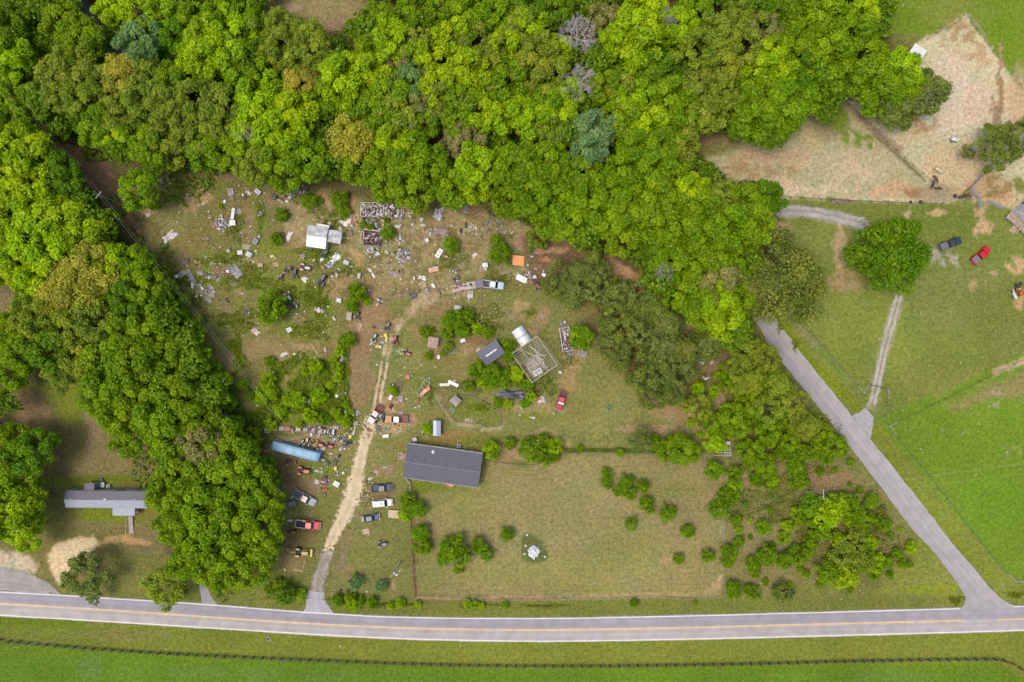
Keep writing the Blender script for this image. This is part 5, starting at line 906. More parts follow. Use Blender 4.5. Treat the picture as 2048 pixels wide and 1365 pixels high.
fence('wire_fence',[(966,914),(985,918),(1006,927),(1040,930),(1076,930),(1100,921),(1114,911),(1135,906),(1170,905),(1260,906),(1330,908),(1408,909)],'sagging wire fence between the mown enclosure and the yard meadow',2.6,1.2,.09,(.3,.65,1.0),GP,GW,net=1.1,wob=.04)
fence('wire_fence',[(1408,909),(1412,965),(1446,1035),(1445,1110),(1447,1193),(1380,1197),(1300,1192),(1230,1196),(1100,1198),(980,1199),(832,1193)],'wire fence round the shrub side and road side of the enclosure',3.0,1.15,.09,(.35,.7,1.05),GP,GW,wob=.04)
fence('wire_fence',[(832,1193),(828,1150),(827,1112),(824,1066),(821,1040),(821,1000),(822,967),(810,955)],'close-meshed wire fence between parked cars and the mown enclosure',2.2,1.2,.1,(.3,.7,1.1),pm((150,124,108)),DWR,net=1.1,wob=.05)
fence('chicken_run_fence',[(871,780),(893,778)],'short gate side of the netted chicken run',1.5,1.3,.08,(.1,.7,1.25),GP,GW,net=1.25)
fence('chicken_run_fence',[(893,778),(925,793),(945,792),(961,801),(980,813),(1002,828),(1000,851),(976,856),(954,847),(934,847),(908,843),(894,825),(880,805),(871,780)],'pale netted fence round the chicken run with the coop',1.7,1.3,.08,(.1,.7,1.25),GP,GW,net=1.25,wob=.05)
fence('wire_fence',[(1590,640),(1633,680),(1683,738),(1714,774)],'wire fence with tall grass between side road and upper pasture',3.2,1.2,.09,(.35,.7,1.05),GP,DWR)
for a,b,l in (((1713,772),(1724.6,786),'slanting brace post rails left of the pasture gate'),((1724.6,786),(1734,769),'short white brace rail joining the pasture gate'),((1773,778),(1773,796),'upright brace rail right of the pasture gate'),((1776,852),(1793,843.5),'white corner brace along the diagonal pasture fence'),((1776,852),(1788,869),'white corner brace beside the gravel apron verge'),((2013,1148),(2028,1162),'white corner brace near the road junction'),((2028,1162),(2110,1159),'white pipe rail beside the junction running off the edge'),((1915,45),(1933,33),'white brace at the tip of the bare paddock'),((1933,33),(1965,77),'double white rail on the sloping side of the paddock tip')):
    fence('brace_rail',[a,b],l,2.0,1.3,.12,(.6,1.2),pm((214,208,196)),pm((214,208,196)),board=True)
gt=thing('farm_gate','dark pipe gate across the gravel track into the pasture','gate',1753.5,774,-13.5); m=MB(); 
for z in (.2,.5,.8,1.1): MB().tube([(-2.45,0,z),(2.45,0,z)],.035,6).build('bar',pm((96,78,76)),gt)
for s in (-2.45,0,2.45): MB().tube([(s,0,.1),(s,0,1.2)],.045,6).build('upright',pm((96,78,76)),gt)
fence('wire_fence',[(1773,796),(1769,836),(1776,852)],'short wire fence from the pasture gate to the corner brace',2.5,1.2,.09,(.35,.7,1.05),GP,DWR)
fence('wire_fence',[(1793,843.5),(1900,792),(2000,742),(2120,680)],'diagonal wire fence dividing the two pastures on the slope',3.4,1.2,.09,(.35,.7,1.05),pm((120,116,84)),DWR)
fence('wire_fence',[(1788,869),(1850,944),(1933,1050),(1980,1110),(2013,1148)],'wire fence along the bright green pasture beside the side road',3.6,1.2,.09,(.35,.7,1.05),pm((150,150,116)),DWR)
fence('paddock_fence',[(1560,395),(1680,402),(1790,407),(1850,408.6),(1899,408.6),(1913,398),(1936,379),(1961,353)],'dark rail fence along the lower side of the bare paddock',2.6,1.25,.12,(.5,1.0),pm((120,104,90)),pm((110,96,84)),board=True)
fence('wire_fence',[(1686,202),(1740,255),(1800,310),(1852,356),(1880,378)],'wire fence cutting diagonally through the bare paddock',3.0,1.2,.09,(.35,.7,1.05),pm((130,116,92)),DWR)
fence('wire_fence',[(1965,77),(2000,122),(2048,184),(2110,262)],'wire fence on the grass side of the bare paddock',3.0,1.2,.09,(.35,.7,1.05),GP,DWR)
fence('wire_fence',[(1915,45),(1880,64),(1852,80)],'short wire fence from the paddock tip to the tin-roofed shelter',2.5,1.2,.09,(.35,.7,1.05),GP,DWR)
fence('wire_fence',[(1446,822),(1456,822),(1457,905)],'single pale pipe beside the scrub frame',12,1.6,.06,(1.5,),pm((226,214,190)),pm((226,214,190)))
def panelfence(px,py,L,ang,label,n=8,col=(188,186,190)):
    t=thing('corral_panel',label,'corral panel',px,py,ang,'metal corral panels by the farmhouse')
    for z in (.2,.5,.8,1.1,1.4): MB().tube([(-L/2,0,z),(L/2,0,z)],.04,5).build('rail',pm(col,.5,.4),t)
    for s in (-L/2,0,L/2): MB().tube([(s,0,0),(s,0,1.5)],.05,5).build('upright',pm(col,.5,.4),t)
    for s in (-.35,.35): MB().box(0,s,1.2,L,.06,.06).build('top_tube',pm(col,.5,.4),t)
    for i in range(n): MB().box(-L/2+L*(i+.5)/n,0,1.21,.06,.66,.05).build('cross_bar',pm(col,.5,.4),t)
panelfence(1948,366,4.2,46,'corral panel slanting up from the kink beside the bare dirt'); panelfence(1943.5,387,2.9,-50,'middle corral panel leading down from the kink'); panelfence(1953.5,407,3.2,-86,'lowest green-tinted corral panel standing on grass',8,(172,184,176))
panelfence(1988,411.5,4.4,-22,'low bluish corral panel next to the farmhouse deck',6,(190,194,206))
# stone and timber edging by the ranch house
t=thing('retaining_wall','stepped pale stone edging from the ranch house corner to the fence','wall',816,962,0)
for i,(px,py,a) in enumerate([(812,958,-50),(815,961,-48),(818,964,-45),(820.5,968,-70),(821,974,-85),(821.5,980,-95),(820.5,986,-85),(820,992,-90)]):
    v=W(px,py)-t.location; MB().box(v.x,v.y,0,.62,.4,.3+.05*(i%3),rz=a).build('stone',pm((206,196,184),.9,0,.25,3),t)
# tall hen-house frame in the scrub at right
h=thing('scrub_frame','pale open roof frame of crossed battens in the scrub','frame',1442,893,0)
for q in (-2.0,-1.3,-.6): MB().box(0,q,2.0,4.4,.08,.08).build('batten',pm((214,210,206)),h)
for q in (.4,1.0,1.6): MB().box(q,-.6,2.1,.08,3.6,.08).build('batten',pm((214,210,206)),h)
for s,q in ((-2.1,-2),(1.9,-2),(-2.1,1),(1.9,1)): MB().box(s,q,0,.1,.1,2.0).build('post',pm((200,190,180)),h)
MB().box(1.2,1.1,1.9,1.2,.9,.08).build('tin_scrap',pm(DWHITE),h)
# ---------------------------------------------------------------- vehicles
def wheel(p,x,y,r=.36,w=.24):
    o=MB().torus(0,0,0,r*.72,r*.28,16,7,'y').build('wheel',pm((38,38,40),.9),p); o.location=(x,y,r); o.scale=(1,w/(r*.56),1)
    m=MB(); n=12; m.add([(math.cos(2*math.pi*i/n)*r*.55,s*.05,math.sin(2*math.pi*i/n)*r*.55) for s in(-1,1) for i in range(n)],[tuple(range(n)),tuple(range(n,2*n))[::-1]]+[(i,(i+1)%n,n+(i+1)%n,n+i) for i in range(n)]); m.build('rim',pm((170,170,172),.4,.6),o)
def section(x,w,zt,z0=.38,tr=.12): return [(x,-w,z0),(x,-w,zt-tr),(x,-w+tr*1.3,zt),(x,w-tr*1.3,zt),(x,w,zt-tr),(x,w,z0)]
def glasshouse(p,x0,x1,x2,x3,wb,wt,zb,zt,roofc,rm_=None):
    m=MB(); m.add([(x0,-wb,zb),(x3,-wb,zb),(x3,wb,zb),(x0,wb,zb),(x1,-wt,zt),(x2,-wt,zt),(x2,wt,zt),(x1,wt,zt)],[(0,1,5,4),(1,2,6,5),(2,3,7,6),(3,0,4,7),(4,5,6,7)]); g=m.build('windows',glassmat(),p)
    m=MB(); m.loft([[(x,-wt*1.02*s,zt+.01),(x,-wt*.9*s,zt+.05),(x,wt*.9*s,zt+.05),(x,wt*1.02*s,zt+.01)] for x,s in ((x1-.05,.94),(x1+.15,1),(x2-.2,1),(x2+.06,.93))]); m.build('roof',rm_ or paint(roofc),p)
    for s in (-1,1):
        for a,b in (((x0,zb),(x1,zt)),((x3,zb),(x2,zt)),(((x0+x3)/2-.1,zb),((x1+x2)/2-.1,zt))):
            MB().tube([(a[0],s*wb,a[1]),(b[0],s*wt,b[1]+.02)],.045,4).build('pillar',paint(roofc),p)
def paint(c,rough=.35): return pm(c,rough,.1,.06,1.2)
def lights(p,L,w,z=.75):
    for s in (-1,1):
        MB().box(L/2-.03,s*(w-.28),z-.1,.1,.36,.16).build('headlight',pm((226,230,236),.15),p); MB().box(-L/2+.02,s*(w-.16),z,.07,.2,.28).build('tail_light',pm((170,40,36),.3),p)
    MB().box(L/2+.06,0,.42,.14,w*1.75,.2).build('front_bumper',pm(GREY,.4,.5),p); MB().box(-L/2-.07,0,.42,.14,w*1.75,.2).build('rear_bumper',pm(GREY,.4,.5),p)
def mirrors(p,x,w,c):
    for s in (-1,1): MB().box(x,s*(w+.14),1.05,.14,.26,.18).build('mirror',paint(c),p)
def pickup(px,py,ang,label,body,L=5.8,w=.98,hood=None,roof=None,tonneau=None,bedc=(90,88,90),load=None,trim=None,group=None,cab=1.9):
    t=thing('pickup_truck',label,'pickup',px,py,ang,group); h=L/2; xc=h-1.75; xb=xc-cab; rough=.32 if tonneau else .6
    m=MB(); m.loft([section(h,w*.80,.82),section(h-.12,w*.93,1.0),section(h-.5,w*.98,1.06),section(xc+.1,w,1.12),section(xb,w,1.12)]); m.build('body',paint(hood or body,rough),t)
    if hood: MB().box((xc+xb)/2,0,.5,cab,w*2.02,.55).build('cab_side',paint(body,rough),t)
    MB().box(xc+.62,0,1.07,1.1,w*1.25,.05,tx=.85,ty=.85).build('hood_bulge',paint(hood or body,rough),t)
    glasshouse(t,xb+.02,xb+.22,xc-.45,xc+.28,w*.93,w*.76,1.1,1.74,roof or body)
    bl=xb+h; bx=(-h+xb)/2
    MB().box(bx,0,.55,bl-.05,w*1.8,.08).build('bed_floor',pm(bedc,.8,0,.25,3),t)
    for s in (-1,1): MB().box(bx,s*(w-.07),.45,bl-.04,.14,.72).build('bed_side',paint(trim or body,rough),t)
    MB().box(-h+.05,0,.5,.1,w*1.8,.66).build('tailgate',paint(trim or body,rough),t); MB().box(xb-.06,0,.5,.06,w*1.8,.64).build('bulkhead',paint(trim or body,rough),t)
    if tonneau: MB().box(bx,0,1.14,bl-.25,w*1.72,.06).build('bed_cover',pm(tonneau,.6,0,.08,2),t)
    if load: debris('bed_load',px,py,bl-.3,w*1.6,0,load[0],load[1],.35,.5,t,seed=5,z0=.6)
    for x in (h-.95,-h+1.15):
        for s in (-1,1): wheel(t,x,s*(w-.1))
    lights(t,L,w); mirrors(t,xc-.05,w,body); return t
def car(px,py,ang,label,body,L=4.6,w=.9,suv=False,cat='sedan',name='sedan',roof=None):
    t=thing(name,label,cat,px,py,ang); h=L/2; zb=1.0 if suv else .86; zt=1.72 if suv else 1.4
    m=MB(); 
    m.loft([section(-h,w*.78,zb-.12),section(-h+.12,w*.92,zb-.02),section(-h+.5,w*.98,zb),section(0,w,zb+.02),section(h-1.2,w*.98,zb),section(h-.35,w*.9,zb-.1),section(h-.05,w*.68,zb-.22)]); m.build('body',paint(body),t)
    if suv: glasshouse(t,-h+.15,-h+.4,h-1.95,h-1.25,w*.92,w*.78,zb,zt,roof or body)
    else: glasshouse(t,-h+.55,-h+1.25,h-2.0,h-1.15,w*.88,w*.68,zb-.02,zt,roof or body)
    for x in (h-.85,-h+.85):
        for s in (-1,1): wheel(t,x,s*(w-.1),.33,.22)
    lights(t,L,w,.68); mirrors(t,h-1.5,w,body)
    if suv:
        for s in (-1,1): MB().tube([(-h+.6,s*w*.66,zt+.1),(h-2.2,s*w*.66,zt+.1)],.03,5).build('roof_rail',pm(BLACK),t)
        MB().box(-.1,0,zt+.05,.7,.75,.03).build('sunroof',glassmat(),t)
    return t
BL=[(60,90,140),(80,120,170),(40,50,60),(226,200,80),(200,206,214),(50,60,80)]
pickup(1896.5,488.6,21,'dark blue-grey pickup with a covered bed parked on the grass',(62,64,76),5.9,tonneau=(112,112,118))
pickup(1957.6,511.4,41,'bright red pickup with a grey bed cover parked on the grass',(222,26,22),5.6,tonneau=(120,120,128))
pickup(765.5,975,4,'dark grey pickup with an open black bed beside the driveway',(74,74,88),5.6,bedc=(98,98,112),trim=(92,92,106))
car(766,1005,5,'white estate car with sunroof, parked between two dark vehicles',(238,238,240),5.1,.98,True,'SUV','sport_utility_vehicle')
car(742.5,1035,8.5,'dark blue-grey sedan parked below the white estate car',(86,90,108),4.6)
pickup(617.5,1048,-6,'faded red pickup with white bed rails and blue junk in the bed',(214,80,84),6.4,1.02,hood=(222,84,84),bedc=(60,60,80),load=(40,BL),trim=(226,190,190))
pickup(610.5,994.5,-28,'grey derelict pickup with pinkish cab and junk-filled bed',(176,168,172),6.2,1.02,hood=(176,176,184),roof=(206,180,172),load=(60,PALG+[(100,90,120)]),bedc=(110,104,120))
pickup(752,828.5,236,'faded pink and white pickup nosed down the driveway edge',(226,206,200),5.2,.95,hood=(226,216,212),roof=(206,160,150),bedc=(150,70,66),trim=(150,74,70))
pickup(794.5,838,179,'orange stripped pickup with white cab roof and junk in its bed',(206,140,96),5.6,.98,hood=(212,144,98),roof=(226,216,212),load=(50,BL+[(190,120,90)]),bedc=(150,100,90),trim=(190,110,80))
pickup(1122,801.5,252,'red pickup with white hood stripe left on the mown meadow',(170,44,60),5.0,.95,hood=(176,56,72),roof=(196,60,80),bedc=(110,80,76),load=(14,[(226,140,60),(60,50,50),(200,150,120)]))
t=pickup(986,570.5,-7,'pale blue-white pickup hitched in front of the lumber trailer',(206,216,226),5.6,.98,hood=(200,218,230),roof=(222,228,232),load=(50,PALR),bedc=(96,90,96))
# white stripe across the red pickup's cab front
s=thing('white_plank','white plank lying across the red meadow pickup','plank',1121.0,806,-18,z=0); s.location.z=0; MB().box(0,0,1.78,1.6,.5,.06).build('board',pm(WHITE),s)
# box bus
x,y=gp(590.5,903.5,2.6); b=thing('old_bus','long pale blue old bus with rounded roof ends in the junk yard','bus',x,y,-14.5)
def bus_sec(x,w,z): return [(x,-w,.5),(x,-w,z-.45),(x,-w*.86,z-.12),(x,-w*.5,z),(x,w*.5,z),(x,w*.86,z-.12),(x,w,z-.45),(x,w,.5)]
L=12.6
MB().loft([bus_sec(-L/2,1.05,2.45),bus_sec(-L/2+.25,1.18,2.7),bus_sec(-L/2+.8,1.25,2.8),bus_sec(L/2-.9,1.25,2.8),bus_sec(L/2-.4,1.2,2.65),bus_sec(L/2,1.1,2.3)]).build('body',pm((150,182,208),.55,.1,.16,.5,hue2=(124,168,200)),b)
for i in range(9): MB().box(-L/2+1.2+i*1.2,1.27,1.4,.85,.05,.6).build('window',glassmat(),b)
for i in range(9): MB().box(-L/2+1.2+i*1.2,-1.27,1.4,.85,.05,.6).build('window',glassmat(),b)
for i in range(5): MB().box(-L/2+1.4+i*2.3,0,2.8,.06,2.0,.03).build('roof_seam',pm((130,160,184)),b)
MB().box(L/2+.02,0,1.3,.06,1.7,.75).build('windscreen',glassmat(),b)
for x in (-3.8,4.2):
    for s in (-1,1): wheel(b,x,s*1.12,.48,.3)
for s in (-1,1): MB().box(L/2+.05,s*.8,.75,.08,.25,.22).build('headlight',pm(WHITE,.2),b)
MB().box(L/2+.75,-.75,.5,.9,.5,.35).build('mirror_arm_box',pm((190,186,190)),b)
# trailers
def flatbed(px,py,ang,L,Wd,label,col,load=None,pal=PALW,deck=True,tongue=True,boards=0,bc=(222,206,196),wheels=True,group=None,name='flatbed_trailer',cat='trailer'):
    t=thing(name,label,cat,px,py,ang,group)
    for s in (-1,1): MB().box(0,s*(Wd/2-.05),.5,L,.1,.14).build('frame_rail',pm(col,.7,.2),t)
    for s in (-1,0,1): MB().box(s*(L/2-.06),0,.49,.1,Wd-.2,.12).build('cross_member',pm(col,.7,.2),t)
    if deck:
        n=max(3,int(Wd/.3))
        for i in range(n): MB().box(0,-Wd/2+Wd*(i+.5)/n,.64,L-.1,Wd/n-.03,.05).build('deck_board',pm(bc if i%2 else tuple(int(q*.9) for q in bc),.9,0,.25,3),t)
    if tongue: MB().tube([(L/2,Wd*.35,.5),(L/2+1.2,0,.5)],.05,5).build('tongue',pm(col),t); MB().tube([(L/2,-Wd*.35,.5),(L/2+1.2,0,.5)],.05,5).build('tongue',pm(col),t)
    if wheels:
        for s in (-1,1): wheel(t,-L*.08,s*(Wd/2+.05),.32,.2)
    r_=random.Random(int(px)); 
    for i in range(boards): MB().box(r_.uniform(-.4,.4),(-Wd/2+Wd*(i+.5)/boards),.7+.08*r_.random(),L*(.55+.4*r_.random()),.16,.06,rz=r_.uniform(-2.5,2.5)).build('loose_board',pm(random.Random(i+int(px)).choice([(232,214,204),(206,180,166),(170,140,126),(240,228,222)]),.85),t)
    if load: debris('load',px,py,L*.85,Wd*.8,0,load,pal,.4,.5,t,seed=7,z0=.7)
    return t
flatbed(928,575,10.5,6.6,2.0,'long flat trailer stacked with pale loose lumber',(120,104,100),25,PALR,boards=9)
t=thing('flat_crate','flat charcoal sheet box between the lumber trailer and the truck','crate',959,569,11); MB().box(0,0,.3,2.1,1.9,.9).build('box',pm((128,122,128),.7,0,.15,2),t); MB().box(0,0,1.2,2.15,1.95,.05).build('lid',pm((120,114,122),.6),t)
flatbed(584.5,1007,20,2.3,1.25,'small grey two-wheel trailer beside the derelict pickup',(120,110,122),None,tongue=True,bc=(160,154,160))
flatbed(847.5,777,61,4.3,1.7,'boat trailer carrying a long pink-orange hull shell',(206,216,206),6,PALW,deck=False)
t=thing('hull_shell','pinkish orange hull shell lying on the boat trailer','boat',850,783,38); MB().loft([[(-1.6,-.1,.75),(-1.6,0,.7),(-1.6,.1,.75)],[(-.8,-.42,1.0),(-.8,0,.72),(-.8,.42,1.0)],[(1.0,-.5,1.05),(1.0,0,.72),(1.0,.5,1.05)],[(1.7,-.4,1.05),(1.7,0,.75),(1.7,.4,1.05)]]).build('hull',pm((228,150,130),.6,0,.25,1.5,hue2=(226,110,70)),t); MB().box(.2,0,1.0,.9,.7,.08).build('seat',pm((236,190,180)),t)
t=thing('hitch_jack','rusty orange jack at the boat trailer tongue','jack',836,801,55); MB().box(0,0,.2,.9,.5,.35).build('block',pm((206,106,70)),t); MB().cyl(-.5,0,0,.7,.06,8).build('crank',pm(GREY),t)
flatbed(764,834,80,2.4,1.2,'dark green-grey wire bed frame beside the faded pink pickup',(120,130,124),12,PALG,deck=True,bc=(110,120,112),tongue=False)
flatbed(916,615.5,-3,2.0,1.15,'short white slatted bench trailer above the bushes',(206,206,206),3,PALW,bc=(236,232,230),tongue=False,wheels=False,name='slatted_bench',cat='bench')
flatbed(696,887,8,1.9,.95,'grey low cart with dark cut-outs beside the driveway',(150,146,150),8,[(50,46,50),(70,60,66)],tongue=False,bc=(176,170,174),name='low_cart',cat='cart')
def tractor(px,py,ang,label,col,sc=1.0,cat='tractor',name='tractor',seat=(60,60,62),cab=None,small=True):
    t=thing(name,label,cat,px,py,ang); 
    MB().box(.65,0,.5,1.3,.62,.55,tx=.9,ty=.85).build('hood',pm(col,.5,0,.15,2),t); MB().box(-.3,0,.35,1.1,.75,.3).build('chassis',pm((80,76,76),.7),t); MB().box(-.55,0,.75,.45,.5,.12).build('seat',pm(seat),t); MB().box(-.78,0,.8,.1,.5,.4).build('seat_back',pm(seat),t)
    MB().torus(.05,0,1.12,.2,.03,12,5).build('steering_wheel',pm(BLACK),t)
    for s in (-1,1): wheel(t,-.6,s*.62,.5 if not small else .34,.3); wheel(t,1.0,s*.5,.28,.18); MB().box(-.6,s*.6,.72 if small else 1.0,.7,.28,.06).build('fender',pm(col,.5),t)
    t.scale=(sc,sc,sc); return t
t=tractor(605,1103,180,'yellow backhoe tractor with its arm folded toward the woods',(206,176,90),1.45,small=False)
MB().tube([(-1.0,.05,.8),(-1.7,.2,1.5),(-2.2,.3,.8)],.12,6).build('boom',pm((206,176,90)),t); MB().box(-2.4,.35,.3,.5,.5,.45).build('bucket',pm((176,140,70)),t); MB().box(1.75,0,.15,.35,1.3,.5).build('loader_bucket',pm((226,206,140)),t)
for s in (-.5,.5): MB().tube([(.2,s,.9),(1.6,s,.4)],.07,5).build('loader_arm',pm((206,176,90)),t)
t.rotation_euler=(0,0,R(-4))
tractor(608.5,940.5,-8,'orange-red tractor with round fenders below the blue bus',(228,110,86),1.35,seat=(120,50,50),small=False)
tractor(584,1062.5,-10,'small red garden tractor tucked beside the faded red pickup',(190,90,70),1.0)
tractor(764.3,1087.5,5,'grey riding mower alone on the roadside lawn',(150,146,160),1.05,'riding mower','riding_mower')
tractor(790.8,681.8,83,'red riding mower on the dirt near the wheel tracks',(196,50,56),1.1,'riding mower','riding_mower')
tractor(749.5,677,70,'pale grey riding mower among yellow garden machines',(176,184,190),.95,'riding mower','riding_mower')
tractor(649.5,510,40,'dark green riding mower below the white metal shed',(40,96,60),1.0,'riding mower','riding_mower')
tractor(645,562,60,'black and white stripped riding mower near the dirt patch',(90,90,104),1.35,'riding mower','riding_mower')
tractor(576.6,540,30,'dull black riding mower, uppermost of the row above the round tree',(90,86,88),.95,'riding mower','riding_mower')
tractor(591.5,549.5,85,'black riding mower with grey deck just above the white sheet',(70,74,90),1.05,'riding mower','riding_mower')
tractor(611.5,536,-12,'red and white mower lying by the foot track',(226,216,220),1.15,'riding mower','riding_mower',(190,40,50))
tractor(562.5,556,70,'dull red tiller with grey handles in the grass',(140,90,90),.9,'tiller','garden_tiller')
tractor(578,591.5,-60,'white and orange push mower beside the round tree',(226,226,220),1.0,'mower','push_mower',(220,120,50))
tractor(581.5,611,-50,'black motorbike half hidden by the round tree',(56,60,66),.9,'motorbike','scrap_motorbike')
tractor(594.5,609.5,-80,'grey-green push mower in the shade of the round tree',(140,156,140),.75,'mower','push_mower')
tractor(638.5,887.5,-20,'orange and yellow mower in the row above the blue bus',(230,120,70),1.05,'riding mower','riding_mower',(226,190,70))
tractor(658,891.5,-10,'red and black mower nearest the driveway above the blue bus',(214,70,64),1.0,'riding mower','riding_mower')
tractor(615,884.5,80,'tan and orange mower beside weeds above the blue bus',(222,190,120),.95,'riding mower','riding_mower')
tractor(627.5,887,-45,'grey-green stripped mower between two bright mowers',(130,136,128),.85,'riding mower','riding_mower')
tractor(604.5,886,60,'faded grey mower frame beside the ladder',(150,150,140),.85,'riding mower','riding_mower')
tractor(774.5,654.6,60,'rusty grey tiller on the bare dirt above the yellow machines',(130,116,126),1.0,'tiller','garden_tiller')
tractor(813.5,706,-30,'faded red garden machine with pale parts round it',(200,120,104),.95,'tiller','garden_tiller')
tractor(716,632,75,'dark bicycle heap leaning by the grey shed roof',(70,66,66),.9,'bicycle heap','bicycle_heap')
tractor(2036,583,-70,'orange and yellow farm cart beside the white horse',(226,110,60),1.0,'cart','farm_cart',(226,200,130))
tractor(2034,571,20,'black farm implement beside the orange cart',(84,80,84),.9,'implement','farm_implement')
tractor(912,558.5,25,'black stripped engine mower below the pallet scraps',(90,88,90),.85,'riding mower','riding_mower')
tractor(1072.5,568,-60,'rusty red engine frame beside pale barrels',(150,80,64),1.2,'engine','engine_block',(120,60,50))
# ---------------------------------------------------------------- scattered things in the yard
def pallet(px,py,ang,l,w,label,col=(176,164,160),st=1,cat='pallet',name='wooden_pallet',n=7,group=None):
    t=thing(name,label,cat,px,py,ang,group); L_,W_=l*S,w*S; a=MB(); b=MB()
    for k in range(st):
        z=k*.15
        for s in (-1,0,1): b.box(0,s*(W_/2-.05),z,L_,.08,.09)
        for i in range(n): a.box(-L_/2+L_*(i+.5)/n,.01*(i%2),z+.09,L_/n*.72,W_,.03+.004*(i%3))
    b.build('stringers',pm(tuple(int(q*.75) for q in col),.9),t); a.build('deck_boards',pm(col,.9,0,.25,2),t); return t
def box(px,py,ang,l,w,h,label,col=WHITE,cat='box',name='storage_box',lid=None,knob=False,tilt=0,group=None):
    t=thing(name,label,cat,px,py,ang,group); L_,W_=l*S,w*S
    m=MB().box(0,0,0,L_,W_,h); m.build('body',pm(col,.6,0,.14,1.5),t)
    MB().box(0,.0,h,L_*1.03,W_*1.03,.05).build('lid',pm(lid or tuple(min(255,int(q*1.04)) for q in col),.6,0,.16,2),t)
    if knob: 
        for q in (-.25,.15): MB().cyl(L_*q,0,h+.05,h+.09,min(L_,W_)*.16,10).build('burner',pm((90,90,96)),t)
    else: MB().box(L_*.3,0,h+.05,.06,W_*.5,.03).build('handle',pm(GREY),t)
    if tilt: t.rotation_euler=(R(tilt),0,R(ang))
    return t
def cloth(px,py,ang,l,w,label,col=WHITE,h=.35,cat='tarp',name='crumpled_tarp',seed=1,col2=None,hole=.0,var=.12):
    r=np.random.default_rng(seed+int(px*3)); n=22; m_=16; u=np.linspace(-1,1,n); v=np.linspace(-1,1,m_); U,V_=np.meshgrid(u,v)
    a=np.arctan2(V_,U); edge=.86+.12*np.sin(3*a+r.random()*6)+.10*np.sin(5*a+r.random()*6)+.05*np.sin(9*a)
    q=np.maximum(abs(U),abs(V_)); X=U*edge*l*S/2; Y=V_*edge*w*S/2
    Z=h*(1-q**3)*(.45+.3*np.sin(U*5+r.random()*6+V_*2)+.25*np.sin(V_*6+r.random()*6-U*3))+.10*r.random(U.shape)*(1-q**6); Z=np.maximum(Z,.0)+.02
    P=np.stack([X,Y,Z],-1).reshape(-1,3); I=np.arange(n*m_).reshape(m_,n); F=np.stack([I[:-1,:-1].ravel(),I[:-1,1:].ravel(),I[1:,1:].ravel(),I[1:,:-1].ravel()],1)
    if hole: F=F[r.random(len(F))>hole]
    me=npmesh(name,P,F,pm(col,.55,0,var,1.5,0,False,col2)); o=link(name,me,None,W(px,py),(0,0,R(ang))); return tag(o,label,cat)
def boards(px,py,ang,l,n,label,col=(226,214,200),cat='boards',name='loose_boards',w=.16,gap=.32,seed=1):
    t=thing(name,label,cat,px,py,ang); r=random.Random(seed+int(px)); 
    for i in range(n): MB().box(r.uniform(-.2,.2)*(n>1),(i-(n-1)/2)*gap,.03+.02*i,l*S*(1 if n==1 else r.uniform(.7,1)),w,.05,rz=r.uniform(-6,6)*(n>1)).build('board',pm(col,.85,0,.2,3),t)
    return t
def drum(px,py,label,col=WHITE,r=.32,h=.7,cat='drum',name='drum',lying=False):
    t=thing(name,label,cat,px,py,0); MB().cyl(0,0,0,h,r,14,r*1.02).build('barrel',pm(col,.5),t); MB().torus(0,0,h,r*.98,.03,14,5).build('rim',pm(tuple(int(q*.85) for q in col)),t); MB().cyl(0,0,h-.02,h+.01,r*.9,14).build('top',pm(tuple(int(q*.92) for q in col)),t); return t
def ring(px,py,label,col,R1,r=.06,cat='tyre',name='old_tyre',h=None,fill=None):
    t=thing(name,label,cat,px,py,0); MB().torus(0,0,r,R1,r,18,6).build('tread',pm(col,.8),t); MB().cyl(0,0,0,.06,R1*.95,16).build('inside',pm(fill or (104,96,76),.9),t)
    return t
def frame(px,py,ang,l,w,label,col,cat='frame',name='bare_frame',n=2,h=.05):
    t=thing(name,label,cat,px,py,ang); L_,W_=l*S,w*S
    for s in (-1,1): MB().box(0,s*W_/2,h,L_,.09,.07).build('side_bar',pm(col),t); MB().box(s*L_/2,0,h+.01,.09,W_,.06).build('end_bar',pm(col),t)
    for i in range(n): MB().box(-L_/2+L_*(i+1)/(n+1),0,h+.02,.05,W_,.04).build('cross_bar',pm(col),t)
    return t
def heap(px,py,l,w,ang,n,pal,label,size=.45,h=.3,cat='junk heap',name='junk_heap',seed=0): return debris(name,px,py,l*S,w*S,ang,n,pal,h,size,None,label,cat,seed,rnd=True)
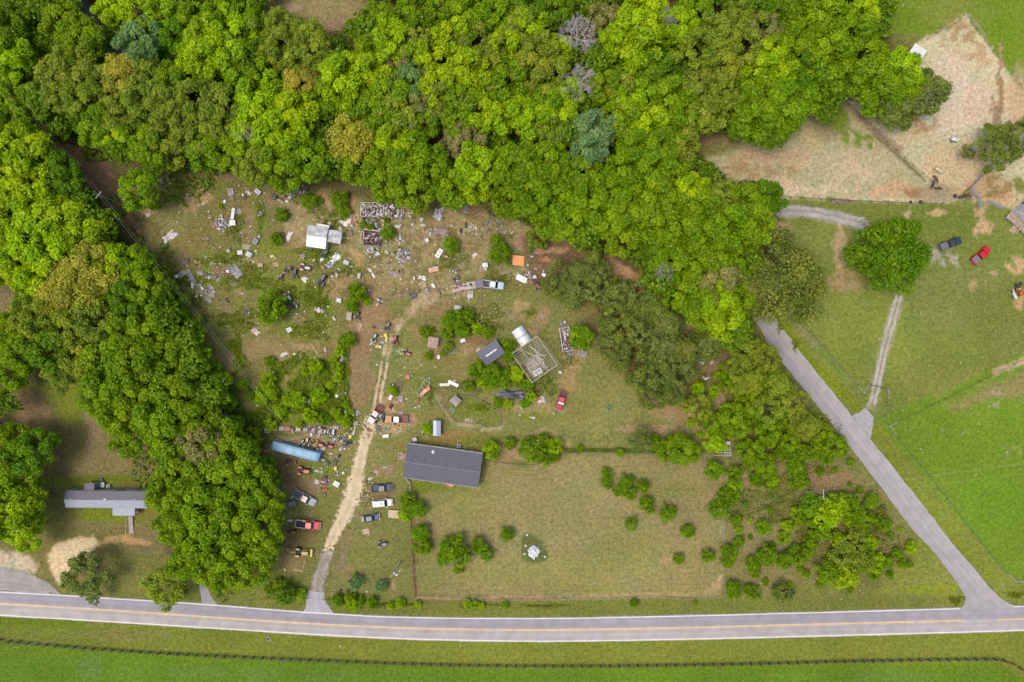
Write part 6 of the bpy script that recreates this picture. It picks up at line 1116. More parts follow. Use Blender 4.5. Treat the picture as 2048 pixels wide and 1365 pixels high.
# upper-left yard
for e in [(320.6,371.6,5,8,9,'grey pallet half under leaves at the lot\'s upper edge corner'),(324,360,-75,8,8,'grey pallet stood just above the lowest one by the wood'),(337,351.5,30,10,8,'grey wire-topped pallet between two others at the wood edge'),(348,338,5,14,10,'wide grey pallet pushed under the wood edge'),(375.5,392.5,-30,12,9,'single grey pallet beside the straw-coloured strip'),(462,384.5,-80,14,12,'large grey pallet stack above the small brown one'),(464,396,-85,9,7,'small brown-grey pallet touching the larger stack'),(477,423,5,10,10,'pale grey pallet beside the long white counter'),(424.6,529,45,9,9,'whitish pallet with dark gaps alone above the rubble'),
    (380.8,551,-62,26,10,'long dark grey slatted pallet stack in the weeds'),(365,548,35,14,11,'broken grey pallet leaning on the long stack'),(387.5,564.5,-30,11,9,'grey pallet just below the long slatted stack'),(399,572.5,20,11,8,'grey pallet second in the trail below the long stack'),(400,585,35,10,9,'grey pallet near the wood edge, trail\'s lowest on that side'),(410.5,584.6,5,9,10,'pale pallet in the middle of the pallet cluster'),(422.6,581.5,15,11,14,'tall grey pallet stack in the cluster'),(420,573.5,10,9,8,'worn grey pallet above the tall cluster stack'),(424,591.8,20,12,8,'lilac-grey pallet under the tall cluster stack'),(412,597,15,9,8,'grey pallet at the lower end of the cluster'),(417.5,603,30,10,8,'broken pale pallet, lowest of the cluster'),(367.7,569,45,7,7,'small grey pallet with a loose plank by the fence line'),
    (457,533.5,0,11,10,'square grey pallet above the white crate'),(551.5,530,5,11,8,'tan slatted pallet with pale wood above the mowers'),(932,419,90,16,9,'weathered pallet at the wood edge beside the clay'),(845,570,20,14,13,'beige square platform beside the wheelbarrow heap'),(1163.7,707,-25,18,13,'dark pallet of stacked bricks below the round tree'),(1140.7,713,5,12,16,'weed-grown pallet bed below the gutted trailer'),(1083,633,-18,9,8,'brown-grey paving pallet in the weedy island')]:
    pallet(e[0],e[1],e[2],e[3],e[4],e[5],(random.Random(int(e[0])).choice([(178,170,172),(168,158,160),(190,182,184)])) if 'tan' not in e[5] and 'beige' not in e[5] else (216,186,150),2 if 'stack' in e[5] else 1)
pallet(471.5,543,-48,28,18,'big pale grey slatted deck lying by the square pallet',(184,178,180),2,'deck panel','deck_panel',12)
box(481.5,506,5,10,8,.6,'white crate with grey slats under the loose boards',(228,222,222),'crate','slatted_crate')
box(499.8,510,-30,11,9,.8,'white dented washing machine by the grey crate',(238,238,240),'appliance','washing_machine',(206,208,212)); box(456.5,543.5,0,6,5,.5,'small white box against the big grey deck',WHITE); box(578.5,660,30,10,9,.08,'flat pale grey square panel on the grass',(214,216,218),'panel','flat_sheet_square')
box(467,447,2,11,10,.7,'bright white square box at the foot of the counter',(244,242,242)); box(468,429,82,22,6,.8,'long white counter standing between pallet and junk',(232,228,224),'counter','white_counter'); box(450.5,404,5,5,6,.4,'little white box below the big pallet stack',WHITE); box(517.6,385,-35,12,8,.8,'grey-white appliance with dark opening near the wood edge',(214,206,210),'appliance','scrap_appliance',knob=True)
box(512.5,484,60,11,9,.7,'blue-grey scrap engine box in the grass',(150,150,164),'engine','scrap_engine',knob=True); drum(519,474.5,'pale grey round tub near the scrap engine',(190,188,190),.45,.4); drum(457,502.5,'round off-white stone ring beside the boards',(214,206,190),.48,.3,'ring','stone_ring'); drum(512,502.5,'small round white lid past the washing machine',(232,226,210),.34,.2,'lid','round_cover'); drum(412,515.5,'round grey slab in the weeds',(180,172,166),.48,.12,'slab','round_slab')
cloth(339,474,38,33,17,'white rusty sheeting heaped on a low platform near the brown clearing',(238,232,236),.5,'sheet heap','sheeting_heap',col2=(190,160,160)); cloth(296,430.5,10,9,8,'small white rag heap by the wood edge',WHITE,.3); cloth(379,329,0,12,5,'white sheet caught in leaves above the lot',WHITE,.3,hole=.2); cloth(498.6,385,-40,14,8,'torn greyish white cloth above the green shrub strip',(206,196,190),.3,hole=.2); drum(407.7,409,'white stone beside the straw strip',(236,230,214),.3,.25,'stone','white_stone'); drum(414.8,403,'smaller white stone up from the other one',(236,230,214),.2,.2,'stone','white_stone')
boards(344.7,364,37,15,1,'single pale pole on the mown corner',(236,226,200),'pole','pale_pole'); boards(407,364.7,-16,23,1,'long pale pole at the top of the straw strip',(232,222,196),'pole','pale_pole'); boards(378,336,-4,14,1,'grey pole at the wood edge under white sheet',(206,200,180),'pole','pale_pole'); boards(492.7,494.5,-10,18,4,'four grey boards scattered above the crate',(206,200,190)); boards(467.5,494,60,9,1,'short grey board left of the four boards',(204,198,190)); boards(631,702,-57,18,1,'long pale log in the dry grass',(220,206,180),'log','pale_log'); boards(361,575.5,35,8,1,'grey plank beside the small fence pallet',(190,186,188),'plank','grey_plank')
frame(482.5,470,5,7,7,'small grey square frame above the scrap engine',(180,172,166)); frame(466,566,-50,11,8,'pale green-grey glass frame in lush grass',(190,200,180),n=3); frame(619,517,-35,7,5,'bright yellow square frame beside the dirt patch',(226,214,80),n=0); frame(711.8,435,75,12,6,'white rectangular window frame on the orange clay',(238,234,228),n=0); heap(394.6,525,12,3,5,10,[(214,150,70),(226,190,110)],'orange-yellow broken board lying in weeds',.5,.05,'board','broken_board')
heap(443,449,24,24,-40,170,PALW+[(150,90,76)],'pile of white and rusty scraps beside the long counter',.42,.3); heap(402,547,13,11,20,40,[(206,198,192),(186,176,168)],'pale rubble heap past the long pallet stack',.4,.3,'rubble','rubble_heap'); heap(425,556,30,6,-4,50,PALW+PALG,'low line of white rubble across the grass',.4,.2,'rubble','rubble_heap'); heap(370,524,18,12,0,60,[(150,136,132),(126,110,104)],'dark brushwood heap above the long pallet stack',.4,.3,'brushwood','brush_heap'); heap(522,428,12,10,0,40,PALG,'small grey scrap heap by the shrub strip',.35,.3); heap(550,394.7,14,8,0,40,[(56,56,58),(84,84,84),(150,150,150)],'black scrap heap near the wood edge',.4,.3); heap(583,392,12,16,40,60,PALG+[WHITE],'white and grey scrap heap before the shrubs',.4,.3); heap(606,382,24,12,20,70,PALG,'grey lumpy scrap heap under the wood edge',.45,.4); heap(418,480,8,7,0,16,PALW+PALB,'little pinkish scrap pile in the grass',.35,.2)
ring(494,624.6,'round fire pit ringed with ash and stones',(140,126,112),.95,.13,'fire pit','fire_pit',fill=(112,98,92)); heap(496,628,10,6,0,14,PALG,'pale stones lying in the fire pit',.3,.1,'stones','pit_stones'); heap(454,601.5,8,10,0,22,[(90,84,84),(200,196,196)],'dark little junk pile below the pallet cluster',.35,.2)
cloth(508,660.5,45,13,10,'brownish sheet under the white tarp',(190,170,160),.1,'sheet','flat_sheet'); cloth(512,664.5,-35,15,11,'white tarp with red print on the grass',(244,240,242),.4,col2=(226,120,140)); box(522,531,0,10,7,.5,'wooden box with tan lid next to the tan pallet',(196,156,130),'crate','wooden_crate'); heap(502,538,5,5,0,8,[(150,90,70)],'rust-brown lump in the grass',.4,.1,'lump','rusty_lump'); box(544.5,513,15,6,4,.2,'small yellowish block in the grass',(236,230,190),'block','pale_block')
cloth(609,559,-30,12,11,'white folded sheet below the black mowers',(240,242,236),.3,'sheet','folded_sheet'); cloth(578,473,66,21,9,'white bent panel left of the metal shed',(240,234,230),.25,'panel','bent_panel'); heap(607,513,14,12,0,40,[(206,190,184),(176,160,150)],'pinkish scrap heap above the yellow frame',.35,.3); box(622.6,500,80,5,4,.5,'small black box below the white shed',(60,60,64)); cloth(670,518,50,30,14,'long white heap of sheeting on the grass',(240,236,232),.5,'sheet heap','sheeting_heap',col2=(196,190,190)); heap(660,530,16,12,30,60,PALW+[(110,130,160)],'blue and white scraps at the foot of the sheeting heap',.4,.3)
box(693.5,526,-25,11,8,.6,'grey-white appliance with a lid by the orange path',(206,200,200),'appliance','scrap_appliance',knob=False); heap(702,532,6,8,0,12,PALW,'white crumbs beside the appliance on the path bank',.3,.2); heap(686,476,6,10,0,22,[WHITE,(220,220,216)],'white plastic jugs heaped at the shed wing',.3,.3,'jugs','jug_heap')
cloth(688,446,-35,21,9,'crumpled white sheets left of the window frame',(240,238,238),.35,'sheet heap','sheeting_heap'); box(699.5,438,76,18,8,.25,'pinkish white door lying on the clay',(232,212,202),'door','loose_door'); box(734,445,-65,10,7,.6,'white cabinet with grey inset by the bush',(232,232,236),'cabinet','white_cabinet',(150,150,156)); heap(750,452,22,12,-40,90,PALG+[(206,200,206)],'grey shingle heap between the two roofless rooms',.45,.3); box(794.5,454,-3,9,6,.4,'grey-white bin lying in the open grass',(206,202,204),'bin','plastic_bin'); boards(820,427,0,11,1,'white board on the clay bank',(240,232,220),'board','white_board'); heap(803,438,10,3,0,10,PALW,'white scrap strip below the collapsed trailer',.35,.1)
t=thing('white_pipework','white T-shaped pipe frame lying in the grass','frame',798,484,-42); MB().box(-.5,0,.05,1.6,.14,.1).build('stem',pm(WHITE),t); MB().box(.45,.15,.06,.14,1.7,.1).build('bar',pm(WHITE),t); MB().box(.7,.95,.05,.6,.12,.1).build('hook',pm(WHITE),t); MB().box(.75,-.65,.05,.7,.12,.1).build('hook',pm(WHITE),t)
drum(775,506.5,'round white drum top in the grass',(240,238,230),.34,.5); cloth(755,508,35,9,8,'white rag beside the rag-strewn board',(244,244,240),.3,'rag','white_rag'); heap(742,502,14,14,-30,50,PALW,'white scraps spilling from the burnt-out room',.45,.3); boards(748,514,42,9,1,'short pale stick near the white rag',(220,206,190),'stick','pale_stick'); boards(743.8,547,-57,22,1,'long white plank beside the footpath',(242,240,230),'plank','white_plank',w=.5); box(718.5,552,80,11,6,.4,'grey old freezer at the path edge',(184,184,190),'freezer','old_freezer')
heap(808,512,26,30,-30,200,[(206,190,186),(176,160,156),(226,220,218),(140,124,118)],'scattered pinkish-white rubble spread in dry grass',.4,.2,'rubble','rubble_heap'); drum(793.5,517,'round pale drum at the edge of the rubble',(214,206,200),.36,.5); cloth(788,548,-18,18,8,'grey-blue blanket with red patch in the grass',(176,168,176),.25,'blanket','old_blanket',col2=(150,110,130)); drum(802,558.5,'small white pail below the grey blanket',(236,234,226),.3,.4,'pail','white_pail'); drum(779,526,'little dark pail above the grey blanket',(120,116,112),.28,.35,'pail','dark_pail'); box(829,557,85,6,3.5,.5,'narrow pinkish white box beside white cloth',(226,206,206)); cloth(845,556,-15,17,9,'white cloth lump above the beige platform',(240,230,228),.4,'cloth heap','cloth_heap'); box(867,572,-55,9,5,.5,'white oblong cooler by the wheelbarrow heap',(236,234,234),'cooler','white_cooler')
heap(856,582,16,9,15,70,[(206,206,206),(150,150,150),(96,92,90),(230,230,226)],'silver-grey can heap at the track edge',.35,.35,'can heap','can_heap'); heap(850,588,14,6,30,22,[(226,226,214),(200,200,180)],'white bits trailing off the can heap',.3,.1); heap(826,592,18,14,0,60,[(150,140,140),(120,110,110)],'grey ash and gravel patch heap',.4,.12,'ash heap','ash_heap')
cloth(877,428,80,26,19,'large pale grey tarp heap at the wood edge',(206,202,206),.7,'tarp heap','tarp_heap',col2=(160,156,164)); cloth(880,462,-6,32,16,'mossy mauve-brown carpet lying in dry grass',(150,126,124),.12,'carpet','old_carpet',col2=(110,96,86),var=.3); cloth(852,463,10,16,10,'reddish scrap of carpet beside the large one',(176,140,120),.12,'carpet','old_carpet',var=.3); heap(860,462,6,12,0,22,PALW,'white bits between the two carpets',.3,.15); box(854,481,20,7,7,.4,'white cushion in the grass below the carpets',(236,226,222),'cushion','white_cushion')
box(878.7,507.5,58,18,9,.5,'white upended refrigerator beside the round shrub',(244,244,242),'refrigerator','old_refrigerator',knob=True); drum(893.5,514.5,'white and black pail beside the round shrub',(240,240,236),.26,.5,'pail','white_pail'); drum(903,452,'white ball-like jug in the clay',(240,238,232),.26,.4,'jug','white_jug'); box(909,419.5,-10,6,5,.3,'white sign panel by the pallet at the wood edge',(226,222,214),'panel','white_signboard'); boards(911,424,85,9,1,'short white stick below the small panel',(226,216,200),'stick','pale_stick')
t=thing('orange_sheets','stack of three bright orange corrugated sheets','sheet stack',1036.5,522,-8)
for i,(a,b,c) in enumerate([(-.1,.85,1),(0,0,-1),(.05,-.8,2)]): s_=corrugated(3.0,.95,.05,5).build('sheet',pm((246,150,50),.5,0,.15,1.5,hue2=(236,176,140)),t); s_.location=(a,b,.12+.08*i); s_.rotation_euler=(0,0,R(c))
box(867.5,540,13,20,9,.25,'orange and white striped panel lying in the grass',(228,140,86),'panel','striped_panel',(226,146,96))
tt=thing('grey_strip','long grey strip lying on the orange panel','strip',866.8,537,13); MB().box(0,0,.31,2.4,.4,.04).build('strip_face',pm((210,204,206)),tt); MB().box(0,-.55,.31,2.4,.1,.04).build('edge_trim',pm(WHITE),tt)
cloth(949,511,50,13,8,'white sheet folded with orange boards',(240,226,214),.3,'sheet','folded_sheet'); boards(956,512,-55,15,2,'two orange boards propped beside the folded sheet',(236,166,90)); box(970.5,531,5,10,8,.6,'white washing machine near the wire cart',(240,240,244),'appliance','washing_machine'); frame(962,537,80,14,4,'narrow grey-white rack beside the washing machine',(206,204,200),'rack','metal_rack',3); box(971,538.5,-10,6,5,.3,'grey tray below the washing machine',(190,188,194),'tray','grey_tray')
drum(977,460,'small dark drum with pale lid in weeds',(110,110,104),.36,.5); boards(1003,460,-35,19,4,'bundle of dark planks under the wood edge',(150,140,136)); boards(1010.5,464,55,8,1,'white short plank at the end of the dark bundle',(226,224,226),'plank','white_plank',w=.3); boards(1024,466,60,6,1,'tiny white plank on the pink dirt',(236,230,224),'plank','white_plank',w=.3); boards(1035,444,25,12,2,'grey boards half under the wood edge',(190,190,196)); heap(1001,538,8,9,0,12,[(176,160,150),(140,120,110)],'brown bark-like lump by the shrub',.5,.2,'lump','bark_lump')
heap(938,458,26,12,10,60,[(226,220,190),(206,200,170),(240,236,214)],'cream crumbs of rubble scattered on dry grass',.25,.05,'rubble','rubble_heap'); heap(985,445,40,12,5,70,[(206,206,200),(176,176,176),(130,130,126)],'fine pale rubble strip beneath the wood edge',.3,.08,'rubble','rubble_heap'); heap(913,543,14,7,10,24,PALG,'pale broken slats above the black mower',.4,.1,'slats','broken_slats'); drum(914,562,'white pail under the black mower',(240,240,236),.26,.4,'pail','white_pail'); box(941,592.5,0,11,8,.5,'pinkish grey chest below the lumber trailer',(206,196,200),'chest','storage_chest'); boards(943,585,5,10,2,'two white slats above the pinkish chest',WHITE)
box(1042.8,558,-26,21,11,.35,'large clean white sheet box near the pines',(246,246,248),'panel box','white_panel_box'); box(1087.6,550.5,-35,8,6,.4,'white square tray at the end of the scrap line',(240,240,240),'tray','white_tray'); box(1069.5,554.5,5,6,6,.5,'white bin with grey top beside rusty scrap',(232,234,234),'bin','plastic_bin'); heap(1058,553,20,12,-10,50,PALG+PALW,'pale scrap line between the white box and tray',.4,.2); drum(1055.5,531.5,'small white bucket below orange sheets',(236,232,224),.28,.4,'bucket','white_bucket'); drum(1115,523,'white bucket on red clay by the pines',(236,232,224),.26,.4,'bucket','white_bucket'); heap(1064,511,14,8,0,24,PALG,'grey rubble beside the orange sheets',.4,.15,'rubble','rubble_heap'); drum(1061,562,'rusty drum next to the engine frame',(176,120,100),.34,.6)
# middle and lower yard
box(678.7,601.5,-10,9,8,.5,'pale lilac box in the open grass',(226,220,226)); heap(639.5,621,20,9,-10,60,[WHITE,(240,236,230),(170,140,120)],'white rags and brown scraps in green weeds',.45,.3); t=thing('grey_hutch','long weathered grey hutch with pinkish roof sheets','hutch',700,629,-6); MB().box(0,0,0,1.1,3.0,.9).build('body',pm((150,136,130)),t)
for i in range(3): MB().box(.02*i,-1.05+i*1.05,.9,1.3,1.0,.05,rz=i*3-3).build('roof_sheet',pm((196,180,174),.85,0,.2,2),t)
boards(719.5,655,85,20,5,'stack of long pale poles at the bush edge',(226,208,180),'poles','pole_stack',w=.1,gap=.22); ring(720.5,638,'bare bicycle wheel by the pole stack',(90,86,80),.36,.03,'wheel','bicycle_hoop'); box(669,638,-50,8,4,.4,'grey metal box in tall weeds',(196,194,190)); ring(748,654.6,'dark wheel rim lying on the dirt',(84,80,78),.36,.1,'wheel','scrap_hub'); heap(760,603,11,11,0,50,[(110,106,106),(226,224,224),(170,168,166)],'round clump of white and black scrap on the grass',.35,.4)
box(754.7,693,5,7,6,.4,'yellow crate with dark inside by the white tub',(236,206,60),'crate','yellow_crate',(214,190,90)); box(760.5,694.5,0,5,5,.3,'small white tub beside the yellow crate',(230,228,220),'tub','white_tub'); heap(746,687,9,8,60,26,[(226,220,170),(176,190,190),(236,236,226)],'pale yellow and grey parts below the mower',.35,.3); box(771.7,671,5,6,6,.5,'bright yellow machine hood in the yellow row',(240,226,70),'machine hood','yellow_hood'); box(773.5,679,80,10,4,.6,'pale yellow narrow cart in the yellow row',(230,224,130),'cart','yellow_cart'); heap(764.7,686,7,5,0,14,[(150,160,180),(226,226,226)],'blue-grey parts beside the pale yellow cart',.35,.2); heap(803,702,14,16,-60,22,[(236,230,170),(226,220,190)],'cream lumps scattered around the faded red machine',.3,.12); boards(761.5,660.5,-25,6,1,'white stick on the bare dirt',WHITE,'stick','pale_stick')
cloth(567.7,709.5,30,17,8,'small torn white tarp in the weeds',(240,242,236),.25,hole=.18); cloth(595.5,714,-20,23,12,'larger torn white tarp with holes in the weeds',(242,244,238),.3,hole=.2); cloth(604.5,721,-60,13,5,'white tarp strip trailing from the larger torn tarp',(242,244,238),.2); cloth(687,719,50,15,12,'bright white tarp heap at the bush edge',(246,246,248),.55,'tarp heap','tarp_heap'); heap(613.6,802.5,16,6,10,26,[WHITE,(244,244,238)],'white scraps in thick weeds',.45,.2); box(674,792.5,-20,6,6,.4,'white square box in the weeds beside dirt',(240,240,238)); heap(652,700,10,8,-40,16,[(236,216,206),(226,206,190)],'pinkish sticks crossed in the grass',.5,.1,'sticks','stick_pile')
heap(717,827,9,12,0,50,PALW+PALB,'white scrap pile beside the driveway edge',.4,.35); box(712,847,20,9,8,.3,'grey-brown slatted box near the white pole',(176,166,166),'crate','slatted_crate'); boards(708.5,861,74,19,1,'leaning white pole board beside the driveway',(242,242,238),'board','white_board',w=.35); box(701,873.5,-5,5,7,.5,'bright yellow crate left of the driveway',(240,214,80),'crate','yellow_crate'); box(691,788,85,7,4,.5,'bluish grey barrel-like box at the dirt edge',(170,170,190)); heap(635,765,6,9,0,16,PALG,'grey scrap poking out of the weeds',.4,.3); heap(609,783,9,5,-10,12,PALG,'grey metal scrap in the middle of the weeds',.4,.2); box(516,811,25,5,3,.2,'pale green-white slab at the weed edge',(206,214,190),'slab','pale_slab')
# row above the bus
for e in [(535.8,861,-5,9,9,'pale pinkish box at the far end of the junk row',(214,204,198)),(550.5,857,-5,11,7,'white bathtub-like box in the junk row',(236,232,228)),(564.5,857,-3,10,8,'pink framed box with lilac inside in the junk row',(214,170,180)),(576,857,5,9,8,'red-pink box in the junk row',(214,120,110)),(598,858.5,0,9,7,'pale green-white square box in the junk row',(206,214,206)),(612.5,859,10,8,7,'grey box with dark corner in the junk row',(176,176,186)),(667.5,864,85,10,4,'upright white freezer at the end of the junk row',(244,242,242))]: box(e[0],e[1],e[2],e[3],e[4],.6,e[5],e[6],'box','junk_box',tuple(int(q*.93) for q in e[6]))
heap(640,861,46,12,-4,260,PALR+PALW,'long tangled heap of household junk along the weed edge',.4,.35); heap(584,858,10,9,0,40,[(150,70,70),(190,110,100),(226,200,196)],'dark red clutter beside the red-pink box',.35,.3); heap(663,868,14,12,0,60,[(60,60,66),(110,110,120),(226,226,230),(90,96,110)],'black and silver clutter at the foot of the freezer',.4,.3); heap(670,855,18,7,15,50,PALW,'white clutter at the upper end of the junk row',.4,.3); box(540,869,20,5,4,.3,'small dark green box under the pale box',(96,120,90))
t=thing('wooden_ladder','long pale wooden ladder lying above the blue bus','ladder',571.5,878,-14)
for s in (-1,1): MB().box(0,s*.28,.05,4.2,.08,.08).build('rail',pm((216,206,176)),t)
for i in range(11): MB().box(-1.9+i*.38,0,.06,.06,.5,.05).build('rung',pm((216,206,176)),t)
boards(559.5,882,-16,16,2,'yellow-orange beam against the blue bus',(236,190,80),'beam','yellow_beam',w=.3,gap=.25); drum(615,877.5,'round white basin among the mowers',(238,238,232),.3,.3,'basin','white_basin'); heap(668.5,880,9,10,-30,40,[(206,190,190),(110,90,86),(226,220,220)],'pinkish grey lump right of the red mower',.4,.4); heap(686,878,18,6,0,50,[(150,150,160),(80,80,84),(214,214,220)],'grey and black row of small parts by the yellow crate',.35,.2); cloth(643,899,50,10,8,'white sheet draped by the bus windscreen',(226,220,226),.5,'sheet','draped_sheet'); heap(632,901,12,7,10,40,[WHITE,(90,80,84),(206,190,190)],'white cluster of bags against the bus side',.4,.35,'bags','bag_heap')
heap(577,924,10,14,-40,40,[(90,80,96),(190,130,130),(70,66,72)],'dark parts leaning against the lower side of the bus',.4,.3); box(591.5,925,80,7,3,.5,'dark grey trunk under the bus edge',(96,88,92)); cloth(634,942.5,-10,11,6,'pale grey crumpled metal in the green patch',(206,210,204),.25,'scrap metal','crumpled_metal'); drum(643.5,937,'light grey pot near the green patch',(196,190,190),.3,.3,'pot','grey_pot'); heap(653.5,928,8,14,-70,46,[(226,214,210),(70,66,66),(90,130,90)],'upright clutter of pale and black parts beside the grass',.35,.4); box(670,925.5,80,11,6,.7,'black-sided white cabinet on its back',(226,226,224),'cabinet','white_cabinet',(60,58,62)); box(671.5,936.5,85,7,5,.5,'bright yellow box below the cabinet',(240,220,70)); heap(672,946,7,8,0,24,[(120,120,120),(206,206,206)],'small grey parts under the yellow box',.35,.2)
box(687,946,0,5,5,.3,'small pale green-white square box by the driveway',(214,220,190)); cloth(633,964,-20,11,9,'white and lilac bag heap above the grey pickup',(226,220,226),.35,'bag heap','bag_heap'); heap(651,963,14,15,0,110,[(226,224,226),(150,146,150),(190,70,70),(90,84,90)],'white machine cluttered with red-edged parts',.4,.5,'scrap machine','scrap_machine'); box(674,967.5,-28,12,10,.7,'pale green-white square chest beside the driveway',(226,236,220),'chest','storage_chest'); heap(651,980.5,8,7,0,26,[(226,100,60),(236,140,90)],'orange-red small engine heap below the chest',.4,.3,'engine','small_engine'); heap(643.5,979,5,6,0,12,[(90,140,90)],'green small parts beside the orange engine',.3,.2); heap(650,990,6,7,0,16,[(150,170,160),(110,120,116)],'grey-green parts near the grey pickup',.35,.2); drum(584,995.5,'round white pail above the small trailer',(232,230,226),.28,.4,'pail','white_pail')
t=cloth(556,975,-75,36,16,'black tarp-covered heap at the wood edge',(62,66,78),1.1,'tarp heap','tarp_heap',col2=(96,104,124)); cloth(1026,789,-5,64,20,'long black tarp-covered woodpile between green bushes',(84,82,92),2.0,'tarp heap','covered_woodpile',col2=(130,130,146))
frame(618,1027,-30,12,6,'pale low frame on the grass above the red pickup',(190,186,180),n=1); box(581,1041,5,10,4,.3,'pale green-grey sheet wedge by the wood edge',(176,190,180),'sheet','metal_sheet'); boards(608,1128,82,20,1,'upright-lying grey-green beam of the frame',(176,170,140),'beam','loose_beam',w=.2); boards(597,1141,-8,19,1,'pale beam on the dry grass',(206,190,160),'beam','loose_beam',w=.2); drum(570,1139.5,'pale stump ring on the bare bank',(226,214,170),.36,.2,'stump','tree_stump'); drum(681.5,1180,'black bucket near the driveway mouth',(52,50,50),.3,.4,'bucket','black_bucket'); drum(734,1183,'small white stone between the two spruces',(226,206,190),.28,.25,'stone','white_stone')
box(791,1028,-4,27,15,.5,'tan plywood-covered box under the shrub by the parked sedan',(206,174,136),'crate','plywood_box'); drum(777.5,1026.5,'turquoise round tub against the plywood box',(110,170,160),.42,.4,'tub','turquoise_tub')
drum(770.6,859,'turquoise plastic tub near the orange pickup',(110,176,166),.38,.6,'tub','turquoise_tub'); box(772,872,8,12,6,.5,'white oblong cooler beside the driveway',(244,242,236),'cooler','white_cooler'); box(781.6,795,62,10,6,.4,'white folded chair frame by the small bush',(238,236,234),'chair','folded_chair'); box(801.5,797,0,9,9,.25,'grey flat panel with white lump by the small bush',(150,148,154),'panel','flat_sheet_square'); drum(802,802,'white pail on the grey panel',(236,238,240),.24,.45,'pail','white_pail'); box(815.7,754,0,8,8,.5,'orange square box in the short grass',(214,120,76),'box','orange_box'); drum(823.5,752,'pale green small pot by the orange box',(176,190,176),.26,.35,'pot','green_pot'); drum(787,769.5,'white ball on top of the small bush stem',(240,240,236),.2,.9,'pot','white_pot'); heap(782,812,8,10,0,26,[(130,80,60),(96,70,60)],'rusty brown scraps on the bare dirt',.35,.2); heap(803,826,7,6,0,16,[(226,206,226),(206,190,200)],'lilac cloth bits above the orange pickup',.35,.2); heap(822,846,9,10,20,16,[(226,150,140),(206,170,150)],'pink bits beyond the orange pickup bed',.35,.1); heap(757,858,9,9,0,26,[(110,100,90),(176,166,150)],'small dark scraps at the driveway edge',.35,.25)
box(890,769.5,3,20,5.5,.5,'off-white oblong tub, rather dirty, above the coop run',(236,236,226),'tub','long_tub',(228,228,216)); box(907,767.5,-25,21,6.5,.55,'bright white oblong tub tilted across the other',(248,248,250),'tub','long_tub'); heap(910,762,7,5,0,16,[(226,206,190),(190,160,140)],'pinkish clutter behind the bright tub',.35,.3); ring(904,820.5,'pale green round paddling pool in the chicken run',(150,196,170),.58,.07,'pool','paddling_pool',fill=(110,130,110)); drum(845.5,864,'white small urn left of the bush by the tin shed',(230,226,226),.26,.6,'urn','white_urn'); drum(856,843.5,'white lamp globe over the bush',(236,240,236),.2,1.2,'globe','white_globe'); drum(932.5,839,'white round stone inside the run',(236,226,200),.24,.2,'stone','white_stone'); drum(937,838,'second pale stone inside the run by the first',(226,214,184),.26,.2,'stone','white_stone'); boards(963,862,70,8,2,'curved white pipe piece below the run',(226,224,210),'pipe','white_pipe',w=.1)
box(926,681.5,20,10,7,.5,'white plastic chair in the dry clearing',(232,230,240),'chair','plastic_chair'); box(877.5,714.5,80,8,5,.5,'pinkish white chair beside the small shelter',(236,226,230),'chair','plastic_chair'); drum(917,702,'dark round pot by the bush',(120,120,100),.3,.3,'pot','dark_pot'); cloth(906,704,0,10,9,'dull grey sheet in the shade of the bush',(130,136,130),.15,'sheet','flat_sheet'); drum(903,660,'white plate in the bush',(240,240,240),.26,1.6,'globe','white_globe')

box(1120,745,-25,6,5,.5,'small white-grey bin beyond the frame corner',(216,212,210),'bin','plastic_bin'); heap(1084,800,20,10,45,50,[(232,214,206),(226,190,176),(240,236,230)],'pinkish white broken boards by the bushes',.5,.2,'boards','broken_boards'); heap(1077,799,6,5,0,12,[(226,130,130)],'pink rag at the end of the broken boards',.4,.2,'rag','pink_rag'); heap(1066,835,12,4,-15,16,[(240,238,220)],'white stones in the small grass island',.35,.15,'stones','stone_pile'); drum(1039.5,831,'single cream stone left of the grass island',(232,228,206),.26,.2,'stone','cream_stone'); drum(1041.5,816,'small white ball at the bush edge',(240,240,236),.2,.25,'ball','white_ball'); heap(1107,827,10,4,-30,18,[(170,160,130),(200,196,170)],'grey scraps below the red meadow pickup',.35,.1)
t=thing('green_canoe','small dull green canoe on the mown meadow','canoe',1218,815,50); MB().loft([[(-1.3,-.05,.4),(-1.3,0,.3),(-1.3,.05,.4)],[(-.5,-.38,.42),(-.5,0,.05),(-.5,.38,.42)],[(.6,-.38,.42),(.6,0,.05),(.6,.38,.42)],[(1.3,-.05,.42),(1.3,0,.3),(1.3,.05,.42)]]).build('hull',pm((126,146,110)),t); MB().box(-.3,0,.38,.3,.6,.04).build('seat',pm((180,180,160)),t); MB().box(.5,0,.38,.3,.6,.04).build('seat',pm((150,150,130)),t)
t=thing('wheelbarrow','white-headed wire wheelbarrow at the pine edge','wheelbarrow',1215,626,40); MB().box(0,0,.35,.9,.6,.25,tx=1.2,ty=1.2).build('tray',pm((206,210,206)),t); ring_=MB().torus(.75,0,.2,.16,.05,10,5,'y').build('wheel',pm(BLACK),t)
for s in (-.25,.25): MB().tube([(.7,s*.3,.2),(-1.1,s,.6)],.03,5).build('handle',pm((190,200,190)),t)
cloth(1124,647,80,13,8,'blue-grey covered boat stern above the gutted trailer',(120,134,150),.7,'cover','boat_cover',col2=(170,170,186)); box(1129,645,20,5,5,.8,'silver outboard motor beside the boat cover',(190,184,196),'motor','outboard_motor')
t=thing('standing_stone_post','blue-white statue column inside the shrub ring','column',1075.5,880,0); MB().cyl(0,0,0,2.6,.22,10,.18).build('shaft',pm((200,214,224)),t); MB().cyl(0,0,2.6,2.75,.42,12).build('capital',pm((190,190,160)),t)
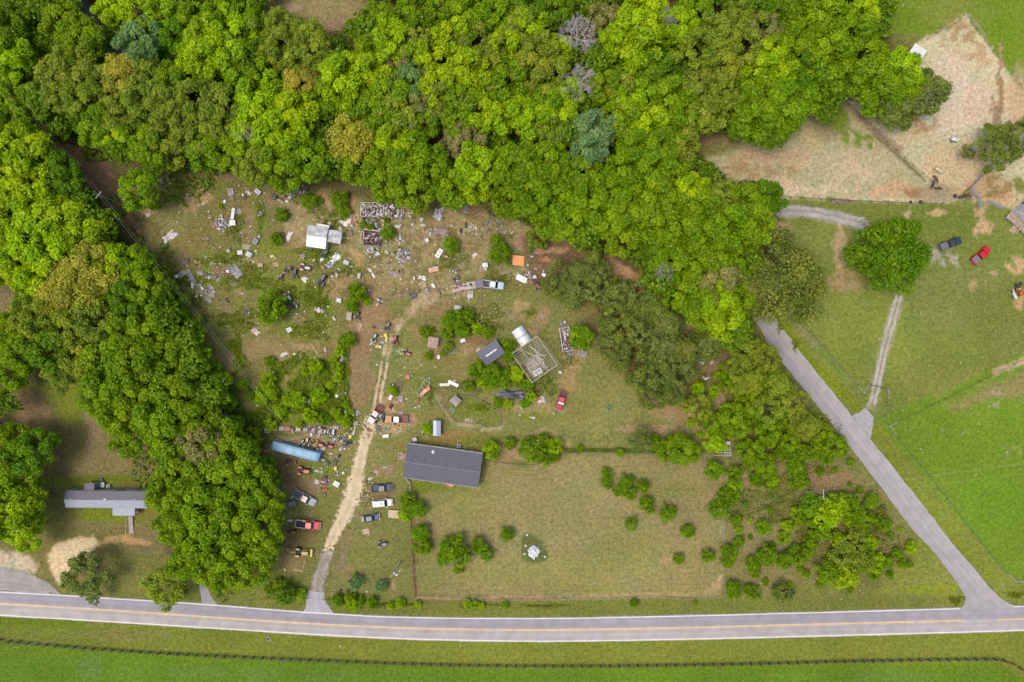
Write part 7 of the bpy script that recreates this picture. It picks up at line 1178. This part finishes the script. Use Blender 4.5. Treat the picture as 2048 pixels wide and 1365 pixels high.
cloth(1094,912,20,9,6,'small white scrap caught in the shrub ring',WHITE,.6,'scrap','white_scrap'); heap(1322,896,12,10,30,50,[(236,234,236),(206,204,206)],'white bucket and rags at the fence corner shrub',.5,.5,'rag heap','rag_heap')

for e in [(1404,725,8,8,PALG,'grey rag pile in the scrub clearing'),(1412,757,14,9,PALW,'pinkish white scraps in the brown scrub'),(1434,772,14,10,PALW,'white sticks heap between lime shrubs'),(1409,795,16,12,PALW+PALG,'white broken slats beside the big dark shrub'),(1306,752,14,18,[(190,170,160),(150,130,124)],'pinkish brush heap under the pines'),(1421,835,14,10,[(214,190,176),(190,166,150)],'pale earth and plank heap in the scrub'),(1385,848,16,8,PALB,'brown brush heap beside the lime shrub'),(1455,905,20,6,PALG,'grey sticks below the scrub frame')]: heap(e[0],e[1],e[2],e[3],-40,34,e[4],e[5],.5,.2,'brush heap','scrub_heap')
heap(1067,1103,20,22,-35,240,[(250,250,252),(240,240,246),(226,226,236)],'bright white rock pile in the mown enclosure',.55,.35,'rock pile','rock_pile')
for i,(a,b,l) in enumerate([(1054,1070,'single white rock above the rock pile'),(1051.5,1091.5,'small white rock up-left of the rock pile'),(1049,1108,'white rock left of the rock pile'),(1089.5,1113.5,'white rock right of the rock pile'),(1067.5,1117,'white rock just under the rock pile')]): drum(a,b,l,(246,244,236),.28,.3,'rock','white_rock')
t=thing('concrete_pad','square concrete pad with dark lid on the roadside verge','utility pad',536,1278.5,0); MB().box(0,0,0,1.1,1.0,.08).build('pad',pm((170,160,160)),t); MB().box(0,0,.08,.75,.65,.1).build('lid',pm((84,78,80)),t)
ring(768.5,935,'grey round stepping stone beside the larger pink disc',(150,150,140),.36,.05,'disc','round_disc',fill=(160,156,150)); ring(752,945,'pinkish grey spool disc beside the driveway',(176,160,150),.60,.05,'disc','round_disc',fill=(176,160,152)); boards(770,935.5,5,8,1,'white stick by the grey disc',WHITE,'stick','pale_stick'); ring(779.5,935,'pale ring left of the ranch house porch',(206,206,196),.42,.07,'ring','pale_ring'); cloth(740,958,35,11,6,'pinkish white sacks at the driveway bank',(236,222,214),.25,'sacks','sack_heap'); box(732,1063,10,13,10,.1,'bare tan earth-coloured mat in the grass',(186,156,126),'mat','tan_mat'); heap(821,1065,5,8,0,14,[WHITE,(110,110,110)],'white and grey pots at the fence',.3,.3,'pots','pot_row')
cloth(453,834,-40,20,13,'blue-white tarp bundle half under the trees',(206,214,240),.6,'tarp heap','tarp_heap'); boards(115,918,-15,12,2,'pale fallen branches on the bare lawn',(206,196,180),'branches','fallen_branches',w=.08); boards(628,352,0,14,3,'grey shed roof slats glimpsed between crowns',(150,146,160),'roof slats','glimpsed_roof'); cloth(893,313,-60,10,7,'grey-blue tarp glimpsed between crowns',(120,122,140),.3,'tarp','glimpsed_tarp')
# paddock things
t=thing('white_tank','white oblong tank on a small carriage in the bare paddock','tank',1906,281,-14); MB().loft([[(x,math.cos(a)*.5*s,.85+math.sin(a)*.5*s) for a in [i*math.pi/5 for i in range(10)]] for x,s in ((-1.0,.6),(-.85,1),(.85,1),(1.0,.6))]).build('tank_body',pm((244,244,244),.4),t); MB().box(.15,0,1.3,.3,.35,.1).build('hatch',pm(GREY),t); MB().box(0,0,.25,2.1,.9,.12).build('carriage',pm((130,130,126)),t); MB().tube([(1,.0,.3),(1.7,.5,.3)],.05,5).build('drawbar',pm((110,104,100)),t)
for s in (-1,1): wheel(t,-.4,s*.55,.3,.18)
box(1947,297,-35,13,12,.9,'grey square water tank next to the sparse tree',(166,174,174),'water tank','water_tank',(176,186,186)); heap(1940,307,20,10,-20,60,[(120,104,100),(96,84,82),(150,136,130)],'dark scrap pile beside the grey water tank',.45,.25)
for a,b,r_,l in ((1909.6,392.5,.42,'black round rubber trough near the corral kink'),(1841,405,.42,'black round trough on the lower paddock fence'),(1820.8,404.8,.3,'smallest black bucket-trough on the paddock fence')): ring(a,b,l,(60,52,54),r_,.13,'trough','rubber_trough',fill=(90,80,84))
heap(1928,393,24,5,8,60,[(84,70,64),(110,90,80)],'long dark brush pile outside the paddock fence',.5,.2,'brushwood','brush_heap'); boards(1741,380,-10,9,2,'faint green trough plank on bare dirt',(150,160,130),'plank','green_plank'); heap(1679,404,34,10,0,130,[(150,132,116),(126,108,94),(176,158,140)],'oval brush pile in the grass above the gravel lane',.5,.15,'brushwood','brush_heap'); boards(1638,241,-28,42,1,'long pale fallen pole at the wood edge in the paddock',(190,170,150),'pole','fallen_pole',w=.14); boards(1597,270,88,50,1,'thin upright-lying dark pole in the far paddock',(140,120,104),'pole','fallen_pole',w=.08)
# ---------------------------------------------------------------- horses
def horse(px,py,ang,label,col,mane,graze=True,s=1.0):
    me=bpy.data.meshes.new('body'); V=[(0,0,1.15),(.45,0,1.2),(.75,0,1.25),(1.05,0,1.35 if not graze else 1.05),(1.35,0,1.6 if not graze else .7),(1.62,0,1.5 if not graze else .42),(-.5,0,1.2),(-.8,0,1.2)]
    E=[(0,1),(1,2),(2,3),(3,4),(4,5),(0,6),(6,7)]; Rr=[.30,.30,.27,.17,.13,.08,.30,.20]
    for sx,base_,bx in ((1,1,.55),(-1,6,-.72)):
        for sy in (-1,1):
            i=len(V); f=.12*sy*sx
            V+=[(bx,sy*.17,.95),(bx-.02+(0 if sx>0 else .08)+f*.3,sy*.18,.62),(bx+(0 if sx>0 else -.1)+f,sy*.18,.36),(bx+f,sy*.18,.05)]; E+=[(base_ if sx>0 else 6,i),(i,i+1),(i+1,i+2),(i+2,i+3)]; Rr+=[.16,.09,.06,.06]
    i=len(V); V+=[(V[4][0]-.02,-.08,V[4][2]+.2),(V[4][0]-.02,.08,V[4][2]+.2)]; E+=[(4,i),(4,i+1)]; Rr+=[.03,.03]
    me.from_pydata(V,E,[]); o=bpy.data.objects.new('horse',me); COL.objects.link(o); sk=o.modifiers.new('s','SKIN'); 
    for v,r_ in zip(me.skin_vertices[0].data,Rr): v.radius=(r_,r_)
    me.skin_vertices[0].data[0].use_root=True; sb=o.modifiers.new('d','SUBSURF'); sb.levels=1; sb.render_levels=1
    dg=bpy.context.evaluated_depsgraph_get(); m2=bpy.data.meshes.new_from_object(o.evaluated_get(dg)); bpy.data.objects.remove(o); m2.materials.clear(); m2.materials.append(pm(col,.7,0,.2,3)); m2.polygons.foreach_set('use_smooth',[True]*len(m2.polygons))
    t=thing('horse',label,'horse',px,py,ang); link('body',m2,t)
    z=V[3][2]; MB().tube([(.72,0,1.5),(1.0,0,z+.2),(V[4][0]-.05,0,V[4][2]+.16)],.05,5).build('mane',pm(mane),t); MB().tube([(-.95,0,1.25),(-1.12,0,1.0),(-1.15,0,.5)],.08,6,.03).build('tail',pm(mane),t)
    t.scale=(s,s,s); return t
horse(1867.3,358.5,-60,'dark brown horse, uppermost of the three dark ones',(86,62,58),(40,32,32),s=.88); horse(1862,371,68,'dark brown horse in the middle of the three dark ones',(74,52,46),(36,28,28),s=.85); horse(1872.5,378.7,-8,'dark brown horse lowest of the three, near the fence',(92,56,52),(40,30,30),s=.85); horse(1871.5,342.7,-42,'cream coloured horse standing above the dark horses',(236,214,176),(240,226,200),s=1.05); horse(2022.5,592.5,118,'white horse standing by the orange farm cart',(226,224,220),(200,196,190),False,1.15)
# ---------------------------------------------------------------- fine litter and stones nobody could count
def litter(name,label,cat,patches,n,pal,size,seed):
    r=np.random.default_rng(seed); V0=np.array([(i,j,k) for k in(0,1) for i,j in((-1,-1),(1,-1),(1,1),(-1,1))],float); F0=np.array([(4,5,6,7),(0,1,5,4),(1,2,6,5),(2,3,7,6),(3,0,4,7)]); VV=[];FF=[];CC=[]; i=0
    for (x,y,rx,ry,k) in patches:
        for _ in range(int(n*k)):
            a=r.random()*6.28; q=math.sqrt(r.random()); u,v=x+q*rx*math.cos(a),y+q*ry*math.sin(a); s=size*(.35+1.1*r.random()**2); d=np.array([s*(.5+r.random())/2,s*(.3+.7*r.random())/2,s*.35]); t=r.random()*3.14; c,sn=math.cos(t),math.sin(t); P=V0*d
            VV.append(np.stack([P[:,0]*c-P[:,1]*sn+(u-1024)*S,P[:,0]*sn+P[:,1]*c+(682.5-v)*S,P[:,2]+.01],1)); FF.append(F0+8*i); i+=1; col=np.array(alb(pal[int(r.integers(len(pal)))])); CC.append(np.tile(col,(5,1)))
    o=link(name,npmesh(name,np.concatenate(VV),np.concatenate(FF),JM,[('Col','FACE','FLOAT_COLOR',np.concatenate(CC))])); return tag(o,label,cat,kind='stuff')
litter('yard_litter','small pale scraps of litter strewn through the junk yard grass','litter',[(500,430,120,60,1),(480,540,110,50,1),(620,420,80,50,1),(700,480,60,50,1.2),(800,500,90,60,1.6),(930,480,90,70,1.6),(640,600,90,60,.8),(760,560,60,50,.7),(620,740,80,80,.9),(860,580,90,30,.9),(660,870,60,30,.9),(640,940,60,40,.8),(790,820,50,40,.8),(820,760,60,60,.5),(1080,550,60,30,.8),(960,620,60,30,.4),(800,700,60,50,.4),(500,640,60,50,.4),(380,430,70,60,.2)],115,[WHITE,(226,220,206),(206,196,180),(190,176,160),(150,130,116),(236,226,190),(120,104,92)],.34,31)
litter('driveway_stones','loose stones and clods along the dirt driveway edges','stones',[(745,1000,14,24,1),(725,1010,14,30,1),(735,985,10,20,1),(690,1060,24,30,.5),(730,860,24,26,1),(770,855,30,20,1),(660,1100,20,30,.4),(745,960,14,14,.7)],80,[(226,206,176),(196,172,140),(160,134,106),(110,104,60),(92,100,46)],.34,33)
litter('field_stones','small pale stones and tufts scattered over lawns and pastures','stones',[(1150,1060,280,120,.6),(1200,780,110,110,.6),(1900,900,140,120,.9),(1850,640,160,140,.5),(1150,1300,1000,14,.8),(1650,1180,200,20,.4),(1620,600,60,100,.3),(200,900,120,60,.3),(1500,1050,160,90,.5),(560,1290,500,10,.3)],130,[(226,216,190),(206,196,160),(120,140,50),(110,120,50)],.24,35)
litter('paddock_clods','dark clods and dung scattered over the bare paddock','clods',[(1560,350,130,40,1),(1850,240,120,90,.8),(1700,330,120,50,.8),(1900,150,60,60,.6),(2000,380,50,30,.5)],70,[(150,120,92),(120,92,70),(176,146,116)],.26,37)

litter('scrap_scatter','larger scraps of board, tin and plastic strewn thickly between the sheds and wood edge','scrap',[(600,395,50,16,1),(560,400,40,14,.6),(500,395,40,16,.6),(690,450,30,24,1),(760,450,50,14,1.2),(790,470,30,20,.8),(850,440,40,14,.6),(900,460,50,20,.8),(970,460,50,20,1),(400,560,50,40,1),(440,545,40,16,.8),(450,440,40,30,.8),(620,540,50,24,.8),(660,535,30,20,.8),(800,520,40,30,1),(860,570,50,20,.8),(1060,550,40,16,1),(640,862,70,10,1.4),(650,900,60,20,1),(650,940,40,30,.8),(770,850,40,20,.8),(700,850,14,40,.8),(620,790,50,30,.4),(1420,750,30,50,.6)],20,PALG+PALW+PALB+[(140,130,140),(110,100,96)],.75,41)
